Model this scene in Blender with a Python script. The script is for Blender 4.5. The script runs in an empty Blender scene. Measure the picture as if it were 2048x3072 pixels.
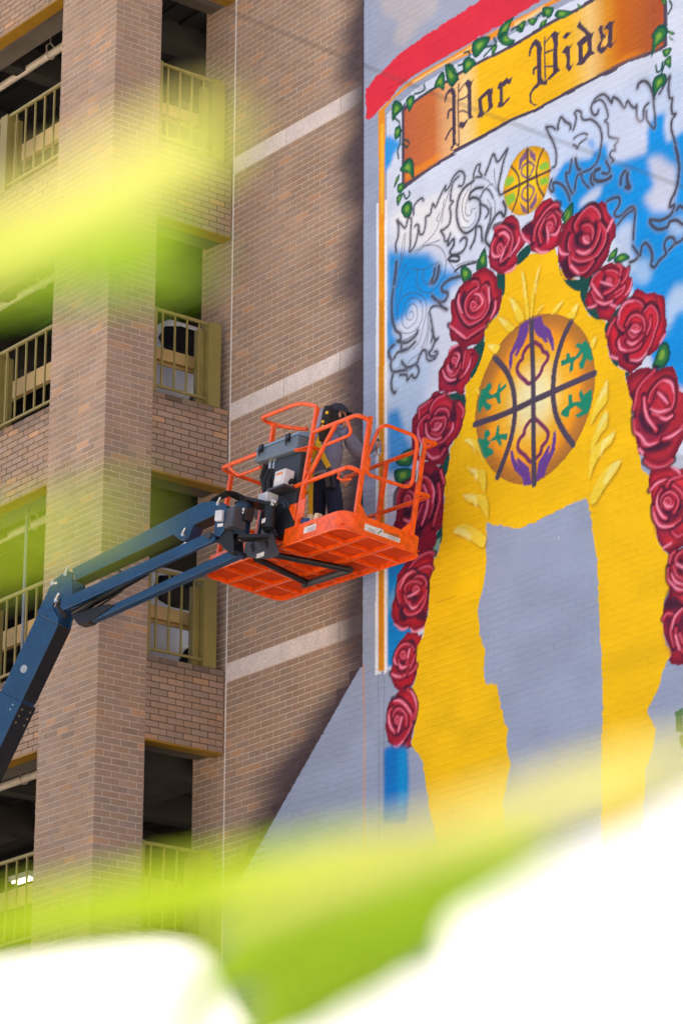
import bpy, math, random, json
import numpy as np
from mathutils import Vector, Matrix
random.seed(7); rng=np.random.default_rng(7)
SC=bpy.context.scene
# ------------------------------------------------------------------ camera
cam=bpy.data.objects.new('camera',bpy.data.cameras.new('camera')); SC.collection.objects.link(cam); SC.camera=cam
CR=Vector((.61844,.785827,.002936)); CU=Vector((.255463,-.204578,.944927)); CF=Vector((-.743149,.58363,.327269)); CP=Vector((25.5011,-16.9697,1.6))
cam.matrix_world=Matrix(((CR.x,CU.x,-CF.x,CP.x),(CR.y,CU.y,-CF.y,CP.y),(CR.z,CU.z,-CF.z,CP.z),(0,0,0,1)))
cd=cam.data; cd.sensor_fit='HORIZONTAL'; cd.sensor_width=24; cd.lens=112.94; cd.clip_start=.05; cd.clip_end=3000
cd.dof.use_dof=True; cd.dof.focus_distance=30.3; cd.dof.aperture_fstop=5.6
# ------------------------------------------------------------------ sky, sun, exposure
SUN_EL,SUN_AZ=math.radians(58),math.radians(-20)      # azimuth clockwise from +Y
w=bpy.data.worlds.new('World'); SC.world=w; w.use_nodes=True
nt=w.node_tree; sky=nt.nodes.new('ShaderNodeTexSky'); sky.sky_type='NISHITA'; sky.sun_disc=False
sky.sun_elevation=SUN_EL; sky.sun_rotation=SUN_AZ; sky.dust_density=8.0; sky.air_density=.7; sky.ozone_density=.3
bg=nt.nodes['Background']; nt.links.new(sky.outputs[0],bg.inputs[0]); bg.inputs[1].default_value=.15
sl=bpy.data.lights.new('sun','SUN'); sl.energy=2.3; sl.angle=math.radians(.6); sl.color=(1,.95,.88)
so=bpy.data.objects.new('sun',sl); SC.collection.objects.link(so)
sd=Vector((math.sin(SUN_AZ)*math.cos(SUN_EL),math.cos(SUN_AZ)*math.cos(SUN_EL),math.sin(SUN_EL)))
so.rotation_euler=sd.to_track_quat('Z','Y').to_euler(); so.location=(10,-20,40)
vs=SC.view_settings; vs.view_transform='Standard'; vs.look='None'; vs.gamma=1; vs.use_curve_mapping=False; vs.exposure=1.42
SC.render.engine='CYCLES'; SC.cycles.use_denoising=True; SC.cycles.max_bounces=8; SC.cycles.transparent_max_bounces=8
# ------------------------------------------------------------------ helpers
def lin(c):
    c=np.asarray(c,float)/255; return np.where(c<=.04045,c/12.92,((c+.055)/1.055)**2.4)
def mat(name,rgb,rough=.6,metal=0,noise=.12,scale=9,bump=0,bscale=60,attr=None,objcol=False,spec=.5,transl=0,coat=0,fine=0):
    m=bpy.data.materials.new(name); m.use_nodes=True; N=m.node_tree.nodes; K=m.node_tree.links; b=N['Principled BSDF']
    c=lin(rgb) if rgb is not None else (.5,.5,.5)
    tc=N.new('ShaderNodeTexCoord'); nz=N.new('ShaderNodeTexNoise'); nz.inputs['Scale'].default_value=scale; nz.inputs['Detail'].default_value=6; K.new(tc.outputs['Object'],nz.inputs['Vector'])
    r=N.new('ShaderNodeMapRange'); r.inputs[1].default_value=.3; r.inputs[2].default_value=.7; r.inputs[3].default_value=1-noise; r.inputs[4].default_value=1+noise; K.new(nz.outputs[0],r.inputs[0])
    mx=N.new('ShaderNodeMix'); mx.data_type='RGBA'; mx.blend_type='MULTIPLY'; mx.inputs[0].default_value=1
    if attr: a=N.new('ShaderNodeAttribute'); a.attribute_name=attr; K.new(a.outputs[0],mx.inputs[6])
    elif objcol: a=N.new('ShaderNodeObjectInfo'); K.new(a.outputs['Color'],mx.inputs[6])
    else: mx.inputs[6].default_value=(*c,1)
    K.new(r.outputs[0],mx.inputs[7]); src=mx.outputs[2]
    if fine:
        n2=N.new('ShaderNodeTexNoise'); n2.inputs['Scale'].default_value=fine; n2.inputs['Detail'].default_value=3; K.new(tc.outputs['Object'],n2.inputs['Vector'])
        r2=N.new('ShaderNodeMapRange'); r2.inputs[1].default_value=.35; r2.inputs[2].default_value=.65; r2.inputs[3].default_value=.84; r2.inputs[4].default_value=1.14; K.new(n2.outputs[0],r2.inputs[0])
        m2=N.new('ShaderNodeMix'); m2.data_type='RGBA'; m2.blend_type='MULTIPLY'; m2.inputs[0].default_value=1; K.new(src,m2.inputs[6]); K.new(r2.outputs[0],m2.inputs[7]); src=m2.outputs[2]
    K.new(src,b.inputs['Base Color']); b.inputs['Roughness'].default_value=rough; b.inputs['Metallic'].default_value=metal
    b.inputs['Specular IOR Level'].default_value=spec; b.inputs['Coat Weight'].default_value=coat
    if bump:
        nb=N.new('ShaderNodeTexNoise'); nb.inputs['Scale'].default_value=bscale; nb.inputs['Detail'].default_value=4; K.new(tc.outputs['Object'],nb.inputs['Vector'])
        bp=N.new('ShaderNodeBump'); bp.inputs['Strength'].default_value=bump; bp.inputs['Distance'].default_value=.01; K.new(nb.outputs[0],bp.inputs['Height']); K.new(bp.outputs[0],b.inputs['Normal'])
    if transl:
        t=N.new('ShaderNodeBsdfTranslucent'); K.new(src,t.inputs[0]); s=N.new('ShaderNodeMixShader'); s.inputs[0].default_value=transl; K.new(b.outputs[0],s.inputs[1]); K.new(t.outputs[0],s.inputs[2]); K.new(s.outputs[0],N['Material Output'].inputs[0])
    return m
def emit(name,rgb,s):
    m=bpy.data.materials.new(name); m.use_nodes=True; b=m.node_tree.nodes['Principled BSDF']; b.inputs['Emission Color'].default_value=(*lin(rgb),1); b.inputs['Emission Strength'].default_value=s; return m
def link(name,data,parent=None,world=True):
    o=bpy.data.objects.new(name,data); SC.collection.objects.link(o)
    if parent is not None:
        o.parent=parent
        if parent.type=='EMPTY': o.location=-parent.location
    return o
def thing(name,label,cat,loc,group=None):
    o=link(name,None); o.location=loc; o.empty_display_size=.1; return tag(o,label,cat,group)
def tag(o,label=None,cat=None,group=None,kind=None):
    for k,v in (('label',label),('category',cat),('group',group),('kind',kind)):
        if v: o[k]=v
    return o
class MB:
    def __init__(s): s.v=[]; s.f=[]; s.c=[]
    def add(s,v,f,col=None):
        n=len(s.v); s.v+=[tuple(p) for p in v]; s.f+=[tuple(i+n for i in q) for q in f]
        s.c+=[col if col is not None else (1,1,1)]*len(v); return s
    def box(s,x0,x1,y0,y1,z0,z1,col=None,T=None):
        v=[(x,y,z) for x in (x0,x1) for y in (y0,y1) for z in (z0,z1)]
        if T: v=[T(*p) for p in v]
        return s.add(v,[(0,1,3,2),(4,6,7,5),(0,4,5,1),(2,3,7,6),(0,2,6,4),(1,5,7,3)],col)
    def prism(s,pts,d,col=None):
        n=len(pts); a=[Vector(p) for p in pts]; b=[p+Vector(d) for p in a]
        return s.add(a+b,[tuple(range(n))[::-1],tuple(range(n,2*n))]+[(i,(i+1)%n,(i+1)%n+n,i+n) for i in range(n)],col)
    def tube(s,path,r,n=8,closed=False,col=None,rr=None,cap=True):
        P=[Vector(p) for p in path]; m=len(P); V=[]; up=None
        for i,p in enumerate(P):
            t=((P[(i+1)%m]-P[i-1]) if closed or 0<i<m-1 else (P[1]-P[0] if i==0 else P[-1]-P[-2])).normalized()
            if up is None: up=t.orthogonal().normalized()
            up=(up-t*up.dot(t)).normalized(); q=t.cross(up); R=rr[i] if rr else r
            V+=[p+(up*math.cos(a)+q*math.sin(a))*R for a in (2*math.pi*(k+.5)/n for k in range(n))]
        F=[(i*n+k,i*n+(k+1)%n,((i+1)%m)*n+(k+1)%n,((i+1)%m)*n+k) for i in range(m if closed else m-1) for k in range(n)]
        if not closed and cap: F+=[tuple(range(n))[::-1],tuple(range((m-1)*n,m*n))]
        return s.add(V,F,col)
    def cyl(s,a,b,r,n=14,col=None): return s.tube([a,b],r,n,col=col)
    def ball(s,c,r,n=10,m=7,sc=(1,1,1),col=None):
        V=[];F=[]
        for i in range(m+1):
            for k in range(n):
                t=math.pi*i/m; p=2*math.pi*k/n; V.append((c[0]+r*sc[0]*math.sin(t)*math.cos(p),c[1]+r*sc[1]*math.sin(t)*math.sin(p),c[2]+r*sc[2]*math.cos(t)))
        for i in range(m):
            for k in range(n): F.append((i*n+k,(i+1)*n+k,(i+1)*n+(k+1)%n,i*n+(k+1)%n))
        return s.add(V,F,col)
    def build(s,name,m,parent=None,smooth=False,bevel=0,colattr=False):
        me=bpy.data.meshes.new(name); me.from_pydata(s.v,[],s.f); me.validate(); me.materials.append(m)
        if colattr:
            a=me.attributes.new('Col','FLOAT_COLOR','POINT'); a.data.foreach_set('color',np.concatenate([np.array(s.c,np.float32),np.ones((len(s.c),1),np.float32)],1).ravel())
        if smooth: me.polygons.foreach_set('use_smooth',[True]*len(me.polygons)); me.set_sharp_from_angle(angle=math.radians(40))
        me.update(); o=link(name,me,parent)
        if bevel: bm=o.modifiers.new('bevel','BEVEL'); bm.width=bevel; bm.segments=2; bm.limit_method='ANGLE'; bm.harden_normals=False
        return o
def fil(path,r,n=5):
    P=[Vector(p) for p in path]; o=[P[0]]
    for a,b,c in zip(P,P[1:],P[2:]):
        u=(a-b); v=(c-b); q=min(r,u.length*.49,v.length*.49); s=b+u.normalized()*q; e=b+v.normalized()*q
        o+=[(1-t)**2*s+2*t*(1-t)*b+t*t*e for t in (i/n for i in range(n+1))]
    return o+[P[-1]]
# ------------------------------------------------------------------ materials
M_brick=mat('brick',None,.9,attr='Col',noise=.13,scale=1.7,bump=.25,bscale=220,fine=160)
M_brick1=mat('brick_single',None,.9,objcol=True,noise=.08,scale=6,bump=.25,bscale=220,fine=160)
M_mortar=mat('mortar',(198,180,164),.95,noise=.14,scale=2.2,bump=.3,bscale=90)
M_mortar_w=mat('wall_mortar',None,.95,attr='Col',noise=.08,scale=4,bump=.2)
M_mortar_d=mat('old_mortar',(104,88,78),.95,noise=.4,scale=2.2,bump=.3,bscale=90)
M_stone=mat('cast_stone',(190,176,168),.85,attr='Col',noise=.08,scale=5,bump=.2,bscale=120,fine=60)
M_mural=mat('painted_brick',None,.7,spec=.22,attr='Col',noise=.035,scale=1.8,bump=.04,bscale=60)
M_stone2=mat('grey_wall_paint',(146,160,188),.7,noise=.06)
M_seal=mat('sealant',(230,226,222),.6,noise=.05)
M_lintel=mat('mustard_steel',(150,112,28),.45,noise=.1)
M_olive=mat('olive_steel',(138,126,70),.42,noise=.06)
M_conc=mat('concrete',(96,88,78),.9,noise=.15,scale=3,bump=.2)
M_beam=mat('shaded_beam',(46,42,38),.9,noise=.2,scale=3)  # interior gloom put into the cross beam colour, edge beams stay lighter
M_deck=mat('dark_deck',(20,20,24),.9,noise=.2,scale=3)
M_tan=mat('tan_guard',(196,166,110),.55,noise=.06)
M_pipe=mat('white_pipe',(196,184,168),.6,noise=.12,scale=14)
M_galv=mat('galvanised',(150,152,156),.35,metal=.7,noise=.1)
M_org=mat('orange_paint',(246,90,9),.34,noise=.09,scale=7,coat=.25,fine=22)
M_mesh=mat('orange_mesh',(222,74,8),.6,noise=.1)
M_blue=mat('blue_paint',(16,64,102),.32,noise=.13,scale=5,fine=30,coat=.2)
M_blk=mat('black_steel',(24,24,27),.38,noise=.15)
M_dgrey=mat('dark_grey_steel',(58,58,64),.4,noise=.1)
M_cons=mat('console_grey',(98,112,126),.4,noise=.06)
M_chrome=mat('zinc_pin',(206,204,200),.25,metal=.9,noise=.08)
M_wht=mat('white_box',(206,206,210),.45,noise=.05)
M_label=mat('label_white',(222,220,220),.5,noise=.03)
M_ink=mat('label_ink',(40,36,40),.6)
M_lab_o=mat('label_orange',(240,120,20),.5)
M_lab_y=mat('label_yellow',(236,196,20),.5)
M_yel=mat('yellow_web',(236,184,10),.7,noise=.1,bump=.3,bscale=300)
M_rub=mat('rubber',(18,18,20),.7)
M_hood=mat('grey_fleece',(116,118,140),.95,noise=.14,scale=18,bump=.4,bscale=40)
M_jean=mat('dark_denim',(24,34,62),.9,noise=.2,scale=20,bump=.2)
M_skin=mat('skin',(196,140,112),.55,noise=.08)
M_cap=mat('navy_cap',(46,48,62),.9,noise=.1)
M_glass=mat('tinted_glass',(30,30,34),.08,noise=.02,spec=.6)
M_carw=mat('white_car_paint',(214,216,222),.25,noise=.02,coat=.5)
PAL=[lin(c) for c in ((178,149,128),(174,147,128),(170,148,133),(180,150,126),(167,145,131),(178,146,122),(174,150,134),(171,142,121),(181,153,132),(165,143,127))]
_m=np.mean(PAL,0); PAL=[_m+(c-_m)*.8 for c in PAL]; PAL=[c*np.array((.88,.885,.865)) for c in PAL]
ORA=lin((186,148,116))
def bcol():
    q=random.random(); c=ORA if q<.04 else PAL[int(random.random()*len(PAL))]
    return np.array(c)*random.uniform(.93,1.05)
# ------------------------------------------------------------------ the setting below the picture
g=MB(); g.box(-400,400,-400,400,-.3,0); tag(g.build('pavement',mat('pavement',(184,174,158),.9,noise=.15,scale=.6,bump=.2)),kind='structure')
# ------------------------------------------------------------------ parking garage
CO=.067733; BL=.2032; J=.012; H=42*CO; D=1.5636; PW,PD=1.0509,.5835
ZB=lambda k:10.8636+k*H
SB=lambda k:9.912+k*H
ST=lambda k:SB(k)+13*CO
LEV=range(-3,4)
G=thing('parking_garage','brown brick parking garage with open decks and a painted mural wall','building',(0,0,0))
def brick_box(mb,x0,x1,y0,y1,z0,z1,col): mb.box(x0,x1,y0,y1,z0,z1,col)
unit=MB(); unit.box(-.5,.5,-.5,.5,-.5,.5); one_cache={}
def one_brick(x0,x1,y0,y1,z0,z1,col,parent):
    key=tuple(round(v,3) for v in (x1-x0,y1-y0,z1-z0))
    if key not in one_cache:
        a,b,c=key; m=MB(); m.box(-a/2,a/2,-b/2,b/2,-c/2,c/2); me=bpy.data.meshes.new('brick'); me.from_pydata(m.v,[],m.f); me.materials.append(M_brick1); one_cache[key]=me
    o=link('brick',one_cache[key],parent); o.location=((x0+x1)/2,(y0+y1)/2,(z0+z1)/2); o.color=(*[float(v) for v in col],1)
singles=0
# corner pillar
pil=MB(); pil.box(-PW+.004,-.003,.003,PD-.004,0,21); pil=pil.build('corner_pillar',M_mortar,G)
st=MB(); T=.09
nco=int(21/CO)
z_off=ZB(0)-math.floor(ZB(0)/CO)*CO
for m in range(nco):
    z0=z_off+m*CO+J; z1=z_off+(m+1)*CO; ev=m%2==0
    x=0 if ev else -(BL/2)
    runs=[]
    while x>-PW+.02:
        x1=max(x-(BL-J),-PW); runs.append(('f',x1,x)); x-=BL
    y=BL/2 if ev else 0
    while y<PD-.02:
        y1=min(y+BL-J,PD); runs.append(('r',y,y1)); y+=BL
    dirt=1-.25*max(0,math.sin(z0*2.1))*random.random()
    for kind,a,b in runs:
        p=random.uniform(-.002,.002); c=bcol()*(dirt if random.random()<.3 else 1)
        bx=(a,b,p,p+T,z0,z1) if kind=='f' else (-T-p,-p,a,b,z0,z1)
        if kind=='f': bx=(a,b if b<-.05 else b-.0,p,p+T,z0,z1)
        if 8.55<z0<10.62: one_brick(*bx,c,pil); singles+=1
        else: st.box(*bx,c)
tag(st.build('brickwork',M_brick,pil,colattr=True),kind='stuff')
# spandrels: right side (plane X=0) and left facade (plane Y=0)
XL=-6.2
def spandrel(k,side):
    global singles
    z0,z1=SB(k),ST(k); mb=MB()
    if side=='r': mb.box(-.2,-.022,PD+.002,D-.012,z0+.002,z1-.004)
    else: mb.box(XL,-PW-.002,.022,.2,z0+.002,z1-.004)
    s=mb.build('spandrel',M_mortar_d,G); stf=MB()
    for m in range(13):
        a0=z0+m*CO+J*.6; a1=z0+(m+1)*CO-J*.4; off=(BL*.36 if m%2 else BL*.86)
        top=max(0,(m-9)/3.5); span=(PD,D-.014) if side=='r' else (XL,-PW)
        e=span[0]; q=span[0]+off-BL
        while q<span[1]-.012:
            b0=max(q,span[0]+.003); b1=min(q+BL-J,span[1]); q+=BL
            if b1-b0<.02: continue
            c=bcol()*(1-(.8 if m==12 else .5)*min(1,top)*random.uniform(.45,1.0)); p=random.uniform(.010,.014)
            bx=(-p-.09,-p,b0,b1,a0,a1) if side=='r' else (b0,b1,p,p+.09,a0,a1)
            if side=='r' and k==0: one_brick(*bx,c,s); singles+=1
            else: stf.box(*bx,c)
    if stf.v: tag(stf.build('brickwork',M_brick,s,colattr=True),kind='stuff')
    lm=MB()
    if side=='r': lm.box(-.15,.004,PD+.003,D-.02,z0-.014,z0-.003); lm.box(-.004,.004,PD+.003,D-.02,z0-.003,z0+.006)
    else: lm.box(XL,-PW-.003,-.004,.15,z0-.014,z0-.003); lm.box(XL,-PW-.003,-.004,.004,z0-.003,z0+.006)
    lm.build('lintel',M_lintel,s)
for k in LEV: spandrel(k,'r'); spandrel(k,'l')
# second pillar out of the picture closes the left bay
p2=MB(); p2.box(XL-1.05,XL,.0,.58,0,21); p2.build('far_pillar',mat('far_brick',(160,130,116),.9,noise=.15,scale=20),G)
# decks, beams behind the spandrels, ceilings, back walls
for k in LEV:
    z=SB(k); d=MB(); d.box(-14,-.47,.47,14,z+.42,z+.76); d.box(-.47,-.21,.21,14,z+.5,z+.74); d.box(-14,-.47,.21,.47,z+.5,z+.74); d.box(-.21,-.02,D+.3,14,z+.45,z+.75)
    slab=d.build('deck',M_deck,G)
    b=MB(); b.box(-.47,-.21,.5,D+.3,z+.03,z+.42); b.box(XL,-.5,.21,.47,z+.03,z+.42); b.build('edge_beam',M_conc,G)
    for x in (-1.55,-3.1,-4.7):
        b=MB(); b.box(x-.1,x+.1,.48,13.9,z+.1,z+.418); b.build('cross_beam',M_beam,G)
    for y in (2.4,5.0):
        b=MB(); b.box(-13.9,-.25,y-.13,y+.13,z+.14,z+.417); b.build('cross_beam',M_beam,G)
    rb=MB()
    for i in range(26): rb.box(-13.8,-.5,.62+i*.3,.72+i*.3,z+.385,z+.419)
    tag(rb.build('deck_rib',M_deck,slab),kind='stuff')
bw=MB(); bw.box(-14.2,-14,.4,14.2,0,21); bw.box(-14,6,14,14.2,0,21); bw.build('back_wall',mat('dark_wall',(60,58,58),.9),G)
ex=MB(); ex.box(7.216,16,D+.002,D+.3,0,21); ex.build('side_wall',M_stone2,G); ex=MB(); ex.box(.03,7.21,D-.006,D+.004,0,6.93); ex.build('lower_wall_paint',M_stone2,G)
rt=MB(); rt.box(-14,16,2.0,14,20.6,21); rt.build('roof',M_conc,G)
# railings
def railing(k,side):
    z=ST(k); r=tag(link('railing',None,G)); r.empty_display_size=.1
    P=(lambda a,d,zz:(-d,a,zz)) if side=='r' else (lambda a,d,zz:(a,d,zz))
    def bx(name,a0,a1,d0,d1,z0,z1,m=M_olive):
        q=MB(); q.box(a0,a1,d0,d1,z0,z1,T=P); return q.build(name,m,r)
    if side=='r':
        segs=[(.590,1.29,[.716,.873,1.028,1.183],(1.292,1.447),(.588,.632))]
    else:
        segs=[(-2.134,-1.056,[-1.238,-1.425,-1.614,-1.804,-1.99],(-2.273,-2.134),(-1.072,-1.054)),(-3.4,-2.29,[-2.48,-2.67,-2.86,-3.05,-3.24],(-3.55,-3.4),(-2.29,-2.275))]
    for a0,a1,bal,wide,jamb in segs:
        bx('top_rail',a0,a1,.03,.062,z+.905,z+.937); bx('bottom_rail',a0,a1,.034,.058,z+.062,z+.086)
        for a in bal: bx('baluster',a-.0085,a+.0085,.037,.055,z+.086,z+.905)
        bx('post',wide[0],wide[1],.012,.022,z+.002,z+.945)
        bx('post_flange',(wide[0]+.002) if side=='r' else wide[1]-.012,(wide[0]+.012) if side=='r' else wide[1]-.002,.022,.16,z+.002,z+.94)
        e0,e1=(wide[0]-.088,wide[0]-.002) if side=='r' else (wide[1]+.002,wide[1]+.088)
        bx('inner_post',e0,e1,.10,.16,z-.1,z+.86)
        bx('jamb_post',jamb[0],jamb[1],.02,.06,z+.002,z+.945)
for k in LEV: railing(k,'r'); railing(k,'l')
for k in LEV:
    q=MB(); q.box(-.4,-.34,.6,D+3,ST(k)+.52,ST(k)+.65); q.box(-.42,-.4,.6,D+3,ST(k)+.49,ST(k)+.68); q.build('guard_beam',M_tan,G)
    q=MB(); q.box(-12,-.62,.34,.40,ST(k)+.54,ST(k)+.74); q.build('guard_beam',M_tan,G)
# main wall: unpainted brick left of the mural, stone bands, sealant, plain mass behind
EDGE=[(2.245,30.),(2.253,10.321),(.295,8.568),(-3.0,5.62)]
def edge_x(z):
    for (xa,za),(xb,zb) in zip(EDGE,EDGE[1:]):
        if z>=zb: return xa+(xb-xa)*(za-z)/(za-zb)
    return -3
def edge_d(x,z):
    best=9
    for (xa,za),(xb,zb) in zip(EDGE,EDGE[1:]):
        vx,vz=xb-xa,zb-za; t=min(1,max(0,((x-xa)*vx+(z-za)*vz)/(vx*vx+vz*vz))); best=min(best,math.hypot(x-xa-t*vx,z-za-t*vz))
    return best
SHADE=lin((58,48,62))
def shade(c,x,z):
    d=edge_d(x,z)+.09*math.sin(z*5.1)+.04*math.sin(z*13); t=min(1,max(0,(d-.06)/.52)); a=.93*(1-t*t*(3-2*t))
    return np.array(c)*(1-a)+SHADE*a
wl=MB(); wl.box(-.548,7.2135,D+.0055,D+.30,0,21); wall=wl.build('main_wall',M_mortar,G)
ZLO,ZHI=6.95,18.62
mw=MB(); gx=np.linspace(-.547,2.34,30); gz=np.arange(6.0,20.9,.1); nX=len(gx)
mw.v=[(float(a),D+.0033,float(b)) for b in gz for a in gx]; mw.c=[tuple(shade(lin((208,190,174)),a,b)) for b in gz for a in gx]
mw.f=[(j*nX+i,j*nX+i+1,(j+1)*nX+i+1,(j+1)*nX+i) for j in range(len(gz)-1) for i in range(nX-1)]
mw.build('mortar_bed',M_mortar_w,wall,colattr=True)
stw=MB()
def cbox(mb,x0,x1,y0,y1,z0,z1,c):
    n=len(mb.v); mb.box(x0,x1,y0,y1,z0,z1); 
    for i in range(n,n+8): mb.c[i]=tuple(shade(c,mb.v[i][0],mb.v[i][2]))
M0=math.ceil((ZLO-ZB(0))/CO); M1=math.floor((ZHI-ZB(0))/CO)
def hb_start(m):
    z=ZB(0)+m*CO
    return max(0,math.floor((min(edge_x(z),edge_x(z+CO))-.012)/BL)*2) if z<10.46 else 22
for m in range(-160,150):
    z0=ZB(0)+m*CO+J*.5; z1=ZB(0)+(m+1)*CO-J*.5
    lim=7.2 if (m<M0 or m>=M1) else hb_start(m)*BL/2-.004
    if m<M0 and z0<8: lim=min(lim,max(edge_x(z0),-.54))
    band=(m%42)>=39
    x=-.548-(BL/2 if m%2 else 0)
    x=math.floor(x/BL)*BL+(BL/2 if m%2 else 0)
    while x<lim-.02:
        a=max(x+J*.5,-.548); b=min(x+BL-J*.5,lim); x+=BL
        if b-a<.015: continue
        if band and b>.02: 
            if a<.0: b=0.0
            else: continue
        cbox(stw,a,b,D+random.uniform(-.0015,.0015),D+.06,z0,z1,bcol())
tag(stw.build('brickwork',M_brick,wall,colattr=True),kind='stuff')
for k in LEV:
    xs=[.016,.943,1.878,2.2322]
    if k<0: xs=[x for x in xs if x<edge_x(ZB(k))]+[max(.03,hb_start(int(round((ZB(k)-.2-ZB(0))/CO)))*BL/2-.004)] if k==-1 else [.016,.943]
    for a,b in zip(xs,xs[1:]):
        if b-a<.1: continue
        q=MB(); n=10
        for i in range(n):
            u=a+(b-a)*i/n; v=a+(b-a)*(i+1)/n; j=len(q.v); q.box(u+(.005 if i==0 else 0),v-(.005 if i==n-1 else 0),D-.003,D+.06,ZB(k)-.197,ZB(k)-.007)
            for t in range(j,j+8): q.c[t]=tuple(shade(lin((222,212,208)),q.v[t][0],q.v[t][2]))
        q.build('band_stone',M_stone,wall,colattr=True)
q=MB(); q.box(.001,.018,D-.004,D+.02,0,20.5); q.build('sealant_joint',M_seal,wall)
# ------------------------------------------------------------------ mural, painted over the brick relief
def smooth(p,closed):
    n=len(p)
    if n<3: return p
    q=np.concatenate([p[-1:],p,p[:2]]) if closed else np.concatenate([2*p[:1]-p[1:2],p,2*p[-1:]-p[-2:-1]])
    o=[]
    for i in range(1,len(q)-2):
        a,b,c,d=q[i-1:i+3]
        for t in (0,.25,.5,.75): o.append(.5*((2*b)+(c-a)*t+(2*a-5*b+4*c-d)*t*t+(3*b-a-3*c+d)*t**3))
    if not closed: o.append(q[-2])
    return np.array(o)
def box(m,r):
    if r<1: return m
    for ax in (0,1):
        m=np.moveaxis(m,ax,0); k=2*r+1
        c=np.cumsum(np.concatenate([np.repeat(m[:1],r+1,0),m,np.repeat(m[-1:],r,0)]),0)
        m=np.moveaxis((c[k:]-c[:-k])/k,0,ax)
    return m
def paint(cmds,x0,z0,nx,nz,cell):
    """canvas (nz,nx,4) in linear colour, alpha = painted"""
    img=np.zeros((nz,nx,4),np.float32)
    for c in cmds:
        k,col,soft,a,sm,pts=c[:6]; p=np.array(pts,float).reshape(-1,2)/1000
        if sm: p=smooth(p,k!='S')
        if k=='P' and len(c)>6 and c[6]=='rag':      # ragged brush edge
            o=[]; g=np.random.default_rng(3)
            for A,B in zip(p,np.roll(p,-1,0)):
                n=max(1,int(np.hypot(*(B-A))/.035)); t=np.arange(n)[:,None]/n; q=A+(B-A)*t; q[1:]+=g.normal(0,.007,(n-1,2)); o.append(q)
            p=np.concatenate(o); c=c[:6]
        p=(p-[x0,z0])/cell
        r=int(round(soft*.0006/cell)); w=(c[6]/1000/cell/2 if k=='S' else 0); pad=int(3*r+w+3)
        lo=np.maximum(np.floor(p.min(0)).astype(int)-pad,0); hi=np.minimum(np.ceil(p.max(0)).astype(int)+pad,[nx,nz])
        if (hi<=lo).any(): continue
        X=np.arange(lo[0],hi[0])[None,:]+.5; Z=np.arange(lo[1],hi[1])[:,None]+.5
        if k=='S':
            d=np.full((len(Z),X.shape[1]),1e9,np.float32); n=len(p)-1
            for i in range(n):
                A,B=p[i],p[i+1]; ww=w
                if c[7]: ww=w*(.35+.65*np.sin(np.pi*(i+.5)/n))
                l=max(0,int(min(A[0],B[0])-lo[0]-w-r-3)); h=int(max(A[0],B[0])-lo[0]+w+r+4); b=max(0,int(min(A[1],B[1])-lo[1]-w-r-3)); t=int(max(A[1],B[1])-lo[1]+w+r+4)
                v=B-A; q=X[:,l:h]-A[0]; s=Z[b:t]-A[1]; u=np.clip((q*v[0]+s*v[1])/max(v@v,1e-9),0,1)
                dd=np.hypot(q-u*v[0],s-u*v[1])-ww; d[b:t,l:h]=np.minimum(d[b:t,l:h],dd)
            m=np.clip(.5-d/(1+r*.7),0,1)
        else:
            m=np.zeros((len(Z),X.shape[1]),bool)
            for i in range(len(p)):
                (ax,az),(bx,bz)=p[i-1],p[i]
                if az==bz: continue
                m^=((az>Z)!=(bz>Z))&(X<(bx-ax)*(Z-az)/(bz-az)+ax)
            m=m.astype(np.float32); m=box(box(m,max(r,0)),r) if r else box(m,0)
        if k=='P' and len(c)>6:
            s=np.array(c[6],float); o=np.argsort(s[:,0]); s=s[o]; xs=x0+X[0]*cell
            C=np.stack([np.interp(xs,s[:,0]/1000,lin(s[:,j])) for j in (1,2,3)],-1)[None]
        elif k=='R':
            cx,cz,rx,rz=np.array(c[6],float)/1000; t=np.hypot((x0+X*cell-cx)/rx,(z0+Z*cell-cz)/rz); s=np.array(c[7],float)
            C=np.stack([np.interp(t,s[:,0],lin(s[:,j])) for j in (1,2,3)],-1)
        else: C=lin(col)
        m=(m*a)[...,None]; R=img[lo[1]:hi[1],lo[0]:hi[0]]
        R[...,:3]=R[...,:3]*(1-m)+C*m; R[...,3:]=np.maximum(R[...,3:],m)
    return img
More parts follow.
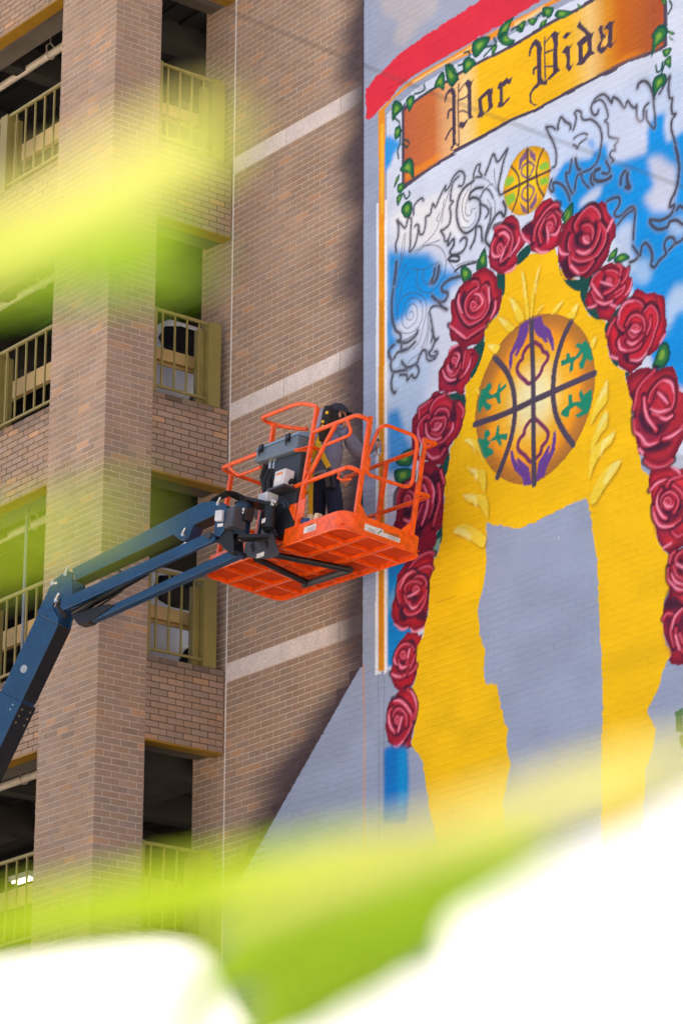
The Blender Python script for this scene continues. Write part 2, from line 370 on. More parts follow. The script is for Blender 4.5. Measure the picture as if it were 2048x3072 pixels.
# paint layers in order: kind, colour, softness, opacity, smooth, outline on the wall (first point, then steps, 2 mm units)
MURAL=json.loads("""[["P",[146,160,188],0,1.0,0,[1128,8912,3285,-717,-360,-5589,-5084,564,1178,1114,971,895]],["P",[196,186,178],60,0.75,0,[1250,8730,487,-180,-35,-108,-137,-16,-105,-68,-105,67,54,102,-124,88]],["P",[160,168,190],60,0.4,0,[1178,8760,1182,-473,-659,34,-346,-81,-141,32]],["P",[176,186,204],40,1.0,0,[3172,5715,695,-5,-30,-530,-614,257]],
["P",[200,212,236],0,1.0,0,[1313,8036,213,47,260,18,404,-8,341,4,377,-16,1290,-119,-148,-2456,-674,88,-329,205,-883,1017,-430,-972,-180,-765,-249,24]],["P",[182,203,236],150,0.8,0,[2179,7560,935,-47,852,-44,-32,-569,-1059,229,-558,66]],["P",[232,234,240],100,0.7,0,[1338,7473,641,-51,-54,-263,-509,69]],["P",[150,190,226],120,0.55,0,[1322,6830,345,-250,-154,-385,-192,108]],
["P",[0,142,224],45,0.95,0,[1287,7910,44,-1,82,-62,7,-33,-52,-22,-23,-49,-30,-15,-28,-31]],["P",[0,142,224],70,1.0,0,[1312,7283,167,-67,151,-56,128,-134,127,-61,-1,-35,-102,-11,-1,-66,-128,24,-143,56,-33,-52,-100,-22,-47,-31,-20,-57]],["P",[0,142,224],50,0.95,0,[1311,6907,46,-87,53,-67,-53,-19,-47,-66]],["P",[10,140,214],60,0.9,0,[1313,6418,86,-8,50,-145,63,-104,-1,-119,-198,55]],
["P",[0,128,204],16,1.0,0,[1311,5637,247,-30,-52,-336,-63,-183,-133,30]],["P",[120,178,220],40,0.6,0,[1316,5467,53,37,12,-120,-60,15]],["P",[0,142,224],36,1.0,0,[2534,7200,103,80,176,-51,27,29,79,14,21,-114,241,-37,10,111,53,52,68,-7,-10,-87,16,-68,124,20,476,-20,-81,-1446,-629,323,-163,558,-80,234,-356,240,-70,118]],["P",[0,142,224],30,0.6,0,[2803,7330,39,-14,-2,-67,-50,67]],
["P",[200,206,226],60,0.9,0,[3186,7096,86,-23,48,-51,53,-43,-5,-115,-41,-88,-115,41,-59,87,76,34]],["P",[196,210,230],40,0.85,0,[2735,7044,86,28,65,-5,-15,-43,-66,-24,-84,11]],["P",[190,206,230],60,0.85,0,[2979,6824,77,6,30,-25,-17,-116,28,-85,-53,-66,-101,147]],["P",[176,206,236],60,0.7,0,[3050,6635,125,-32,20,-94,-49,-26,-71,38]],
["P",[186,210,236],60,0.8,0,[3279,6367,59,48,111,-27,-5,-104,-102,-2,-40,-43,-25,-42,-5,108]],["P",[176,198,226],50,0.7,0,[3301,6730,98,2,19,-108,-102,35]],["P",[214,222,236],0,1.0,0,[1226,7568,35,-2,1,-2473,-46,3]],["P",[230,232,238],0,1.0,0,[1290,7563,24,-1,-9,-2469,-23,-11]],["P",[226,150,24],0,1.0,0,[1243,8072,54,11,-5,-703,-8,-2276,-45,7,8,2284]],
["P",[196,128,20],12,0.85,0,[1252,7032,26,-9,-6,-1916,-26,6]],["P",[240,190,60],14,0.8,0,[1264,8036,22,10,-4,-553,-19,6]],["P",[212,44,66],0,1.0,0,[1141,8246,108,37,166,50,209,21,248,13,185,10,189,3,496,-20,10,-120,-283,-56,-228,-6,-117,2,-148,-6,-208,-4,-220,-1,-134,-20,-67,-36,-99,-31,-83,-28,-30,19,14,53,-15,80],"rag"],["S",[196,36,60],3,0.6,0,[1141,8203,281,-36,346,8,473,-2],12,0],
["S",[190,34,58],0,0.5,0,[1415,8286,7,-103],9,0],["S",[190,34,58],0,0.5,0,[1560,8311,5,-33],9,0],["S",[190,34,58],0,0.5,0,[1885,8299,3,-89],9,0],["P",[226,146,40],4,1.0,0,[1241,8075,106,32,112,35,119,11,190,2,208,9,218,-2,206,-4,136,-2,200,-4,-1,-29,-200,9,-190,-2,-152,1,-211,-21,-215,19,-190,-8,-103,0,-97,-20,-83,-31,-4,-82,-46,17]],["S",[248,214,150],6,0.8,1,[1518,8129,177,8,145,-1,136,7],21,0],
["S",[244,206,140],8,0.8,1,[2304,8137,96,-4,102,8],48,0],["P",[74,66,86],0,1.0,0,[1429,8025,126,7,110,8,116,1,150,7,107,-1,98,-4,5,-1,168,-3,139,7,128,4,161,-9,170,12,228,1,224,-27,-19,-427,-42,-9,-113,11,-106,16,-62,-2,-54,-4,-117,0,227,-7,-201,13,-182,-3,-126,2,-127,-3,-172,15,-238,-10,-207,2,35,-12,-179,-8,-232,-34,-16,19]],
["P",[238,188,0],0,1.0,0,[1454,7998,108,16,110,10,116,-1,150,8,106,-1,98,-4,1,-3,169,-4,139,6,129,5,160,-10,166,9,228,-9,195,-31,-12,-374,-48,-3,-91,13,-98,13,-105,4,-129,-3,228,-2,-218,-1,-174,1,-126,-1,-119,-4,-172,16,-238,-7,-215,0,28,-11,-180,-12,-209,-21,3,7],[[2916,184,98,62],[3360,196,110,56],[3514,216,160,110],[3871,240,206,140],[4071,238,184,10],[5142,236,182,4],[5424,230,182,40],[5657,228,194,120],[5886,206,140,30],[6068,190,100,10],[6515,164,84,44],[6690,176,80,40]]],
["P",[222,136,20],30,0.8,0,[1460,7648,218,10,77,8,-77,-44,-219,-11]],["P",[236,150,10],40,0.9,0,[2945,7654,135,2,151,-38,87,-3,-49,-3,-90,14,-99,14,-132,4]],["P",[70,56,78],0,1.0,0,[1802,7983,23,1,20,-19,9,-36,-5,-102,0,-65,-2,-63,3,-27,25,-26,-2,-6,-27,25,-31,-22,-9,6,19,26,1,96,-2,92,1,77,-15,22,-22,-7,-17,-36,-8,9,12,38]],
["P",[70,56,78],0,1.0,0,[1920,7968,25,14,27,-25,20,7,-19,-23,-4,-160,16,-25,-39,7,-20,-20,-23,-17,-27,21,4,28,33,-15,31,8,-4,114,2,45]],["P",[70,56,78],0,1.0,0,[2016,7842,24,11,12,0,-3,-23,4,-62,19,-22,-30,-10,-33,10,16,26,-2,52]],["P",[70,56,78],0,1.0,0,[2049,7856,55,15,12,-12,21,4,-7,-16,-8,-42,9,-47,-40,-13,-25,0,28,20,-1,66,-12,11,-31,-10]],
["P",[70,56,78],0,1.0,0,[2160,7846,27,30,13,-15,4,-18,-1,-87,18,-12,-24,-11,-37,8,11,26,7,3,3,62]],["P",[70,56,78],0,1.0,0,[2198,7864,35,13,17,-16,27,1,-22,-31,-21,11,-28,-6]],
["P",[70,56,78],0,1.0,0,[2420,7987,31,11,29,-28,11,-37,-5,-49,0,-63,-1,-44,17,-27,30,4,-14,-32,-35,18,-43,-3,-25,-15,-9,-27,12,-29,35,-21,-24,2,-31,32,-5,40,24,28,34,12,5,23,0,51,-1,64,-1,51,-17,18,-20,-16,-11,-30,-11,6,7,36]],["P",[70,56,78],0,1.0,0,[2549,7973,34,13,21,-19,21,-2,-19,-16,-1,-37,-7,-73,3,-51,16,-26,-41,-10,-38,-11,-12,14,41,18,3,58,1,95,-4,25]],
["P",[70,56,78],0,1.0,0,[2634,7924,32,21,17,-11,23,-2,-32,-18,-17,-6,-8,11]],["P",[70,56,78],0,1.0,0,[2630,7850,34,26,21,-15,23,5,-18,-20,-1,-31,-5,-42,8,-20,19,12,-7,-18,-27,-18,-22,36,7,17,-2,44,-9,10]],["P",[70,56,78],0,1.0,0,[2736,7943,27,22,10,-21,40,-49,26,-28,20,2,-15,-20,-4,-32,3,-45,17,-16,-35,-3,-52,-24,-46,15,20,17,-2,75,-12,21,48,15,19,0,-11,20]],
["P",[70,56,78],0,1.0,0,[2887,7869,15,15,21,-13,-8,-16,2,-19,22,-22,-10,-10,-9,7,-21,-37,4,-9,17,1,11,-8,18,14,4,65,-12,12,-27,-2,39,29,18,1,13,-11,21,3,-20,-18,-8,-90,7,-9,22,17,-5,-13,-35,-20,-17,17,-24,-16,-24,-2,-26,23,1,22,25,27,-3,23]],["P",[234,186,40],0,1.0,0,[2778,7828,30,10,5,-49,-37,-24]],["P",[230,188,90],0,1.0,0,[2912,7787,36,34,0,-42,-22,-16]],
["S",[70,56,78],0,1.0,1,[1876,7982,-5,-73,-1,-90,2,-98,1,-74],19,0],["S",[70,56,78],0,1.0,1,[1879,7942,41,23],19,0],["S",[70,56,78],0,1.0,1,[1879,7893,36,-4,29,5],22,0],["S",[70,56,78],0,1.0,1,[1878,7829,27,-4,35,-24],18,0],["S",[70,56,78],0,1.0,1,[1790,7830,11,35,27,-3],30,0],["S",[70,56,78],0,1.0,1,[1772,7719,27,30,28,15],27,0],["S",[70,56,78],0,1.0,1,[2206,7743,41,15],30,0],
["S",[70,56,78],0,1.0,1,[2513,7981,-4,-55,0,-83,1,-82],20,0],["S",[70,56,78],0,1.0,1,[2514,7949,39,19],20,0],["S",[70,56,78],0,1.0,1,[2512,7896,64,-7],23,0],["S",[70,56,78],0,1.0,1,[2510,7824,64,-22],19,0],["S",[70,56,78],0,1.0,1,[2429,7820,1,23,30,2],30,0],["S",[120,126,146],18,0.34,1,[1520,7404,3,39,24,20,38,6,14,-19],58,0],["S",[57,59,73],2,0.97,1,[1520,7404,3,39,24,20,38,6,14,-19],22,0],
["S",[120,126,146],18,0.34,1,[1393,7417,29,-30,34,-33,22,42,25,-12,-5,-53,-3,-68,-5,-50,35,17,21,39,14,52,-14,19,-16,-3],58,0],["S",[57,59,73],2,0.97,1,[1393,7417,29,-30,34,-33,22,42,25,-12,-5,-53,-3,-68,-5,-50,35,17,21,39,14,52,-14,19,-16,-3],22,0],["S",[120,126,146],18,0.34,1,[1393,7417,10,-41,-6,-56,-17,-28,4,-48],65,0],["S",[57,59,73],2,0.97,1,[1393,7417,10,-41,-6,-56,-17,-28,4,-48],25,0],
["S",[120,126,146],18,0.34,1,[1560,7326,7,-42,28,-10,17,40,5,44,32,0,21,50,20,-25,33,40,46,47,-5,-27,33,11,25,36,48,20,36,-22,7,-37,-20,-27,-24,9],58,0],["S",[57,59,73],2,0.97,1,[1560,7326,7,-42,28,-10,17,40,5,44,32,0,21,50,20,-25,33,40,46,47,-5,-27,33,11,25,36,48,20,36,-22,7,-37,-20,-27,-24,9],22,0],
["S",[120,126,146],18,0.34,1,[1870,7484,-41,-14,-16,-34,-9,-53,20,-19,-24,-20,7,-42,-13,-46,-40,-15,-24,0,23,-33,8,-31,24,-3,17,28],58,0],["S",[57,59,73],2,0.97,1,[1870,7484,-41,-14,-16,-34,-9,-53,20,-19,-24,-20,7,-42,-13,-46,-40,-15,-24,0,23,-33,8,-31,24,-3,17,28],22,0],["S",[120,126,146],18,0.34,1,[1785,7174,0,-28,40,20,0,-34,-28,-24,19,-24,64,-10,32,17,12,35,-19,20,-28,-9],72,0],
["S",[57,59,73],2,0.97,1,[1785,7174,0,-28,40,20,0,-34,-28,-24,19,-24,64,-10,32,17,12,35,-19,20,-28,-9],28,0],["S",[120,126,146],18,0.34,1,[1973,7418,-64,-11,-41,-36,-17,-62,4,-58,23,-53,35,-32,40,-3,40,17,28,35,5,49,-8,42,-47,28,-24,-3,9,31,40,11,51,-13],72,0],
["S",[57,59,73],2,0.97,1,[1973,7418,-64,-11,-41,-36,-17,-62,4,-58,23,-53,35,-32,40,-3,40,17,28,35,5,49,-8,42,-47,28,-24,-3,9,31,40,11,51,-13],28,0],["S",[120,126,146],18,0.34,1,[1981,7421,0,34,25,36,23,-3,-8,-31,19,-35,-43,10],58,0],["S",[57,59,73],2,0.97,1,[1981,7421,0,34,25,36,23,-3,-8,-31,19,-35,-43,10],22,0],
["S",[120,126,146],18,0.34,1,[2064,7419,28,40,36,49,31,-54,71,44,-29,-57,-25,-69,-16,-50,11,-46,23,0],65,0],["S",[57,59,73],2,0.97,1,[2064,7419,28,40,36,49,31,-54,71,44,-29,-57,-25,-69,-16,-50,11,-46,23,0],25,0],["S",[120,126,146],18,0.34,1,[1992,7175,36,-18,7,-47,3,-29],72,0],["S",[57,59,73],2,0.97,1,[1992,7175,36,-18,7,-47,3,-29],28,0],
["S",[120,126,146],18,0.34,1,[1992,7169,-8,-53,-33,-44],72,0],["S",[57,59,73],2,0.97,1,[1992,7169,-8,-53,-33,-44],28,0],["S",[120,126,146],18,0.34,1,[2193,7232,18,-40,-12,-40,-26,32,-39,-9,-40,-41,-32,-56,30,-44],86,0],["S",[57,59,73],2,0.97,1,[2193,7232,18,-40,-12,-40,-26,32,-39,-9,-40,-41,-32,-56,30,-44],33,0],["S",[120,126,146],18,0.34,1,[2030,7313,12,18,24,14,31,-23,23,-42],49,0],
["S",[57,59,73],2,0.97,1,[2030,7313,12,18,24,14,31,-23,23,-42],19,0],["S",[120,126,146],18,0.34,1,[2026,7281,46,-34,15,-33,-23,-20],58,0],["S",[57,59,73],2,0.97,1,[2026,7281,46,-34,15,-33,-23,-20],22,0],["S",[120,126,146],18,0.34,1,[2103,7230,-4,-54,-29,-56,-12,-46],58,0],["S",[57,59,73],2,0.97,1,[2103,7230,-4,-54,-29,-56,-12,-46],22,0],
["S",[92,98,120],3,0.9,1,[1756,7400,-9,-43,-29,-63,-29,-41,-41,-20,-66,-23,-57,-8],11,0],["S",[92,98,120],3,0.9,1,[1797,7437,-42,-82,-21,-78],11,0],["S",[92,98,120],3,0.9,1,[1723,7343,-25,-31,12,-10],11,0],["S",[92,98,120],3,0.9,1,[1940,7390,-40,-42,-9,-53,15,-51,32,-28],11,0],["S",[92,98,120],3,0.9,1,[1965,7410,-17,-45,-25,-42,-8,-48,23,-28,24,11,-4,16,36,-5],11,0],
["S",[92,98,120],3,0.9,1,[1994,7247,-9,-42,-48,-17,-47,17],11,0],["S",[92,98,120],3,0.9,1,[2131,7428,6,-70,22,-69],11,0],["S",[92,98,120],3,0.9,1,[2120,7280,15,-33,-5,-59],11,0],["S",[92,98,120],3,0.9,1,[2066,7345,48,11,30,-51],11,0],["S",[92,98,120],3,0.9,1,[2028,7420,55,-36,30,-40],11,0],["S",[92,98,120],3,0.9,1,[1459,7327,-8,-60,-17,-86],11,0],
["S",[92,98,120],3,0.9,1,[1447,7320,-22,-79,-8,-83],11,0],["S",[92,98,120],3,0.9,1,[1721,7196,-65,6,-65,5],11,0],["S",[92,98,120],3,0.9,1,[1533,7187,74,15,81,-23,56,-47,24,-65,-17,-78],11,0],["S",[92,98,120],3,0.9,1,[2081,7283,23,-41],11,0],["S",[92,98,120],3,0.9,1,[1847,7018,64,-5,94,-21,63,-5],11,0],["S",[92,98,120],3,0.9,1,[1784,7067,47,-66,32,-39],11,0],
["S",[57,59,73],2,0.97,1,[1784,7073,32,6,48,-22,-8,-20,-64,25],33,0],["S",[57,59,73],2,0.97,1,[1831,6990,48,12,110,-16],28,0],["S",[120,126,146],18,0.34,1,[1385,7193,-7,-57,-13,-55],101,0],["S",[70,73,89],2,0.97,1,[1385,7193,-7,-57,-13,-55],39,0],["S",[120,126,146],18,0.34,1,[1358,7056,-10,-70,3,-82,26,-72,33,-29,7,-34,-27,0,40,-22,46,-10,59,17,13,18],86,0],
["S",[70,73,89],2,0.97,1,[1358,7056,-10,-70,3,-82,26,-72,33,-29,7,-34,-27,0,40,-22,46,-10,59,17,13,18],33,0],["S",[120,126,146],18,0.34,1,[1363,6755,-30,-9,-10,-24,20,-42,-6,-25,19,-38,60,-14,46,-9],86,0],["S",[70,73,89],2,0.97,1,[1363,6755,-30,-9,-10,-24,20,-42,-6,-25,19,-38,60,-14,46,-9],33,0],["S",[120,126,146],18,0.34,1,[1353,6600,-10,-37,6,-42,17,-19,10,4],86,0],
["S",[70,73,89],2,0.97,1,[1353,6600,-10,-37,6,-42,17,-19,10,4],33,0],["S",[120,126,146],18,0.34,1,[1423,6736,0,-23,52,-12,53,19],72,0],["S",[70,73,89],2,0.97,1,[1423,6736,0,-23,52,-12,53,19],28,0],["S",[120,126,146],18,0.34,1,[1363,6683,27,23,39,-4,33,-1],72,0],["S",[70,73,89],2,0.97,1,[1363,6683,27,23,39,-4,33,-1],28,0],
["S",[120,126,146],18,0.34,1,[1651,6681,13,45,-12,71,-12,49,26,16,45,-13,51,-34],58,0],["S",[70,73,89],2,0.97,1,[1651,6681,13,45,-12,71,-12,49,26,16,45,-13,51,-34],22,0],["S",[120,126,146],18,0.34,1,[1658,6746,19,-60,25,-3,-25,-14,-26,-32,-20,-7,19,-24,39,-8,6,16,-19,8],72,0],["S",[70,73,89],2,0.97,1,[1658,6746,19,-60,25,-3,-25,-14,-26,-32,-20,-7,19,-24,39,-8,6,16,-19,8],28,0],
["S",[120,126,146],18,0.34,1,[1612,6645,-26,12,-33,-34,-13,-18,-72,0,-45,45],72,0],["S",[70,73,89],2,0.97,1,[1612,6645,-26,12,-33,-34,-13,-18,-72,0,-45,45],28,0],["S",[120,126,146],18,0.34,1,[1540,6592,16,-28,-16,-30,-26,3,-13,18,-33,-17,-7,29,-52,16],72,0],["S",[70,73,89],2,0.97,1,[1540,6592,16,-28,-16,-30,-26,3,-13,18,-33,-17,-7,29,-52,16],28,0],
["S",[120,126,146],18,0.34,1,[1612,6636,6,-33,26,-19,38,3],58,0],["S",[70,73,89],2,0.97,1,[1612,6636,6,-33,26,-19,38,3],22,0],["S",[120,126,146],18,0.34,1,[1713,7059,-7,-43,-26,-27,-26,4],115,0],["S",[70,73,89],2,0.97,1,[1713,7059,-7,-43,-26,-27,-26,4],44,0],["S",[120,126,146],18,0.34,1,[1681,7057,-7,-34,-20,-25],86,0],["S",[70,73,89],2,0.97,1,[1681,7057,-7,-34,-20,-25],33,0],
["S",[120,126,146],18,0.34,1,[1878,6950,-31,6,-45,6,-45,-7,-26,-14,13,-27,32,-15,-7,-29,-32,-7,-45,24,-32,33],86,0],["S",[70,73,89],2,0.97,1,[1878,6950,-31,6,-45,6,-45,-7,-26,-14,13,-27,32,-15,-7,-29,-32,-7,-45,24,-32,33],33,0],["S",[120,126,146],18,0.34,1,[1711,6867,19,-24,44,-33],72,0],["S",[70,73,89],2,0.97,1,[1711,6867,19,-24,44,-33],28,0],
["S",[70,86,120],2,0.75,1,[1550,7092,-7,-61,20,-43,65,-44,51,5,52,27,27,37,13,58],12,0],["S",[70,86,120],2,0.75,1,[1419,7182,-27,-73,-14,-87,13,-77],12,0],["S",[70,86,120],2,0.75,1,[1458,7150,-40,-41,-27,-59],12,0],["S",[70,86,120],2,0.75,1,[1603,7079,-14,-37,26,-44,52,-4],12,0],["S",[70,86,120],2,0.75,1,[1430,6896,27,54,53,10,59,-37,19,-61,-20,-60,-46,-21,-53,3,-52,21],12,0],
["S",[70,86,120],2,0.75,1,[1424,6898,6,-47,33,-38,39,1,40,23,0,58,-32,34,-40,-10,-13,-32,19,-33,27,-4,13,22,-16,19,-17,-8],12,0],["S",[70,86,120],2,0.75,1,[1391,6882,7,79,46,30,79,-8,78,-58,13,-71,-27,-81,-26,-59,-53,-28],12,0],["S",[70,86,120],2,0.75,1,[1627,6841,-1,-80,-27,-63,-26,-28],12,0],["S",[70,86,120],2,0.75,1,[1652,6823,-27,-107,-13,-40],12,0],
["S",[70,86,120],2,0.75,1,[1423,6758,53,-3,65,10],12,0],["S",[70,86,120],2,0.75,1,[1475,6630,39,10,59,12],12,0],["S",[70,86,120],2,0.75,1,[1403,6625,13,10,26,-9],12,0],["S",[70,86,120],2,0.75,1,[1475,6585,46,13,32,16],12,0],["S",[70,86,120],2,0.75,1,[1511,7114,79,-31,71,-2,52,1],12,0],["S",[70,86,120],2,0.75,1,[1478,7112,-47,-44,-20,-66],12,0],
["S",[120,126,146],18,0.34,1,[2509,7506,19,-42,29,-56,18,-51,1,-50,-9,-26,-21,0],65,0],["S",[67,67,83],2,0.97,1,[2509,7506,19,-42,29,-56,18,-51,1,-50,-9,-26,-21,0],25,0],["S",[120,126,146],18,0.34,1,[2509,7506,40,-13,26,-22],65,0],["S",[67,67,83],2,0.97,1,[2509,7506,40,-13,26,-22],25,0],["S",[120,126,146],18,0.34,1,[2592,7464,5,28,20,25,26,-32,35,-31,0,-22],72,0],
["S",[67,67,83],2,0.97,1,[2592,7464,5,28,20,25,26,-32,35,-31,0,-22],28,0],["S",[120,126,146],18,0.34,1,[2699,7421,16,31,4,33,-9,18,20,5,26,-22,-1,-20,19,-24,46,-15,38,-34,25,-39,8,-47,-9,-50,-17,-47,-27,-24,-40,-9,-52,4,-26,-5,-15,-33,-7,-37],65,0],
["S",[67,67,83],2,0.97,1,[2699,7421,16,31,4,33,-9,18,20,5,26,-22,-1,-20,19,-24,46,-15,38,-34,25,-39,8,-47,-9,-50,-17,-47,-27,-24,-40,-9,-52,4,-26,-5,-15,-33,-7,-37],25,0],["S",[120,126,146],18,0.34,1,[2698,7373,28,6,46,-5,22,-16],50,0],["S",[67,67,83],2,0.97,1,[2698,7373,28,6,46,-5,22,-16],19,0],["S",[120,126,146],18,0.34,1,[2698,7343,16,-13,10,-16,17,20,46,7],50,0],
["S",[67,67,83],2,0.97,1,[2698,7343,16,-13,10,-16,17,20,46,7],19,0],["S",[120,126,146],18,0.34,1,[2873,7453,-10,-16,-23,7,-15,30,7,27,30,22,46,0,31,-30,26,-37,10,26,40,-35,31,-48,23,27,21,-30,25,-24,13,9,-2,-57,20,-32,23,6,5,41,16,18,16,4],72,0],
["S",[67,67,83],2,0.97,1,[2873,7453,-10,-16,-23,7,-15,30,7,27,30,22,46,0,31,-30,26,-37,10,26,40,-35,31,-48,23,27,21,-30,25,-24,13,9,-2,-57,20,-32,23,6,5,41,16,18,16,4],28,0],["S",[120,126,146],18,0.34,1,[2848,7504,33,2,29,-26,18,-41,8,-47,-20,-9,19,-24,1,-40,9,-30,57,-31,-20,-19,-7,-7,6,-26,-26,9,-13,-19,24,-31,-13,-7],58,0],
["S",[67,67,83],2,0.97,1,[2848,7504,33,2,29,-26,18,-41,8,-47,-20,-9,19,-24,1,-40,9,-30,57,-31,-20,-19,-7,-7,6,-26,-26,9,-13,-19,24,-31,-13,-7],22,0],["S",[120,126,146],18,0.34,1,[3192,7328,-1,-38,20,-37,30,-33,5,48,-5,60,-3,44],58,0],["S",[67,67,83],2,0.97,1,[3192,7328,-1,-38,20,-37,30,-33,5,48,-5,60,-3,44],22,0],["S",[120,126,146],18,0.34,1,[3137,7465,11,20,35,-2,30,-29,20,-46,11,-38],86,0],
["S",[67,67,83],2,0.97,1,[3137,7465,11,20,35,-2,30,-29,20,-46,11,-38],33,0],["S",[120,126,146],18,0.34,1,[3279,7380,33,31,38,32,-11,-48,4,-59,18,-12,-8,-39,7,-37,19,-7,-26,-23,-5,-41,13,-47,11,-37],72,0],["S",[67,67,83],2,0.97,1,[3279,7380,33,31,38,32,-11,-48,4,-59,18,-12,-8,-39,7,-37,19,-7,-26,-23,-5,-41,13,-47,11,-37],28,0],
["S",[120,126,146],18,0.34,1,[3371,7079,13,-57,4,-62,-12,-61,-21,-40,-25,-28,-8,-30,28,0,-17,-32,-31,-12,-49,3,-61,24,11,-29,42,-36,55,-8,19,21,43,-10,35,-31],86,0],["S",[67,67,83],2,0.97,1,[3371,7079,13,-57,4,-62,-12,-61,-21,-40,-25,-28,-8,-30,28,0,-17,-32,-31,-12,-49,3,-61,24,11,-29,42,-36,55,-8,19,21,43,-10,35,-31],33,0],
["S",[120,126,146],18,0.34,1,[2664,7070,-13,39,-31,50,-39,31,-33,10,5,-36,-13,-5,-16,30,17,33],72,0],["S",[67,67,83],2,0.97,1,[2664,7070,-13,39,-31,50,-39,31,-33,10,5,-36,-13,-5,-16,30,17,33],28,0],["S",[120,126,146],18,0.34,1,[2683,7273,-11,-40,-8,-22,-22,8,2,-35,21,-56,19,-31],65,0],["S",[67,67,83],2,0.97,1,[2683,7273,-11,-40,-8,-22,-22,8,2,-35,21,-56,19,-31],25,0],
["S",[120,126,146],18,0.34,1,[2709,7268,12,-53,16,-13],86,0],["S",[67,67,83],2,0.97,1,[2709,7268,12,-53,16,-13],33,0],["S",[120,126,146],18,0.34,1,[2746,7176,12,-43,37,-47],58,0],["S",[67,67,83],2,0.97,1,[2746,7176,12,-43,37,-47],22,0],["S",[120,126,146],18,0.34,1,[2915,7177,24,-48,-13,-19,-38,19],72,0],["S",[67,67,83],2,0.97,1,[2915,7177,24,-48,-13,-19,-38,19],28,0],
["S",[120,126,146],18,0.34,1,[2869,7155,-29,1,-8,-36,35,-27,51,-9,26,5],101,0],["S",[67,67,83],2,0.97,1,[2869,7155,-29,1,-8,-36,35,-27,51,-9,26,5],39,0],["S",[120,126,146],18,0.34,1,[2817,7150,-8,-31,16,-30],72,0],["S",[67,67,83],2,0.97,1,[2817,7150,-8,-31,16,-30],28,0],["S",[120,126,146],18,0.34,1,[3055,7068,-4,-37,17,-44,-25,14],101,0],
["S",[67,67,83],2,0.97,1,[3055,7068,-4,-37,17,-44,-25,14],39,0],["S",[120,126,146],18,0.34,1,[3040,7083,-26,-19,-8,-36],86,0],["S",[67,67,83],2,0.97,1,[3040,7083,-26,-19,-8,-36],33,0],["S",[120,126,146],18,0.34,1,[2915,6975,38,1,38,-9,9,-27,-17,-23,-20,-16,6,-21,38,-9,45,17,37,-4,9,-31,-13,-76,-5,-50],72,0],
["S",[67,67,83],2,0.97,1,[2915,6975,38,1,38,-9,9,-27,-17,-23,-20,-16,6,-21,38,-9,45,17,37,-4,9,-31,-13,-76,-5,-50],28,0],["S",[120,126,146],18,0.34,1,[3095,6873,-63,-11,-52,-29],65,0],["S",[67,67,83],2,0.97,1,[3095,6873,-63,-11,-52,-29],25,0],["S",[120,126,146],18,0.34,1,[3076,6696,23,-36,12,-23,-26,-15,-31,2],72,0],["S",[67,67,83],2,0.97,1,[3076,6696,23,-36,12,-23,-26,-15,-31,2],28,0],
["S",[120,126,146],18,0.34,1,[3123,6633,14,42,26,5,29,-43,7,-44,-10,-29,24,-18,25,19,19,8,31,12,-10,41,19,30,37,-8,11,-31,-38,-20],79,0],["S",[67,67,83],2,0.97,1,[3123,6633,14,42,26,5,29,-43,7,-44,-10,-29,24,-18,25,19,19,8,31,12,-10,41,19,30,37,-8,11,-31,-38,-20],30,0],["S",[120,126,146],18,0.34,1,[3364,6772,19,12,23,-17],86,0],["S",[67,67,83],2,0.97,1,[3364,6772,19,12,23,-17],33,0],
["S",[120,126,146],18,0.34,1,[3351,6615,42,3,27,42],72,0],["S",[67,67,83],2,0.97,1,[3351,6615,42,3,27,42],28,0],["P",[196,202,222],60,0.45,0,[3002,7430,167,-132,23,-57,-11,-120,-177,18,-36,62,27,57,-49,48,-4,89]],
["P",[238,188,0],0,1.0,0,[2201,6864,88,11,98,21,96,-28,75,-8,19,-73,38,-82,26,-33,54,-9,22,-27,0,5,3,-68,28,-68,43,-61,93,-49,-2,-57,20,-125,42,-60,66,-49,-7,1,1,-37,18,-46,6,-44,22,-30,-4,-84,9,-76,16,-72,11,-31,5,-52,18,-32,33,-32,7,-64,3,-66,12,-81,19,-95,33,-56,37,-31,-12,-73,5,-86,-40,-50,-9,-74,13,-95,35,-63,-33,-30,-44,-90,-82,-106,49,-86,-23,-88,-49,-74,-20,-164,-24,-591,-262,41,38,882,15,236,-11,294,-3,297,-18,104,-29,188,-20,35,-113,-4,-101,-8,-116,-10,-132,-1,-104,38,-119,53,-4,-233,-32,-105,-32,-75,13,-126,36,-70,-9,-129,14,-44,74,-11,27,-102,20,-94,29,-36,-16,-76,27,-94,-24,-64,-31,-92,11,-177,5,-481,-379,59,-114,551,-45,119,-44,231,-46,51,-31,37,-4,6,18,68,18,48,9,59,-9,45,-26,58,27,41,9,56,-8,55,-9,28,45,39,26,41,-6,-4,40,88,7,150,35,102,34,25,29,84,7,98,12,58,-1,109,37,90,8,63,26,25,36,14,31,84,24,84,-4,74,44,20,62,57,41,109,5,72,95,29,46,110,6,75],"rag"],
["R",0,4,1.0,1,[2461,6565,93,-32,90,-54,83,-80,57,-102,23,-129,-13,-104,-45,-104,-81,-97,-105,-69,-111,-36,-92,-7,-99,28,-100,54,-93,88,-63,112,-33,122,5,89,34,102,60,86,79,75,90,44,96,23,69,3],[4779,12328,835,825],[[0,254,236,196],[0.25,252,222,160],[0.5,248,184,50],[0.72,240,158,16],[0.86,186,122,44],[1.05,150,100,44]]],
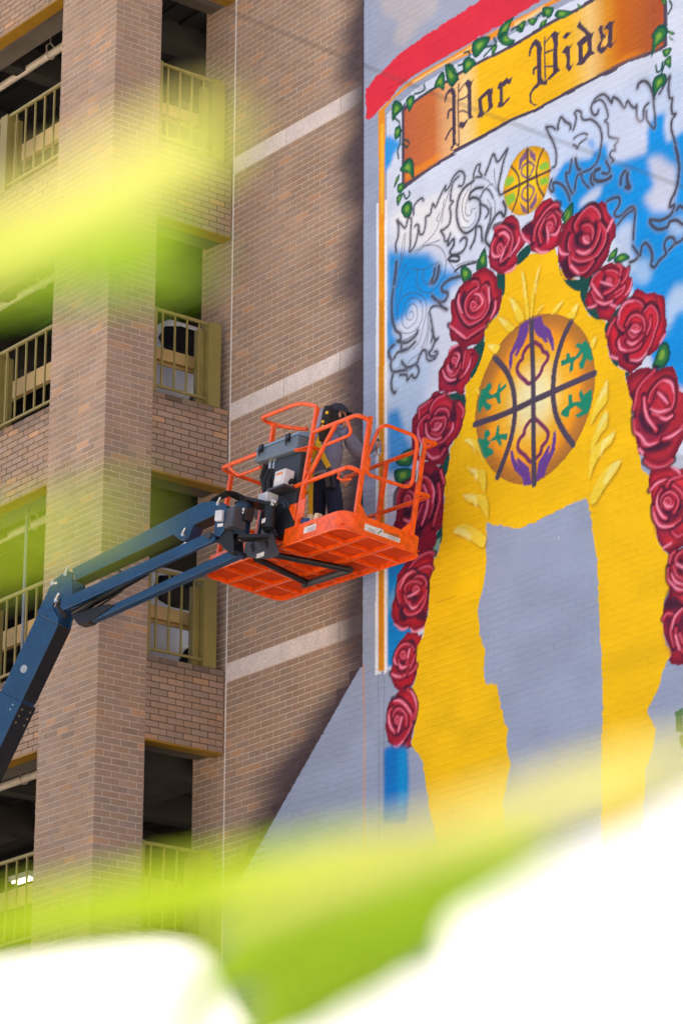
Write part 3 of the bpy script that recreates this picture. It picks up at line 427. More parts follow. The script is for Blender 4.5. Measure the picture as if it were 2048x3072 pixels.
["P",[100,62,144],0,1.0,0,[2449,6558,17,-48,46,-42,20,-55,3,-55,-14,1,-10,34,-28,53,9,-34,-16,1,-24,30,-31,23,-21,34,-4,64]],["P",[100,62,144],0,1.0,0,[2361,6569,-1,-52,-20,-34,-13,-23,-32,-30,-29,-22,-6,10,22,34,-38,-29,-5,-52,-16,-22,-5,47,7,42,33,40,26,32,13,41,20,12]],["P",[100,62,144],0,1.0,0,[2218,5954,15,0,12,-43,37,-50,-22,37,10,8,25,-23,48,-44,20,-88,-53,3,-11,45,-55,55,-21,50]],
["P",[100,62,144],0,1.0,0,[2532,5964,4,-45,-10,-49,-22,-29,-38,-41,-13,-35,-62,-9,14,57,13,35,31,26,35,34,9,-11,-13,-31,19,12,13,48,7,33]],["P",[22,132,104],0,1.0,0,[2680,6331,15,14,30,-16,25,14,17,-27,23,-38,4,-45,-18,-7,-23,25,-13,-27,-13,-18,-18,6,-11,25,31,25,-5,24,-25,-19,-31,-3,-7,-42,-25,-10,5,51,-58,1,-5,28,36,-3,7,29,18,-6,6,-23,36,-7,31,25]],
["P",[22,132,104],0,1.0,0,[2091,6331,0,-25,-23,-18,32,-18,26,5,20,39,12,-1,-6,-28,45,16,-1,-20,-45,-18,5,-51,-19,1,-18,37,-39,3,-25,8,-4,-13,38,-25,-10,-24,-25,4,-26,34,-19,-26,-14,-5,-2,55,24,61,32,-1,20,19]],
["P",[22,132,104],0,1.0,0,[2129,6109,16,-10,-4,-39,60,-13,-4,-34,-44,17,6,-28,-13,-5,-25,38,-38,7,-26,-24,38,-20,6,-24,-26,-1,-39,-7,-31,44,-18,51,0,26,45,-22,7,43,26,-3,15,-22,-29,-23,25,-16,39,19]],["P",[22,132,104],0,1.0,0,[2627,6110,24,-3,-1,-39,60,-14,-17,36,19,25,17,-36,54,14,-2,-60,-19,-42,-24,-10,-54,-1,-12,16,43,9,-41,39,-37,-7,-13,-31,-18,1,-36,20,7,19,49,16]],
["S",[116,48,92],0,1.0,1,[2402,6441,43,-36,12,-26,30,-23,2,-27,-34,-25,-13,-23,-26,-19,-56,-15,-37,31,-37,38,-12,35,19,25,20,8,6,25,33,25,50,7],45,0],["S",[116,48,92],0,1.0,1,[2392,6066,43,-43,18,-19,27,-34,-8,-37,-34,-21,-13,-31,-63,-21,-42,43,-43,38,-5,33,19,25,25,10,7,25,32,26,37,6],45,0],["S",[74,66,86],0,1.0,1,[2380,6567,4,-223,-1,-266,-5,-332],66,0],
["S",[74,66,86],0,1.0,1,[1969,6160,218,-11,295,9,322,3],66,0],["S",[74,66,86],0,1.0,1,[2116,6454,76,-86,42,-81,18,-81,-3,-111,-34,-101,-52,-86,-39,-56],66,0],["S",[74,66,86],0,1.0,1,[2656,6464,-57,-64,-52,-98,-22,-91,-2,-100,22,-90,47,-84,58,-77],66,0],
["R",0,4,1.0,1,[2417,7442,60,-31,44,-49,13,-66,-10,-73,-31,-66,-54,-41,-69,-11,-75,21,-61,52,-33,73,-3,57,33,61,47,55,62,27],[4732,14556,335,345],[[0,250,214,40],[0.6,244,190,10],[0.85,226,168,10],[1.05,176,136,30]]],["P",[124,92,130],0,1.0,0,[2371,7445,3,-51,-35,-4,-24,-41,-7,14,8,47]],["P",[124,92,130],0,1.0,0,[2386,7439,45,-44,-1,-44,-37,42]],
["P",[124,92,130],0,1.0,0,[2311,7189,38,-40,18,-40,-34,18]],["P",[124,92,130],0,1.0,0,[2437,7199,-5,-53,-39,-30,-14,22,31,27]],["P",[134,190,60],8,1.0,0,[2215,7347,46,-1,22,-36,-54,-13,-23,14]],["P",[134,190,60],8,1.0,0,[2205,7255,69,-2,15,-44,-62,-12]],["P",[134,190,60],8,1.0,0,[2452,7326,45,6,30,-22,-8,-25,-60,11]],["P",[134,190,60],8,1.0,0,[2450,7255,68,-8,-1,-38,-53,8]],
["S",[124,92,130],0,1.0,1,[2381,7375,37,-36,-12,-23,-31,-25,-45,36,8,36,43,12],24,0],["S",[124,92,130],0,1.0,1,[2378,7254,37,-36,-12,-28,-31,-20,-41,35,8,35,39,14],24,0],["S",[84,64,60],0,1.0,1,[2375,7444,-4,-171,-2,-162],30,0],["S",[84,64,60],0,1.0,1,[2202,7276,173,1,158,-5],30,0],["S",[84,64,60],0,1.0,1,[2254,7396,45,-58,13,-60,-15,-61,-40,-61],24,0],
["S",[84,64,60],0,1.0,1,[2488,7401,-39,-51,-15,-67,15,-66,36,-62],24,0],["P",[158,120,10],30,0.95,1,[2321,6818,19,-21,16,-109,12,-107,-19,-1,-16,150]],["P",[244,206,60],5,1.0,1,[2316,6824,19,-20,17,-110,12,-107,-20,-1,-15,151]],["P",[248,224,130],10,0.8,1,[2316,6824,11,-11,9,-60,6,-60,-10,0,-9,83]],["P",[158,120,10],30,0.95,1,[2455,6814,-15,-50,-31,-76,-17,-115,-14,5,12,99,26,78]],
["P",[244,206,60],5,1.0,1,[2450,6820,-15,-50,-30,-76,-18,-115,-14,5,12,99,26,78]],["P",[248,224,130],10,0.8,1,[2450,6820,-8,-27,-17,-42,-9,-63,-8,2,6,55,15,43]],["P",[158,120,10],30,0.95,1,[2231,6719,43,-35,42,-59,14,-52,-44,7,-37,91]],["P",[244,206,60],5,1.0,1,[2226,6725,43,-35,43,-58,13,-53,-43,7,-37,92]],["P",[248,224,130],10,0.8,1,[2226,6725,24,-19,23,-32,8,-29,-24,4,-21,50]],
["P",[158,120,10],30,0.95,1,[2153,6642,51,-29,48,-43,14,-18,-44,-7,-47,57]],["P",[244,206,60],5,1.0,1,[2149,6648,51,-28,47,-44,15,-18,-44,-7,-48,57]],["P",[248,224,130],10,0.8,1,[2149,6648,28,-16,26,-23,8,-11,-24,-3,-27,31]],["P",[158,120,10],30,0.95,1,[2478,6598,-16,-8,-25,-10,-13,-16,-13,4,26,26]],["P",[244,206,60],5,1.0,1,[2472,6607,-16,-9,-25,-9,-13,-16,-13,4,26,25]],
["P",[248,224,130],10,0.8,1,[2472,6607,-9,-5,-14,-5,-7,-9,-7,2,14,14]],["P",[158,120,10],30,0.95,1,[2611,6577,-26,-23,-37,-23,-25,8,25,23]],["P",[244,206,60],5,1.0,1,[2605,6585,-26,-23,-37,-23,-25,8,25,23]],["P",[248,224,130],10,0.8,1,[2605,6585,-14,-12,-21,-13,-14,4,14,13]],["P",[158,120,10],30,0.95,1,[2710,6531,-10,-32,-25,-32,-42,23,25,18]],
["P",[244,206,60],5,1.0,1,[2704,6539,-10,-32,-25,-32,-42,23,25,18]],["P",[248,224,130],10,0.8,1,[2704,6539,-5,-18,-14,-17,-23,13,13,10]],["P",[158,120,10],30,0.95,1,[2076,6522,42,-6,44,-23,-33,-31,-31,28]],["P",[244,206,60],5,1.0,1,[2069,6531,42,-7,45,-23,-33,-31,-32,29]],["P",[248,224,130],10,0.8,1,[2069,6531,23,-4,25,-13,-18,-17,-18,16]],
["P",[158,120,10],30,0.95,1,[2824,6327,-10,-36,-18,-12,-11,30]],["P",[244,206,60],5,1.0,1,[2818,6335,-10,-36,-18,-12,-11,30]],["P",[248,224,130],10,0.8,1,[2818,6335,-5,-20,-10,-7,-6,17]],["P",[158,120,10],30,0.95,1,[1985,6330,25,-21,-7,-16]],["P",[244,206,60],5,1.0,1,[1978,6338,26,-21,-7,-16]],["P",[248,224,130],10,0.8,1,[1978,6338,14,-12,-3,-8]],
["P",[158,120,10],30,0.95,1,[2889,6098,-42,-52,-43,-39,-33,-94,55,44,60,43]],["P",[244,206,60],5,1.0,1,[2884,6105,-42,-51,-43,-39,-33,-94,55,44,59,42]],["P",[248,224,130],10,0.8,1,[2884,6105,-23,-28,-24,-21,-18,-52,30,24,33,24]],["P",[158,120,10],30,0.95,1,[2884,5949,-53,-27,-37,-58,-30,-77,76,63,42,31]],["P",[244,206,60],5,1.0,1,[2878,5956,-53,-27,-37,-57,-29,-78,76,64,41,31]],
["P",[248,224,130],10,0.8,1,[2878,5956,-29,-15,-20,-31,-16,-43,41,35,23,17]],["P",[158,120,10],30,0.95,1,[1900,6093,80,-21,39,-80,23,-67,-54,93]],["P",[244,206,60],5,1.0,1,[1892,6103,81,-21,38,-80,23,-67,-54,93]],["P",[248,224,130],10,0.8,1,[1892,6103,45,-11,21,-45,13,-37,-31,51]],["P",[158,120,10],30,0.95,1,[1914,5953,56,-30,75,-27,-6,-108,-46,84]],
["P",[244,206,60],5,1.0,1,[1906,5963,56,-30,75,-27,-6,-108,-46,84]],["P",[248,224,130],10,0.8,1,[1906,5963,31,-17,42,-15,-4,-59,-25,46]],["P",[158,120,10],30,0.95,1,[1884,5825,44,-18,119,-34,14,-116,-62,82,-79,38]],["P",[244,206,60],5,1.0,1,[1876,5835,44,-18,119,-35,14,-115,-62,82,-79,38]],["P",[248,224,130],10,0.8,1,[1876,5835,24,-10,66,-19,8,-64,-34,46,-44,21]],
["P",[158,120,10],30,0.95,1,[1813,5655,41,24,56,-9,63,-39,66,-55,0,-38,-28,-9,-102,76]],["P",[244,206,60],5,1.0,1,[1805,5664,41,25,56,-9,63,-39,67,-56,-1,-37,-28,-9,-102,75]],["P",[248,224,130],10,0.8,1,[1805,5664,23,14,31,-5,35,-21,37,-31,-1,-21,-15,-5,-57,42]],["P",[158,120,10],30,0.95,1,[2931,5836,-20,-47,-52,-22,-60,-46,-46,-66,26,135,82,24]],
["P",[244,206,60],5,1.0,1,[2924,5846,-20,-47,-52,-22,-60,-46,-46,-67,26,136,82,24]],["P",[248,224,130],10,0.8,1,[2924,5846,-11,-26,-29,-12,-33,-26,-25,-36,15,74,44,14]],["P",[158,120,10],30,0.95,1,[2963,5690,-21,-41,-74,-52,-75,-63,-36,20,46,71,68,55]],["P",[244,206,60],5,1.0,1,[2957,5700,-22,-41,-74,-53,-75,-63,-36,20,46,72,68,54]],
["P",[248,224,130],10,0.8,1,[2957,5700,-12,-23,-41,-29,-41,-34,-20,11,26,39,37,30]],["S",[196,150,6],8,0.7,1,[1680,5347,133,-3],18,0],["P",[8,72,68],0,1.0,1,[1384,8085,52,-44,-7,-33,-38,-12,-36,-18,-1,85]],["P",[38,112,62],8,1.0,1,[1386,8070,39,-32,-6,-25,-28,-9,-26,-13,-1,63]],["P",[130,178,62],12,0.8,1,[1387,8051,19,-15,-3,-12,-13,-5,-13,-6,0,30]],
["P",[8,72,68],0,1.0,1,[1503,8067,30,-22,-8,-38,-34,-31,-18,40,-7,40]],["P",[38,112,62],8,1.0,1,[1502,8057,22,-16,-6,-29,-25,-23,-13,30,-6,29]],["P",[130,178,62],12,0.8,1,[1499,8045,10,-8,-2,-14,-12,-11,-7,14,-3,15]],["P",[8,72,68],0,1.0,1,[1753,8099,17,-28,-8,-79,-39,31,-37,9,23,48]],["P",[38,112,62],8,1.0,1,[1748,8086,13,-21,-6,-58,-29,23,-27,6,16,36]],
["P",[130,178,62],12,0.8,1,[1739,8070,7,-10,-3,-29,-15,11,-13,4,8,17]],["P",[8,72,68],0,1.0,1,[1796,8128,43,-33,35,-65,0,-31,-36,30,-11,-47,-39,46,-14,73]],["P",[38,112,62],8,1.0,1,[1804,8107,32,-24,26,-48,-1,-23,-26,22,-8,-35,-29,35,-10,53]],["P",[130,178,62],12,0.8,1,[1814,8080,16,-12,12,-23,0,-11,-13,10,-4,-17,-14,17,-5,26]],["P",[8,72,68],0,1.0,1,[1954,8101,55,-53,-42,-24,-50,-3,-10,68]],
["P",[38,112,62],8,1.0,1,[1953,8089,41,-39,-32,-18,-36,-2,-8,50]],["P",[130,178,62],12,0.8,1,[1950,8075,21,-19,-16,-9,-18,-1,-3,25]],["P",[8,72,68],0,1.0,1,[2117,8142,-36,-41,-71,-28,-28,32,1,61,64,5]],["P",[38,112,62],8,1.0,1,[2096,8138,-27,-31,-52,-20,-21,23,1,46,47,3]],["P",[130,178,62],12,0.8,1,[2064,8135,-13,-15,-25,-10,-10,11,0,22,23,2]],
["P",[8,72,68],0,1.0,1,[1421,7927,3,-48,-48,-12,0,62]],["P",[38,112,62],8,1.0,1,[1415,7920,3,-35,-36,-10,0,46]],["P",[130,178,62],12,0.8,1,[1405,7913,2,-17,-18,-5,0,22]],["P",[8,72,68],0,1.0,1,[1486,7727,37,-39,-1,-92,-36,44,-67,35,8,28]],["P",[38,112,62],8,1.0,1,[1484,7712,27,-29,-1,-68,-26,33,-49,26,5,20]],["P",[130,178,62],12,0.8,1,[1479,7694,13,-14,0,-33,-13,16,-24,12,3,10]],
["P",[8,72,68],0,1.0,1,[1452,7601,-15,-41,-40,5,0,46]],["P",[38,112,62],8,1.0,1,[1444,7597,-11,-31,-30,4,0,34]],["P",[130,178,62],12,0.8,1,[1431,7593,-6,-15,-14,2,0,16]],["P",[8,72,68],0,1.0,1,[1437,7550,-11,-27,-30,-30,-7,54]],["P",[38,112,62],8,1.0,1,[1431,7544,-9,-19,-21,-23,-6,40]],["P",[130,178,62],12,0.8,1,[1420,7539,-4,-10,-11,-11,-2,20]],
["P",[8,72,68],0,1.0,1,[1492,7490,22,-39,-15,-45,-44,0,-33,58,26,26]],["P",[38,112,62],8,1.0,1,[1487,7480,16,-29,-11,-33,-33,0,-24,42,19,20]],["P",[130,178,62],12,0.8,1,[1478,7467,7,-13,-5,-17,-16,0,-12,21,10,10]],["P",[8,72,68],0,1.0,1,[1412,7662,-8,-28,-37,-33,15,46]],["P",[38,112,62],8,1.0,1,[1407,7655,-6,-21,-27,-24,11,34]],["P",[130,178,62],12,0.8,1,[1397,7648,-2,-10,-14,-12,6,17]],
["P",[8,72,68],0,1.0,1,[2294,8180,-27,-34,-27,-41,-36,-17,-35,27,19,50,53,17]],["P",[38,112,62],8,1.0,1,[2277,8169,-20,-25,-20,-30,-26,-13,-26,20,14,38,39,12]],["P",[130,178,62],12,0.8,1,[2251,8158,-10,-13,-10,-14,-12,-7,-13,10,7,18,19,6]],["P",[8,72,68],0,1.0,1,[2223,8132,34,-53,43,-27,-35,-15,-53,21,-34,47]],["P",[38,112,62],8,1.0,1,[2227,8117,25,-39,32,-20,-26,-11,-39,16,-25,34]],
["P",[130,178,62],12,0.8,1,[2232,8100,12,-19,16,-10,-13,-5,-19,8,-12,16]],["P",[8,72,68],0,1.0,1,[2142,8093,26,-23,-36,-37,-8,35]],["P",[38,112,62],8,1.0,1,[2142,8086,19,-17,-26,-28,-6,27]],["P",[130,178,62],12,0.8,1,[2140,8079,10,-8,-13,-14,-3,13]],["P",[8,72,68],0,1.0,1,[2380,8125,-27,-53,-43,24,9,28]],["P",[38,112,62],8,1.0,1,[2370,8119,-20,-39,-32,18,7,21]],
["P",[130,178,62],12,0.8,1,[2353,8115,-10,-19,-15,9,3,10]],["P",[8,72,68],0,1.0,1,[2398,8124,68,-22,-35,-27,-34,30]],["P",[38,112,62],8,1.0,1,[2404,8118,51,-16,-26,-20,-25,22]],["P",[130,178,62],12,0.8,1,[2412,8113,25,-8,-13,-10,-12,11]],["P",[8,72,68],0,1.0,1,[2502,8145,76,-32,-9,-34,-26,-12,-34,30]],["P",[38,112,62],8,1.0,1,[2512,8133,56,-23,-7,-26,-19,-8,-25,22]],
["P",[130,178,62],12,0.8,1,[2525,8120,27,-12,-3,-12,-10,-4,-12,10]],["P",[8,72,68],0,1.0,1,[2620,8083,95,-52,-63,-9,-50,24,-17,26]],["P",[38,112,62],8,1.0,1,[2624,8075,70,-39,-47,-6,-37,17,-12,19]],["P",[130,178,62],12,0.8,1,[2628,8066,34,-19,-23,-3,-18,8,-5,10]],["P",[8,72,68],0,1.0,1,[2534,8068,-18,-25,-42,5,17,25]],["P",[38,112,62],8,1.0,1,[2526,8065,-13,-18,-32,4,14,18]],
["P",[130,178,62],12,0.8,1,[2513,8065,-6,-9,-16,2,7,8]],["P",[8,72,68],0,1.0,1,[2778,8030,-32,32,15,-38]],["P",[38,112,62],8,1.0,1,[2774,8032,-24,24,11,-28]],["P",[130,178,62],12,0.8,1,[2766,8039,-12,11,6,-13]],["P",[8,72,68],0,1.0,1,[1772,8118,18,6,63,-78,23,-34,-51,-26,-36,47]],["P",[38,112,62],8,1.0,1,[1784,8101,13,5,47,-58,17,-26,-38,-19,-27,35]],
["P",[130,178,62],12,0.8,1,[1799,8080,7,2,23,-28,8,-13,-18,-9,-13,17]],["P",[8,72,68],0,1.0,1,[3289,7724,40,-15,21,-35,-27,-35,-58,-20,-30,-37,10,83,-3,30]],["P",[38,112,62],8,1.0,1,[3288,7708,30,-11,15,-26,-20,-26,-43,-15,-22,-27,7,62,-2,22]],["P",[130,178,62],12,0.8,1,[3286,7687,14,-6,8,-12,-10,-13,-21,-7,-11,-14,4,30,-1,11]],["P",[8,72,68],0,1.0,1,[3343,7677,51,-35,-26,-1]],
["P",[38,112,62],8,1.0,1,[3350,7671,37,-26,-19,-1]],["P",[130,178,62],12,0.8,1,[3358,7663,19,-12,-10,-1]],["P",[8,72,68],0,1.0,1,[3346,7650,46,-51,-29,24]],["P",[38,112,62],8,1.0,1,[3351,7643,34,-37,-21,17]],["P",[130,178,62],12,0.8,1,[3358,7635,17,-18,-10,8]],["P",[8,72,68],0,1.0,1,[3305,7588,56,-5,-1,-23,-34,-15]],["P",[38,112,62],8,1.0,1,[3314,7583,41,-4,0,-16,-26,-12]],
["P",[130,178,62],12,0.8,1,[3326,7577,20,-1,0,-9,-13,-5]],["P",[8,72,68],0,1.0,1,[3360,7543,2,-35,-9,-28,-39,44,15,14]],["P",[38,112,62],8,1.0,1,[3355,7537,2,-26,-6,-21,-29,33,11,10]],["P",[130,178,62],12,0.8,1,[3349,7529,0,-13,-3,-10,-14,16,6,5]],["P",[8,72,68],0,1.0,1,[3286,7478,33,-11,10,-24,-16,-31,-34,-9,-35,-27,-9,67,13,30]],
["P",[38,112,62],8,1.0,1,[3285,7467,24,-7,8,-18,-12,-23,-26,-7,-25,-20,-7,49,10,22]],["P",[130,178,62],12,0.8,1,[3282,7453,12,-4,4,-8,-6,-12,-12,-3,-13,-10,-3,24,5,11]],["P",[8,72,68],0,1.0,1,[3312,7841,30,-6,-1,-23,-22,9]],["P",[38,112,62],8,1.0,1,[3317,7838,22,-5,-1,-17,-16,7]],["P",[130,178,62],12,0.8,1,[3322,7834,11,-3,0,-8,-8,3]],["S",[8,72,68],0,1.0,1,[1395,8010,-15,-25,26,-26],24,0],
["S",[8,72,68],0,1.0,1,[1413,7951,7,-106,-22,-44,7,-49],24,0],["S",[8,72,68],0,1.0,1,[1428,7821,29,15,30,-27,-15,-20,-22,21],24,0],["S",[8,72,68],0,1.0,1,[1441,7549,22,-39,29,10,-7,23],24,0],["S",[8,72,68],0,1.0,1,[1436,8020,22,18],24,0],["S",[8,72,68],0,1.0,1,[1533,8061,51,-10,30,9,-7,21],24,0],["S",[8,72,68],0,1.0,1,[1621,8032,73,2],24,0],["S",[8,72,68],0,1.0,1,[1918,8136,36,-7,7,-26],24,0],
["S",[8,72,68],0,1.0,1,[2074,8104,83,-19,-13,41],24,0],["S",[8,72,68],0,1.0,1,[2066,8056,56,23],24,0],["S",[8,72,68],0,1.0,1,[3364,7820,14,-35,-24,-28],24,0],["S",[8,72,68],0,1.0,1,[3262,7531,6,-35,26,-1,13,35],24,0],["S",[8,72,68],0,1.0,1,[3317,7514,-20,-38],24,0],["S",[8,72,68],0,1.0,1,[2275,8117,44,1,26,-30],24,0],["S",[8,72,68],0,1.0,1,[2458,8112,35,5,16,-26],24,0],
["S",[8,72,68],0,1.0,1,[1872,8085,36,-8,9,-17],24,0],["P",[8,72,68],0,1.0,1,[2146,6885,53,-35,-11,-101,-48,58]],["P",[8,72,68],0,1.0,1,[2289,6924,93,24,-1,-48,-93,-31]],["P",[8,72,68],0,1.0,1,[2042,6629,-12,-129,-59,19,20,49]],["P",[8,72,68],0,1.0,1,[1947,6541,100,14,-41,-100,-66,-56]],["P",[8,72,68],0,1.0,1,[1763,6371,106,-20,35,-35,-10,-63,-43,55,-57,26]],
["P",[8,72,68],0,1.0,1,[1782,6068,-23,-96,-57,43,40,28]],["P",[8,72,68],0,1.0,1,[2572,6858,23,-151,113,-53,91,-40,-93,-18,-105,104]],["P",[8,72,68],0,1.0,1,[2723,6668,80,-23,-33,-88,71,-97,4,-48,-54,32,-48,70,-23,59]],["P",[8,72,68],0,1.0,1,[2883,6374,91,57,-32,-54,-56,-48]],["P",[8,72,68],0,1.0,1,[2907,6211,57,-29,-6,-33,-24,11]],["P",[8,72,68],0,1.0,1,[3005,6105,27,-17,-17,-24,-11,12]],
["P",[8,72,68],0,1.0,1,[1725,5718,-46,-34,5,-40,34,-1]],["P",[8,72,68],0,1.0,1,[1779,6034,-40,-89,-17,58,12,20]],["P",[120,170,150],8,1.0,0,[1658,5648,55,19,-31,-92,-35,-8]],["P",[8,72,68],0,1.0,1,[2057,7039,16,-90,-25,-9,-55,4,5,44,31,25]],["P",[38,112,62],8,1.0,1,[2051,7024,11,-67,-18,-7,-41,3,4,33,23,18]],["P",[130,178,62],12,0.8,1,[2041,7002,5,-32,-9,-3,-20,1,2,16,11,9]],
["P",[8,72,68],0,1.0,1,[1877,6994,31,2,49,-47,-10,-36,-51,-4,-19,49]],["P",[38,112,62],8,1.0,1,[1886,6983,22,2,37,-35,-8,-26,-37,-3,-15,36]],["P",[130,178,62],12,0.8,1,[1897,6970,11,0,18,-16,-4,-13,-18,-2,-7,18]],["P",[8,72,68],0,1.0,1,[2058,7040,13,-101,-43,4,-21,48]],["P",[38,112,62],8,1.0,1,[2054,7024,9,-75,-32,3,-15,36]],["P",[130,178,62],12,0.8,1,[2046,7003,4,-36,-15,1,-8,18]],
["P",[8,72,68],0,1.0,1,[2683,7057,-2,-54,-44,-29,-34,22,22,32]],["P",[38,112,62],8,1.0,1,[2673,7045,-1,-40,-33,-21,-25,16,16,24]],["P",[130,178,62],12,0.8,1,[2658,7031,-1,-20,-16,-10,-12,8,8,11]],["P",[8,72,68],0,1.0,1,[2974,6724,-8,-41,-59,-9,21,37]],["P",[38,112,62],8,1.0,1,[2966,6717,-6,-30,-43,-6,15,27]],["P",[130,178,62],12,0.8,1,[2954,6710,-3,-15,-22,-3,8,13]],
["P",[8,72,68],0,1.0,1,[3043,6666,6,-26,-78,5,-25,26,53,16]],["P",[38,112,62],8,1.0,1,[3033,6665,4,-19,-58,4,-18,18,39,12]],["P",[130,178,62],12,0.8,1,[3016,6666,2,-10,-28,2,-9,9,18,6]],["P",[8,72,68],0,1.0,1,[3288,6144,3,-57,-44,-39,-70,26,15,30,41,61,33,4]],["P",[38,112,62],8,1.0,1,[3276,6136,2,-42,-33,-29,-51,19,11,22,30,46,25,2]],
["P",[130,178,62],12,0.8,1,[3258,6126,1,-21,-16,-14,-25,10,5,11,15,22,12,1]],["P",[8,72,68],0,1.0,1,[1368,6100,130,-32,-17,-60,-97,16]],["P",[38,112,62],8,1.0,1,[1385,6087,96,-23,-12,-45,-72,12]],["P",[130,178,62],12,0.8,1,[1407,6073,46,-11,-6,-22,-35,6]],["P",[8,72,68],0,1.0,1,[1377,6157,122,20,-1,-87,-97,22]],["P",[38,112,62],8,1.0,1,[1394,6151,90,15,0,-64,-72,16]],
["P",[130,178,62],12,0.8,1,[1416,6148,44,7,0,-31,-35,8]],["P",[8,72,68],0,1.0,1,[2609,6963,69,94,6,-67,-60,-43]],["P",[38,112,62],8,1.0,1,[2620,6970,51,69,4,-49,-45,-32]],["P",[130,178,62],12,0.8,1,[2632,6985,25,34,1,-24,-21,-16]],["P",[24,100,62],0,1.0,0,[3239,4499,38,34,-24,-23]],["P",[24,100,62],0,1.0,0,[3251,4473,50,8,-5,-111,-42,18]],["P",[24,100,62],0,1.0,0,[3272,4366,39,1,-3,-74,-31,25]],
["P",[120,22,48],0,1.0,0,[2132,7122,39,-4,39,27,54,-4,37,-43,10,-39,3,-31,40,-55,-21,-23,-50,-23,6,-42,-35,-18,-57,-14,-42,17,-63,52,-13,65,22,53,16,41]],["P",[178,33,60],30,1.0,0,[2144,7105,34,-3,34,23,45,-3,33,-38,8,-33,3,-27,35,-47,-19,-19,-42,-20,5,-37,-31,-15,-48,-12,-37,15,-54,44,-11,56,19,46,13,35]],
["P",[112,30,72],50,0.55,0,[2142,7017,19,-2,20,10,27,-3,19,-19,5,-17,1,-13,21,-24,-11,-9,-25,-9,3,-18,-17,-6,-29,-4,-21,8,-32,23,-6,28,11,22,7,17]],["P",[206,52,70],50,0.6,0,[2225,7094,15,-2,16,8,21,-2,15,-16,4,-13,1,-11,17,-19,-9,-8,-20,-7,3,-14,-14,-5,-23,-4,-17,7,-25,19,-5,22,9,18,6,13]],
["S",[54,18,46],40,0.6,1,[2270,6971,-10,-15,-16,-7,-20,0,-20,9,-17,16,-13,20,-6,22,3,20,9,14,16,8,20,0],90,0],["P",[56,20,50],18,0.92,1,[2189,7122,70,-20,34,-47,-56,14]],["P",[56,20,50],18,0.92,1,[2152,7049,35,2,-23,-83,-28,20]],["P",[56,20,50],18,0.92,1,[2185,6951,50,23,-1,-40,-43,-46]],["S",[52,18,44],24,0.85,1,[2130,7122,50,-7,52,-40,29,-53,-9,-46,-31,-43,-53,-14],75,0],
["S",[190,38,62],20,0.75,1,[2140,7109,43,-6,46,-35,25,-46,-8,-40,-27,-37,-46,-13],54,0],["S",[224,128,158],6,0.7,1,[2135,7115,46,-6,49,-37,27,-50,-8,-43,-29,-40,-50,-14],13,1],["S",[52,18,44],24,0.85,1,[2157,7080,45,-10,30,-38,-17,-43,-31,-33],75,0],["S",[190,38,62],20,0.75,1,[2162,7073,39,-9,26,-33,-14,-37,-27,-29],54,0],["S",[224,128,158],6,0.7,1,[2159,7076,43,-9,27,-35,-15,-41,-29,-30],13,1],
["S",[52,18,44],24,0.85,1,[2130,7065,-23,-36,7,-46,52,-34],75,0],["S",[190,38,62],20,0.75,1,[2130,7057,-20,-31,6,-40,45,-29],54,0],["S",[224,128,158],6,0.7,1,[2130,7061,-22,-33,7,-43,49,-32],13,1],["S",[52,18,44],24,0.85,1,[2198,6987,-9,-21,-18,-4,-17,13,-8,22,3,19,12,7,13,-6,9,-14,0,-14,-7,-8,-8,2,-6,8,-1,8,2,5],75,0],
["S",[190,38,62],20,0.75,1,[2195,6988,-8,-19,-16,-3,-15,12,-7,19,3,16,10,6,12,-5,7,-12,0,-13,-6,-6,-7,1,-5,7,-1,7,2,4],54,0],["S",[224,128,158],6,0.7,1,[2197,6987,-9,-19,-17,-4,-16,12,-8,21,3,18,11,6,13,-5,8,-13,0,-14,-6,-7,-8,2,-6,7,-1,8,3,4],13,1],["S",[214,92,128],24,0.7,1,[2163,7073,32,-4,31,-31,7,-18],42,1],["S",[236,164,188],6,0.85,1,[2163,7073,32,-4,31,-31,7,-18],15,1],
["S",[214,92,128],24,0.7,1,[2204,6995,-22,-33,-15,-30],42,1],["S",[236,164,188],6,0.85,1,[2204,6995,-22,-33,-15,-30],15,1],["S",[214,92,128],24,0.7,1,[2104,6999,18,-27,42,-14],42,1],["S",[236,164,188],6,0.85,1,[2104,6999,18,-27,42,-14],15,1],["S",[214,92,128],24,0.7,1,[2197,6861,50,-2,35,13],42,1],["S",[236,164,188],6,0.85,1,[2197,6861,50,-2,35,13],15,1],
["S",[214,92,128],24,0.7,1,[2306,7010,-14,-35,-58,-41],42,1],["S",[236,164,188],6,0.85,1,[2306,7010,-14,-35,-58,-41],15,1],["P",[120,22,48],0,1.0,0,[2321,7045,42,11,42,7,15,43,57,30,55,-4,26,-30,27,-15,13,-44,5,-52,9,-28,-18,-53,-22,-42,-61,-9,-69,18,-54,29,-6,38,-48,36,-17,31]],
["P",[188,33,61],30,1.0,0,[2343,7039,36,9,36,7,13,37,48,26,48,-4,23,-26,23,-12,11,-39,4,-44,8,-24,-16,-46,-18,-36,-53,-8,-59,15,-47,26,-5,32,-41,32,-15,26]],["P",[112,30,72],50,0.55,0,[2362,6992,21,3,21,3,7,17,28,11,28,-3,13,-13,14,-7,6,-19,3,-22,5,-12,-9,-22,-11,-17,-31,-2,-35,9,-27,14,-3,16,-24,17,-8,13]],
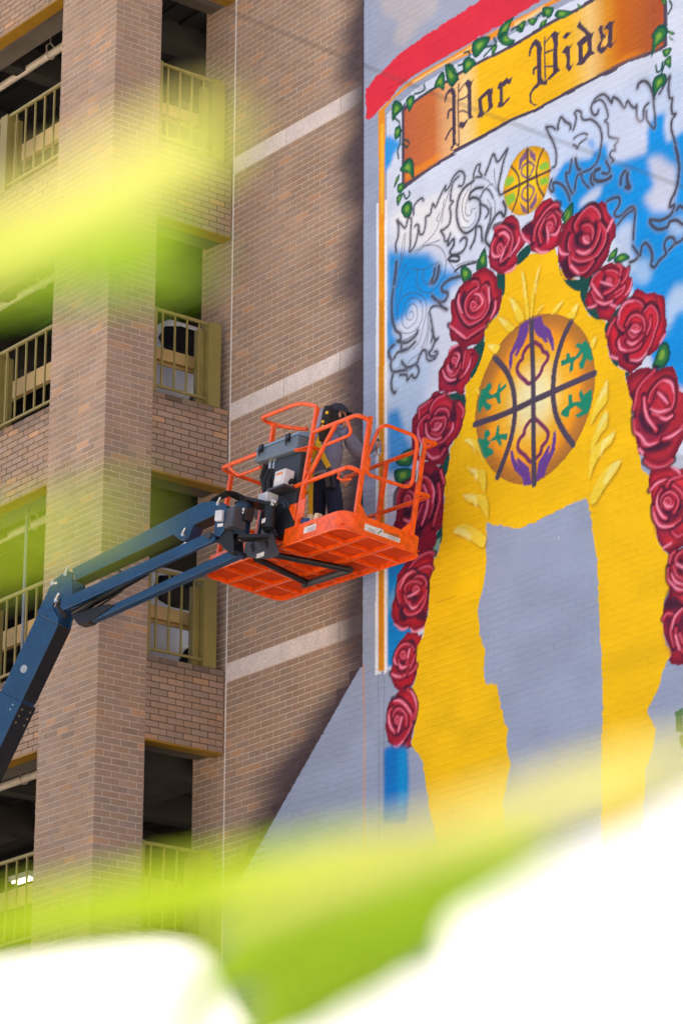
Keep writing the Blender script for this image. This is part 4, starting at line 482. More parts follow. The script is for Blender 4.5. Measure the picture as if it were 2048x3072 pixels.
["P",[206,52,70],50,0.6,0,[2457,7063,16,3,17,2,6,14,22,9,22,-3,11,-10,11,-6,5,-15,2,-18,4,-10,-8,-18,-8,-14,-25,-1,-27,8,-22,11,-2,13,-19,13,-7,11]],["S",[54,18,46],40,0.6,1,[2528,6971,-11,-13,-17,-6,-21,2,-21,9,-19,16,-14,19,-6,20,3,18,10,14,17,6,21,-2],90,0],["P",[56,20,50],18,0.92,1,[2328,7048,70,10,6,-72,-49,17]],["P",[56,20,50],18,0.92,1,[2444,6952,29,55,19,-82,-21,-12]],
["P",[56,20,50],18,0.92,1,[2476,7096,69,6,-29,-30,-69,-31]],["S",[52,18,44],24,0.85,1,[2400,6949,13,60,46,43,52,30,52,8,29,-16],75,0],["S",[190,38,62],20,0.75,1,[2412,6961,11,52,40,38,45,26,45,7,25,-14],54,0],["S",[224,128,158],6,0.7,1,[2406,6955,12,56,43,40,49,28,48,8,27,-15],13,1],["S",[52,18,44],24,0.85,1,[2454,6922,-14,58,31,48,45,27,59,-10,28,-26],75,0],
["S",[190,38,62],20,0.75,1,[2461,6933,-11,51,26,41,39,24,51,-9,25,-23],54,0],["S",[224,128,158],6,0.7,1,[2457,6927,-12,55,29,45,42,25,54,-9,27,-25],13,1],["S",[52,18,44],24,0.85,1,[2507,7032,37,8,21,-34,-8,-40,-30,-16,-36,39,16,43],75,0],["S",[190,38,62],20,0.75,1,[2510,7028,32,7,18,-30,-7,-34,-26,-15,-31,35,14,37],54,0],
["S",[224,128,158],6,0.7,1,[2508,7030,35,7,20,-32,-8,-37,-28,-15,-34,37,15,40],13,1],["S",[52,18,44],24,0.85,1,[2551,6966,-17,-6,-20,9,-12,17,0,16,10,8,15,-3,11,-11,3,-12,-5,-8,-10,0,-8,6,-3,8,2,5,5,0],75,0],["S",[190,38,62],20,0.75,1,[2547,6968,-15,-5,-17,8,-10,15,0,14,9,7,12,-2,10,-10,3,-11,-5,-6,-8,-1,-7,6,-3,6,2,4,4,1],54,0],
["S",[224,128,158],6,0.7,1,[2549,6967,-16,-5,-18,8,-12,16,0,15,10,8,14,-3,10,-10,3,-12,-5,-7,-9,0,-7,5,-3,7,2,5,4,1],13,1],["S",[214,92,128],24,0.7,1,[2500,6992,9,-48,-4,-33],42,1],["S",[236,164,188],6,0.85,1,[2500,6992,9,-48,-4,-33],15,1],["S",[214,92,128],24,0.7,1,[2321,7025,20,-37,41,-35],42,1],["S",[236,164,188],6,0.85,1,[2321,7025,20,-37,41,-35],15,1],
["S",[214,92,128],24,0.7,1,[2416,6912,40,-34,55,-14],42,1],["S",[236,164,188],6,0.85,1,[2416,6912,40,-34,55,-14],15,1],["S",[214,92,128],24,0.7,1,[2527,6943,40,-9,28,30],42,1],["S",[236,164,188],6,0.85,1,[2527,6943,40,-9,28,30],15,1],
["P",[120,22,48],0,1.0,0,[2616,6962,55,25,47,3,34,-7,34,23,53,-5,23,-18,17,9,32,-26,5,-41,37,-53,19,-40,-6,-52,-30,-19,-22,-60,-60,-47,-93,-13,-46,35,-67,-4,-27,21,-44,94,-5,81,15,34]],["P",[159,31,62],30,1.0,0,[2640,6946,47,22,41,3,28,-6,30,19,45,-3,20,-16,14,8,28,-23,5,-35,32,-45,16,-35,-5,-45,-26,-16,-19,-52,-52,-41,-80,-10,-39,30,-58,-4,-23,18,-38,81,-4,70,13,29]],
["P",[112,30,72],50,0.55,0,[2651,6856,27,10,23,0,17,-4,17,8,27,-3,11,-8,9,3,16,-11,3,-18,19,-23,9,-18,-2,-21,-15,-7,-11,-26,-31,-18,-46,-2,-23,16,-34,0,-13,9,-23,41,-2,34,7,14]],["P",[206,52,70],50,0.6,0,[2776,6953,21,8,19,0,13,-3,14,7,21,-3,9,-6,7,2,13,-9,2,-14,15,-19,7,-14,-2,-18,-12,-6,-8,-20,-25,-15,-37,-2,-18,13,-27,0,-10,8,-18,33,-1,28,5,11]],
["S",[54,18,46],40,0.6,1,[2855,6809,-14,-18,-23,-9,-28,2,-29,12,-26,22,-18,26,-8,28,4,26,14,18,23,9,28,-2],90,0],["P",[56,20,50],18,0.92,1,[2708,6890,47,3,-42,-74,-26,48]],["P",[56,20,50],18,0.92,1,[2822,6899,47,3,-10,-85,-47,-32]],["P",[56,20,50],18,0.92,1,[2628,6691,-38,82,54,11,64,-106]],["S",[52,18,44],24,0.85,1,[2693,6910,-3,32,52,40,65,14,48,-43,20,-55,-10,-64,-30,-53,-58,-32,-70,29],75,0],
["S",[190,38,62],20,0.75,1,[2705,6906,-2,28,44,35,57,12,42,-38,17,-47,-8,-56,-26,-46,-51,-28,-61,26],54,0],["S",[224,128,158],6,0.7,1,[2699,6908,-3,30,49,38,60,13,46,-41,18,-51,-9,-60,-28,-49,-54,-30,-66,27],13,1],["S",[52,18,44],24,0.85,1,[2748,6913,42,-9,28,-36,-9,-44,-43,-12,-35,33,15,11],75,0],["S",[190,38,62],20,0.75,1,[2751,6906,37,-8,24,-31,-8,-39,-37,-9,-31,28,13,10],54,0],
["S",[224,128,158],6,0.7,1,[2749,6910,40,-9,26,-34,-8,-41,-41,-11,-32,31,14,10],13,1],["S",[52,18,44],24,0.85,1,[2653,6898,-15,-43,19,-70,49,-43,71,-19,64,5,58,47,9,60,-33,53],75,0],["S",[190,38,62],20,0.75,1,[2669,6885,-14,-37,17,-60,43,-38,61,-16,56,3,51,42,8,52,-29,46],54,0],["S",[224,128,158],6,0.7,1,[2661,6891,-15,-39,19,-66,46,-40,66,-17,60,3,54,45,8,56,-31,50],13,1],
["S",[52,18,44],24,0.85,1,[2647,6796,5,-55,56,-55,57,-9,58,32],75,0],["S",[190,38,62],20,0.75,1,[2656,6786,5,-47,48,-49,50,-7,50,28],54,0],["S",[224,128,158],6,0.7,1,[2651,6791,6,-51,52,-52,53,-8,54,30],13,1],["S",[52,18,44],24,0.85,1,[2785,6819,-19,5,-15,12,-4,11,7,6,14,-2,13,-7,6,-9,-3,-5,-9,-1,-9,4,-5,6,1,4,4,0,5,-1],75,0],
["S",[190,38,62],20,0.75,1,[2783,6822,-17,4,-13,10,-3,10,6,5,12,-2,11,-6,5,-7,-2,-5,-7,-1,-8,4,-5,5,1,3,3,1,5,-2],54,0],["S",[224,128,158],6,0.7,1,[2784,6821,-18,4,-14,11,-4,10,7,6,13,-2,12,-6,6,-8,-3,-6,-8,0,-9,3,-4,6,0,3,4,1,5,-1],13,1],["S",[214,92,128],24,0.7,1,[2748,6856,12,-29,29,-17],42,1],["S",[236,164,188],6,0.85,1,[2748,6856,12,-29,29,-17],15,1],
["S",[214,92,128],24,0.7,1,[2702,6801,49,-30,47,4],42,1],["S",[236,164,188],6,0.85,1,[2702,6801,49,-30,47,4],15,1],["S",[214,92,128],24,0.7,1,[2579,6865,19,-41,47,-21],42,1],["S",[236,164,188],6,0.85,1,[2579,6865,19,-41,47,-21],15,1],["S",[214,92,128],24,0.7,1,[2947,6870,-35,-42],42,1],["S",[236,164,188],6,0.85,1,[2947,6870,-35,-42],15,1],["S",[214,92,128],24,0.7,1,[2663,6738,46,-50],42,1],
["S",[236,164,188],6,0.85,1,[2663,6738,46,-50],15,1],["P",[120,22,48],0,1.0,0,[1947,6913,20,22,61,8,35,-7,53,-41,27,-40,-1,-49,32,-25,3,-46,-25,-58,-30,-15,-50,-15,-20,-11,-6,-51,-35,-20,-95,1,-50,31,-30,27,-35,12,-12,39,-2,50,21,22,-12,67,8,37,25,-1,31,46,41,15]],
["P",[178,33,53],30,1.0,0,[1950,6892,18,18,52,7,30,-6,46,-35,23,-35,-1,-42,27,-21,4,-40,-22,-50,-26,-13,-43,-13,-17,-9,-5,-44,-30,-17,-82,1,-43,27,-26,23,-30,10,-10,33,-2,44,18,18,-10,58,6,32,22,-1,27,40,35,12]],
["P",[112,30,72],50,0.55,0,[1911,6772,10,9,30,2,18,-4,27,-19,14,-17,-1,-21,16,-11,3,-20,-13,-23,-15,-6,-25,-5,-11,-4,-2,-21,-18,-8,-48,3,-25,14,-15,13,-17,5,-6,17,-1,21,10,9,-6,28,4,15,13,-1,15,19,20,5]],
["P",[206,52,70],50,0.6,0,[2017,6876,8,7,24,2,14,-3,22,-15,11,-14,-1,-17,13,-9,2,-16,-11,-19,-12,-5,-19,-4,-8,-3,-3,-17,-14,-6,-38,2,-19,12,-12,10,-14,4,-5,14,-1,17,8,7,-4,23,3,12,10,-1,12,15,16,4]],["S",[54,18,46],40,0.6,1,[2041,6714,-14,-20,-22,-10,-27,1,-29,12,-25,21,-18,27,-8,29,3,27,13,20,23,11,27,-1],76,0],["P",[56,20,50],18,0.92,1,[1996,6862,40,-14,-15,-23,-16,-9]],
["P",[56,20,50],18,0.92,1,[1870,6854,46,13,-27,-83,-20,-1]],["P",[56,20,50],18,0.92,1,[1924,6748,31,32,-1,-42]],["P",[56,20,50],18,0.92,1,[2094,6752,25,5,-11,-59,-35,-23]],["P",[56,20,50],18,0.92,1,[1837,6635,85,-34,100,6,-20,20,-90,-16]],["S",[52,18,44],24,0.85,1,[1955,6903,43,-14,10,-34,-38,-6,-49,-18,-22,-42,15,-54,43,-37,59,-4,43,31,-4,54,-26,43],63,0],
["S",[190,38,62],20,0.75,1,[1958,6889,38,-12,8,-30,-32,-5,-43,-16,-19,-36,13,-47,37,-32,51,-3,38,27,-4,46,-23,37],45,0],["S",[224,128,158],6,0.7,1,[1957,6896,40,-13,9,-32,-35,-6,-46,-16,-20,-40,14,-50,40,-34,54,-4,41,29,-4,50,-24,40],11,1],["S",[52,18,44],24,0.85,1,[1858,6869,-17,-28,10,-60,37,-65,42,-41,54,-6,53,9,49,41,1,67,-15,61,-32,-1],63,0],
["S",[190,38,62],20,0.75,1,[1873,6856,-15,-25,9,-52,32,-57,37,-35,46,-5,47,8,42,35,1,58,-13,54,-28,-1],45,0],["S",[224,128,158],6,0.7,1,[1865,6863,-16,-27,10,-56,34,-61,40,-38,50,-5,50,8,46,38,1,62,-14,58,-30,-1],11,1],["S",[52,18,44],24,0.85,1,[1783,6728,48,-45,75,-66,48,3,64,10,43,5],63,0],["S",[190,38,62],20,0.75,1,[1801,6718,42,-39,65,-57,42,3,56,8,37,4],45,0],
["S",[224,128,158],6,0.7,1,[1792,6723,45,-42,70,-62,45,4,60,8,40,5],11,1],["S",[52,18,44],24,0.85,1,[2135,6742,-12,-52,-38,-37],63,0],["S",[190,38,62],20,0.75,1,[2132,6736,-10,-46,-33,-31],45,0],["S",[224,128,158],6,0.7,1,[2133,6739,-11,-49,-35,-34],11,1],["S",[52,18,44],24,0.85,1,[1976,6803,21,-10,-12,-46,-26,-6,-22,26,17,28],63,0],
["S",[190,38,62],20,0.75,1,[1975,6800,18,-10,-10,-39,-23,-6,-19,23,15,25],45,0],["S",[224,128,158],6,0.7,1,[1975,6801,20,-10,-11,-42,-25,-6,-20,24,16,27],11,1],["S",[52,18,44],24,0.85,1,[2002,6758,-10,-18,-19,-3,-18,13,-9,19,3,17,13,5,14,-5,9,-13,0,-13,-7,-6,-9,2,-7,7,-1,7,3,4],63,0],
["S",[190,38,62],20,0.75,1,[1997,6759,-8,-16,-16,-2,-16,11,-8,17,3,14,11,5,12,-5,8,-11,0,-11,-6,-6,-8,2,-5,6,-1,6,2,4],45,0],["S",[224,128,158],6,0.7,1,[1999,6758,-8,-17,-18,-2,-17,12,-9,18,3,15,12,6,13,-6,9,-12,0,-11,-7,-6,-8,1,-6,7,-1,7,3,3],11,1],["S",[214,92,128],24,0.7,1,[1976,6826,39,-20,20,-42,-41,-25],35,1],["S",[236,164,188],6,0.85,1,[1976,6826,39,-20,20,-42,-41,-25],13,1],
["S",[214,92,128],24,0.7,1,[1860,6861,-3,-45,27,-59],35,1],["S",[236,164,188],6,0.85,1,[1860,6861,-3,-45,27,-59],13,1],["S",[214,92,128],24,0.7,1,[1792,6720,70,-62,45,-39],35,1],["S",[236,164,188],6,0.85,1,[1792,6720,70,-62,45,-39],13,1],["S",[214,92,128],24,0.7,1,[2080,6823,4,-75],35,1],["S",[236,164,188],6,0.85,1,[2080,6823,4,-75],13,1],
["S",[214,92,128],24,0.7,1,[2128,6737,-5,-37,-31,-35],35,1],["S",[236,164,188],6,0.85,1,[2128,6737,-5,-37,-31,-35],13,1],["P",[120,22,48],0,1.0,0,[1780,6596,22,15,53,-5,40,-21,21,-23,57,-14,17,-33,17,-15,-18,-34,-49,-39,-5,-35,-35,-14,-5,-35,-17,-10,-35,26,-26,14,-45,1,-35,23,-31,7,-4,41,0,31,1,36,36,20,9,22,27,16]],
["P",[173,30,57],30,1.0,0,[1788,6579,19,13,46,-4,34,-19,19,-19,48,-13,15,-28,15,-12,-16,-30,-42,-34,-4,-30,-30,-12,-4,-30,-16,-8,-29,22,-23,12,-38,1,-30,20,-27,6,-4,35,1,26,0,32,31,17,8,19,23,14]],["P",[112,30,72],50,0.55,0,[1773,6496,11,5,27,-3,19,-10,11,-10,29,-7,8,-15,9,-6,-9,-14,-24,-16,-3,-14,-17,-5,-3,-15,-9,-3,-17,11,-13,7,-23,2,-17,10,-16,4,-2,17,0,13,1,15,17,8,5,9,13,6]],
["P",[206,52,70],50,0.6,0,[1859,6557,9,4,21,-2,16,-9,9,-7,22,-7,7,-11,7,-5,-7,-12,-19,-12,-2,-12,-14,-4,-2,-12,-7,-3,-14,10,-11,5,-17,1,-14,9,-13,3,-1,14,0,10,0,13,14,6,4,7,10,5]],["S",[54,18,46],40,0.6,1,[1895,6444,-11,-12,-17,-6,-22,2,-22,8,-20,14,-14,18,-6,19,2,17,11,12,17,6,22,-1],76,0],["P",[56,20,50],18,0.92,1,[1802,6586,62,5,26,-39,-27,-7,-35,33]],
["P",[56,20,50],18,0.92,1,[1783,6524,27,-2,-1,-30,-22,6]],["P",[56,20,50],18,0.92,1,[1747,6462,70,-34,27,4,-1,-37,-70,28]],["P",[56,20,50],18,0.92,1,[1863,6542,26,-2,-9,-58,-36,-7]],["S",[52,18,44],24,0.85,1,[1731,6512,14,-37,33,-33,57,-11],63,0],["S",[190,38,62],20,0.75,1,[1737,6506,12,-33,28,-28,50,-10],45,0],["S",[224,128,158],6,0.7,1,[1734,6509,13,-35,31,-31,53,-10],11,1],
["S",[52,18,44],24,0.85,1,[1762,6523,5,-28,32,-39,43,3,34,39],63,0],["S",[190,38,62],20,0.75,1,[1768,6518,4,-24,29,-34,37,2,29,34],45,0],["S",[224,128,158],6,0.7,1,[1765,6521,4,-26,31,-37,40,3,31,36],11,1],["S",[52,18,44],24,0.85,1,[1804,6549,14,15,28,-3,14,-24,-19,-43],63,0],["S",[190,38,62],20,0.75,1,[1808,6548,12,13,25,-2,12,-21,-17,-38],45,0],
["S",[224,128,158],6,0.7,1,[1806,6548,13,14,27,-2,13,-22,-19,-41],11,1],["S",[52,18,44],24,0.85,1,[1908,6556,-15,-45,-10,-42],63,0],["S",[190,38,62],20,0.75,1,[1906,6550,-12,-39,-9,-37],45,0],["S",[224,128,158],6,0.7,1,[1907,6553,-14,-42,-9,-40],11,1],["S",[52,18,44],24,0.85,1,[1949,6514,-15,-42,-38,-33,-33,-16],63,0],["S",[190,38,62],20,0.75,1,[1944,6507,-13,-36,-33,-29,-29,-14],45,0],
["S",[224,128,158],6,0.7,1,[1946,6510,-14,-38,-35,-32,-31,-15],11,1],["S",[52,18,44],24,0.85,1,[1847,6526,-7,-11,-14,-1,-14,8,-6,13,2,10,9,3,11,-4,6,-8,0,-8,-5,-4,-6,2,-5,4,-1,5,2,2],63,0],["S",[190,38,62],20,0.75,1,[1844,6527,-6,-10,-13,-1,-11,7,-6,11,2,9,8,3,9,-3,6,-8,0,-6,-4,-4,-6,1,-4,4,-1,4,2,2],45,0],
["S",[224,128,158],6,0.7,1,[1845,6526,-6,-10,-13,-1,-13,8,-6,11,2,10,9,3,9,-4,7,-7,0,-8,-5,-3,-6,1,-5,4,0,5,2,2],11,1],["S",[214,92,128],24,0.7,1,[1736,6505,20,-40,35,-26,40,-8],35,1],["S",[236,164,188],6,0.85,1,[1736,6505,20,-40,35,-26,40,-8],13,1],["S",[214,92,128],24,0.7,1,[1774,6524,9,-30,26,-21],35,1],["S",[236,164,188],6,0.85,1,[1774,6524,9,-30,26,-21],13,1],
["S",[214,92,128],24,0.7,1,[1846,6560,13,-22,-27,-44],35,1],["S",[236,164,188],6,0.85,1,[1846,6560,13,-22,-27,-44],13,1],["S",[214,92,128],24,0.7,1,[1941,6496,-13,-29,-31,-30],35,1],["S",[236,164,188],6,0.85,1,[1941,6496,-13,-29,-31,-30],13,1],["S",[214,92,128],24,0.7,1,[1784,6589,27,13,44,-2],35,1],["S",[236,164,188],6,0.85,1,[1784,6589,27,13,44,-2],13,1],
["S",[214,92,128],24,0.7,1,[1737,6397,31,-21,31,-4],35,1],["S",[236,164,188],6,0.85,1,[1737,6397,31,-21,31,-4],13,1],["P",[120,22,48],0,1.0,0,[1557,6365,68,17,41,34,27,-2,44,-29,35,-17,22,-31,40,-15,43,-40,17,-35,-19,-80,-35,-34,-27,-11,-35,-23,-1,-30,-35,-26,-9,-21,-53,15,-53,39,-72,17,-54,31,-4,87,1,61,5,54,36,26]],
["P",[176,28,54],30,1.0,0,[1577,6346,58,14,35,29,23,-2,38,-24,31,-15,19,-26,34,-13,37,-35,15,-30,-16,-68,-31,-30,-23,-9,-30,-20,-1,-26,-30,-22,-8,-19,-46,13,-45,34,-62,15,-46,26,-4,75,1,53,4,46,31,23]],["P",[112,30,72],50,0.55,0,[1579,6241,34,5,20,13,14,-1,22,-13,18,-8,11,-13,19,-7,22,-18,9,-16,-9,-33,-18,-13,-13,-4,-18,-9,0,-13,-18,-10,-5,-9,-26,8,-27,18,-36,9,-27,14,-2,36,0,26,3,22,18,11]],
["P",[206,52,70],50,0.6,0,[1698,6335,27,5,16,11,10,-2,18,-10,14,-6,9,-11,16,-6,17,-15,7,-12,-7,-27,-15,-11,-10,-3,-15,-7,0,-10,-14,-9,-4,-7,-21,6,-21,15,-28,7,-22,12,-1,29,0,21,2,18,15,8]],["S",[54,18,46],40,0.6,1,[1768,6186,-14,-18,-22,-9,-28,1,-29,11,-26,19,-18,25,-9,26,3,25,14,18,22,10,28,-1],79,0],["P",[56,20,50],18,0.92,1,[1682,6294,45,8,44,-40,-44,4]],
["P",[56,20,50],18,0.92,1,[1784,6243,32,88,25,-99,-44,-17]],["P",[56,20,50],18,0.92,1,[1655,6208,53,-22,36,32,-18,-43,-45,1]],["P",[56,20,50],18,0.92,1,[1584,6308,45,2,-27,-38]],["P",[56,20,50],18,0.92,1,[1698,6122,54,9,8,-57,-36,-8]],["S",[52,18,44],24,0.85,1,[1662,6381,-68,-12,-39,-8,0,-40,-10,-43],66,0],["S",[190,38,62],20,0.75,1,[1651,6376,-58,-11,-34,-7,0,-34,-9,-38],48,0],
["S",[224,128,158],6,0.7,1,[1656,6379,-63,-12,-36,-8,0,-37,-9,-40],11,1],["S",[52,18,44],24,0.85,1,[1760,6376,-57,1,-48,-22,-20,-33,-10,-40],66,0],["S",[190,38,62],20,0.75,1,[1749,6371,-50,1,-41,-19,-17,-29,-9,-34],48,0],["S",[224,128,158],6,0.7,1,[1755,6374,-54,0,-45,-20,-18,-31,-9,-37],11,1],["S",[52,18,44],24,0.85,1,[1623,6317,-53,-20,-29,-37,9,-52,33,-46],66,0],
["S",[190,38,62],20,0.75,1,[1617,6308,-47,-17,-25,-33,8,-45,29,-40],48,0],["S",[224,128,158],6,0.7,1,[1620,6313,-50,-19,-27,-35,9,-49,31,-42],11,1],["S",[52,18,44],24,0.85,1,[1660,6288,29,27,47,-4,38,-25,7,-28,-17,-17],66,0],["S",[190,38,62],20,0.75,1,[1669,6287,26,24,41,-4,33,-21,6,-24,-15,-16],48,0],["S",[224,128,158],6,0.7,1,[1665,6287,27,26,44,-4,35,-23,7,-26,-16,-17],11,1],
["S",[52,18,44],24,0.85,1,[1633,6264,29,17,48,-11,42,-9,5,-34,-29,-37,-38,-8,-48,27],66,0],["S",[190,38,62],20,0.75,1,[1642,6260,25,15,41,-9,37,-8,4,-30,-25,-32,-33,-7,-42,23],48,0],["S",[224,128,158],6,0.7,1,[1637,6262,27,16,45,-10,40,-9,4,-31,-27,-35,-36,-8,-44,25],11,1],["S",[52,18,44],24,0.85,1,[1603,6276,4,-54,29,-41,47,-20,43,4],66,0],
["S",[190,38,62],20,0.75,1,[1609,6266,4,-47,25,-35,41,-18,37,3],48,0],["S",[224,128,158],6,0.7,1,[1606,6271,4,-50,27,-38,44,-19,40,3],11,1],["S",[52,18,44],24,0.85,1,[1813,6217,-5,-28,-28,-27,-38,-18,-58,-6],66,0],["S",[190,38,62],20,0.75,1,[1807,6211,-4,-24,-25,-24,-33,-16,-50,-5],48,0],["S",[224,128,158],6,0.7,1,[1810,6214,-5,-26,-26,-25,-36,-17,-53,-6],11,1],
["S",[52,18,44],24,0.85,1,[1850,6308,36,-50,-10,-39],66,0],["S",[190,38,62],20,0.75,1,[1852,6302,32,-44,-8,-34],48,0],["S",[224,128,158],6,0.7,1,[1851,6305,34,-47,-9,-36],11,1],["S",[52,18,44],24,0.85,1,[1600,6127,52,-51,57,-6,47,28],66,0],["S",[190,38,62],20,0.75,1,[1610,6122,45,-44,50,-5,41,24],48,0],["S",[224,128,158],6,0.7,1,[1605,6125,49,-48,53,-6,44,27],11,1],
["S",[52,18,44],24,0.85,1,[1728,6226,-9,-9,-20,2,-19,9,-10,11,4,9,13,1,14,-5,10,-8,0,-7,-7,-2,-9,2,-7,5,-1,4,3,1],66,0],["S",[190,38,62],20,0.75,1,[1724,6227,-8,-7,-17,1,-17,7,-8,11,3,7,11,1,13,-4,8,-7,0,-6,-6,-2,-8,2,-6,4,-1,3,3,2],48,0],["S",[224,128,158],6,0.7,1,[1726,6226,-9,-7,-18,1,-18,8,-9,11,3,8,12,1,14,-4,9,-8,0,-6,-7,-3,-8,2,-7,5,-1,4,3,1],11,1],
["S",[214,92,128],24,0.7,1,[1606,6265,4,-44,31,-37,45,-19,35,2],37,1],["S",[236,164,188],6,0.85,1,[1606,6265,4,-44,31,-37,45,-19,35,2],13,1],["S",[214,92,128],24,0.7,1,[1655,6226,36,-10,35,20],37,1],["S",[236,164,188],6,0.85,1,[1655,6226,36,-10,35,20],13,1],["S",[214,92,128],24,0.7,1,[1806,6212,-1,-27,-26,-22],37,1],["S",[236,164,188],6,0.85,1,[1806,6212,-1,-27,-26,-22],13,1],
["S",[214,92,128],24,0.7,1,[1547,6258,5,-45,26,-41],37,1],["S",[236,164,188],6,0.85,1,[1547,6258,5,-45,26,-41],13,1],["S",[214,92,128],24,0.7,1,[1609,6120,45,-40,48,-4],37,1],["S",[236,164,188],6,0.85,1,[1609,6120,45,-40,48,-4],13,1],["P",[120,22,48],0,1.0,0,[1387,5995,42,20,64,6,69,-4,30,62,51,-7,57,-47,39,-57,2,-55,-4,-84,-12,-111,-46,-23,0,-49,-29,-31,-57,3,-63,1,-16,62,-162,136,23,29,6,65]],
["P",[138,25,51],30,1.0,0,[1414,5975,35,18,55,5,60,-4,25,54,45,-6,49,-41,33,-49,2,-47,-3,-72,-11,-96,-39,-20,0,-42,-25,-27,-49,3,-54,1,-15,53,-139,117,20,25,6,56]],["P",[112,30,72],50,0.55,0,[1435,5852,20,8,32,1,35,-3,14,25,26,-3,29,-21,20,-25,1,-23,-2,-35,-6,-47,-23,-9,0,-21,-14,-12,-29,3,-32,1,-8,27,-81,60,12,12,3,27]],
["P",[206,52,70],50,0.6,0,[1556,5987,17,6,25,1,27,-2,12,20,21,-3,22,-17,16,-20,1,-19,-1,-28,-5,-38,-19,-7,0,-17,-11,-10,-23,2,-25,2,-7,21,-64,50,9,9,3,22]],["S",[54,18,46],40,0.6,1,[1646,5811,-14,-24,-22,-14,-28,-2,-28,10,-25,22,-18,30,-8,33,2,31,14,25,22,14,27,2],83,0],["P",[56,20,50],18,0.92,1,[1422,5861,35,29,46,-51,-46,-11]],["P",[56,20,50],18,0.92,1,[1619,5986,69,27,34,-64,-46,-33]],
["P",[56,20,50],18,0.92,1,[1514,5758,69,-10,-35,-41]],["P",[56,20,50],18,0.92,1,[1664,5872,23,2,-24,-102]],["S",[52,18,44],24,0.85,1,[1370,5926,6,49,50,32,88,5,86,-7,55,-53,18,-51,-7,-72,-31,-58],69,0],["S",[190,38,62],20,0.75,1,[1393,5927,6,42,43,28,76,4,75,-6,48,-46,15,-44,-6,-63,-27,-50],50,0],["S",[224,128,158],6,0.7,1,[1381,5926,6,46,47,30,82,5,81,-7,51,-49,16,-48,-6,-68,-29,-53],12,1],
["S",[52,18,44],24,0.85,1,[1560,5973,37,-14,23,-82,-6,-64,-44,-59],69,0],["S",[190,38,62],20,0.75,1,[1564,5960,32,-12,21,-71,-6,-56,-38,-51],50,0],["S",[224,128,158],6,0.7,1,[1562,5967,34,-14,22,-76,-6,-60,-40,-55],12,1],["S",[52,18,44],24,0.85,1,[1431,5919,19,37,37,2,31,-33,-13,-51],69,0],["S",[190,38,62],20,0.75,1,[1437,5920,16,32,33,2,27,-29,-11,-44],50,0],
["S",[224,128,158],6,0.7,1,[1434,5920,18,34,34,2,29,-31,-12,-47],12,1],["S",[52,18,44],24,0.85,1,[1716,6000,23,-73],69,0],["S",[190,38,62],20,0.75,1,[1717,5995,21,-64],50,0],["S",[224,128,158],6,0.7,1,[1717,5997,22,-68],12,1],["S",[52,18,44],24,0.85,1,[1700,5948,11,-86,-31,-74,-25,-59],69,0],["S",[190,38,62],20,0.75,1,[1698,5933,10,-75,-27,-64,-22,-52],50,0],
["S",[224,128,158],6,0.7,1,[1699,5940,10,-80,-29,-69,-23,-55],12,1],["S",[52,18,44],24,0.85,1,[1431,5827,43,-20,43,9],69,0],["S",[190,38,62],20,0.75,1,[1436,5826,38,-18,38,8],50,0],["S",[224,128,158],6,0.7,1,[1433,5826,41,-18,40,8],12,1],["S",[52,18,44],24,0.85,1,[1580,5868,-31,-41,-37,-53],69,0],["S",[190,38,62],20,0.75,1,[1576,5862,-27,-36,-32,-45],50,0],
["S",[224,128,158],6,0.7,1,[1578,5865,-29,-39,-35,-48],12,1],["S",[52,18,44],24,0.85,1,[1506,5908,-11,-20,-22,-4,-21,13,-11,21,4,19,14,7,17,-6,10,-14,1,-14,-8,-7,-11,2,-7,7,-2,8,4,5],69,0],["S",[190,38,62],20,0.75,1,[1501,5909,-9,-18,-19,-3,-19,11,-9,19,3,16,13,6,14,-5,9,-12,0,-12,-7,-6,-9,1,-6,6,-1,7,3,4],50,0],
["S",[224,128,158],6,0.7,1,[1504,5909,-11,-19,-20,-4,-20,12,-10,20,3,17,14,7,15,-6,10,-13,0,-12,-7,-7,-10,1,-7,7,-1,8,3,4],12,1],["S",[214,92,128],24,0.7,1,[1585,5960,28,-54,5,-44,-23,-56,-23,-40],39,1],["S",[236,164,188],6,0.85,1,[1585,5960,28,-54,5,-44,-23,-56,-23,-40],14,1],["S",[214,92,128],24,0.7,1,[1648,5947,16,-44,-11,-51],39,1],["S",[236,164,188],6,0.85,1,[1648,5947,16,-44,-11,-51],14,1],
["S",[214,92,128],24,0.7,1,[1436,5828,32,-19,29,0],39,1],["S",[236,164,188],6,0.85,1,[1436,5828,32,-19,29,0],14,1],["P",[120,22,48],0,1.0,0,[1386,5560,40,28,29,23,69,-10,46,11,57,1,37,-17,-9,-59,-6,-36,-23,-33,0,-53,-7,-66,-17,-72,-23,-32,-63,-8,-40,32,-57,7,-58,44,-23,44,6,60,30,39,3,45]],
["P",[172,25,40],30,1.0,0,[1403,5544,35,24,25,20,59,-8,40,9,49,1,32,-15,-8,-50,-5,-32,-20,-28,0,-45,-6,-58,-15,-61,-20,-28,-54,-7,-34,28,-49,6,-50,38,-20,37,6,52,25,33,2,39]],["P",[112,30,72],50,0.55,0,[1409,5441,20,11,14,10,35,-6,23,4,29,-1,18,-7,-4,-25,-3,-15,-12,-13,0,-23,-3,-28,-9,-30,-11,-13,-32,-2,-20,15,-29,3,-28,20,-12,19,3,25,15,16,1,19]],
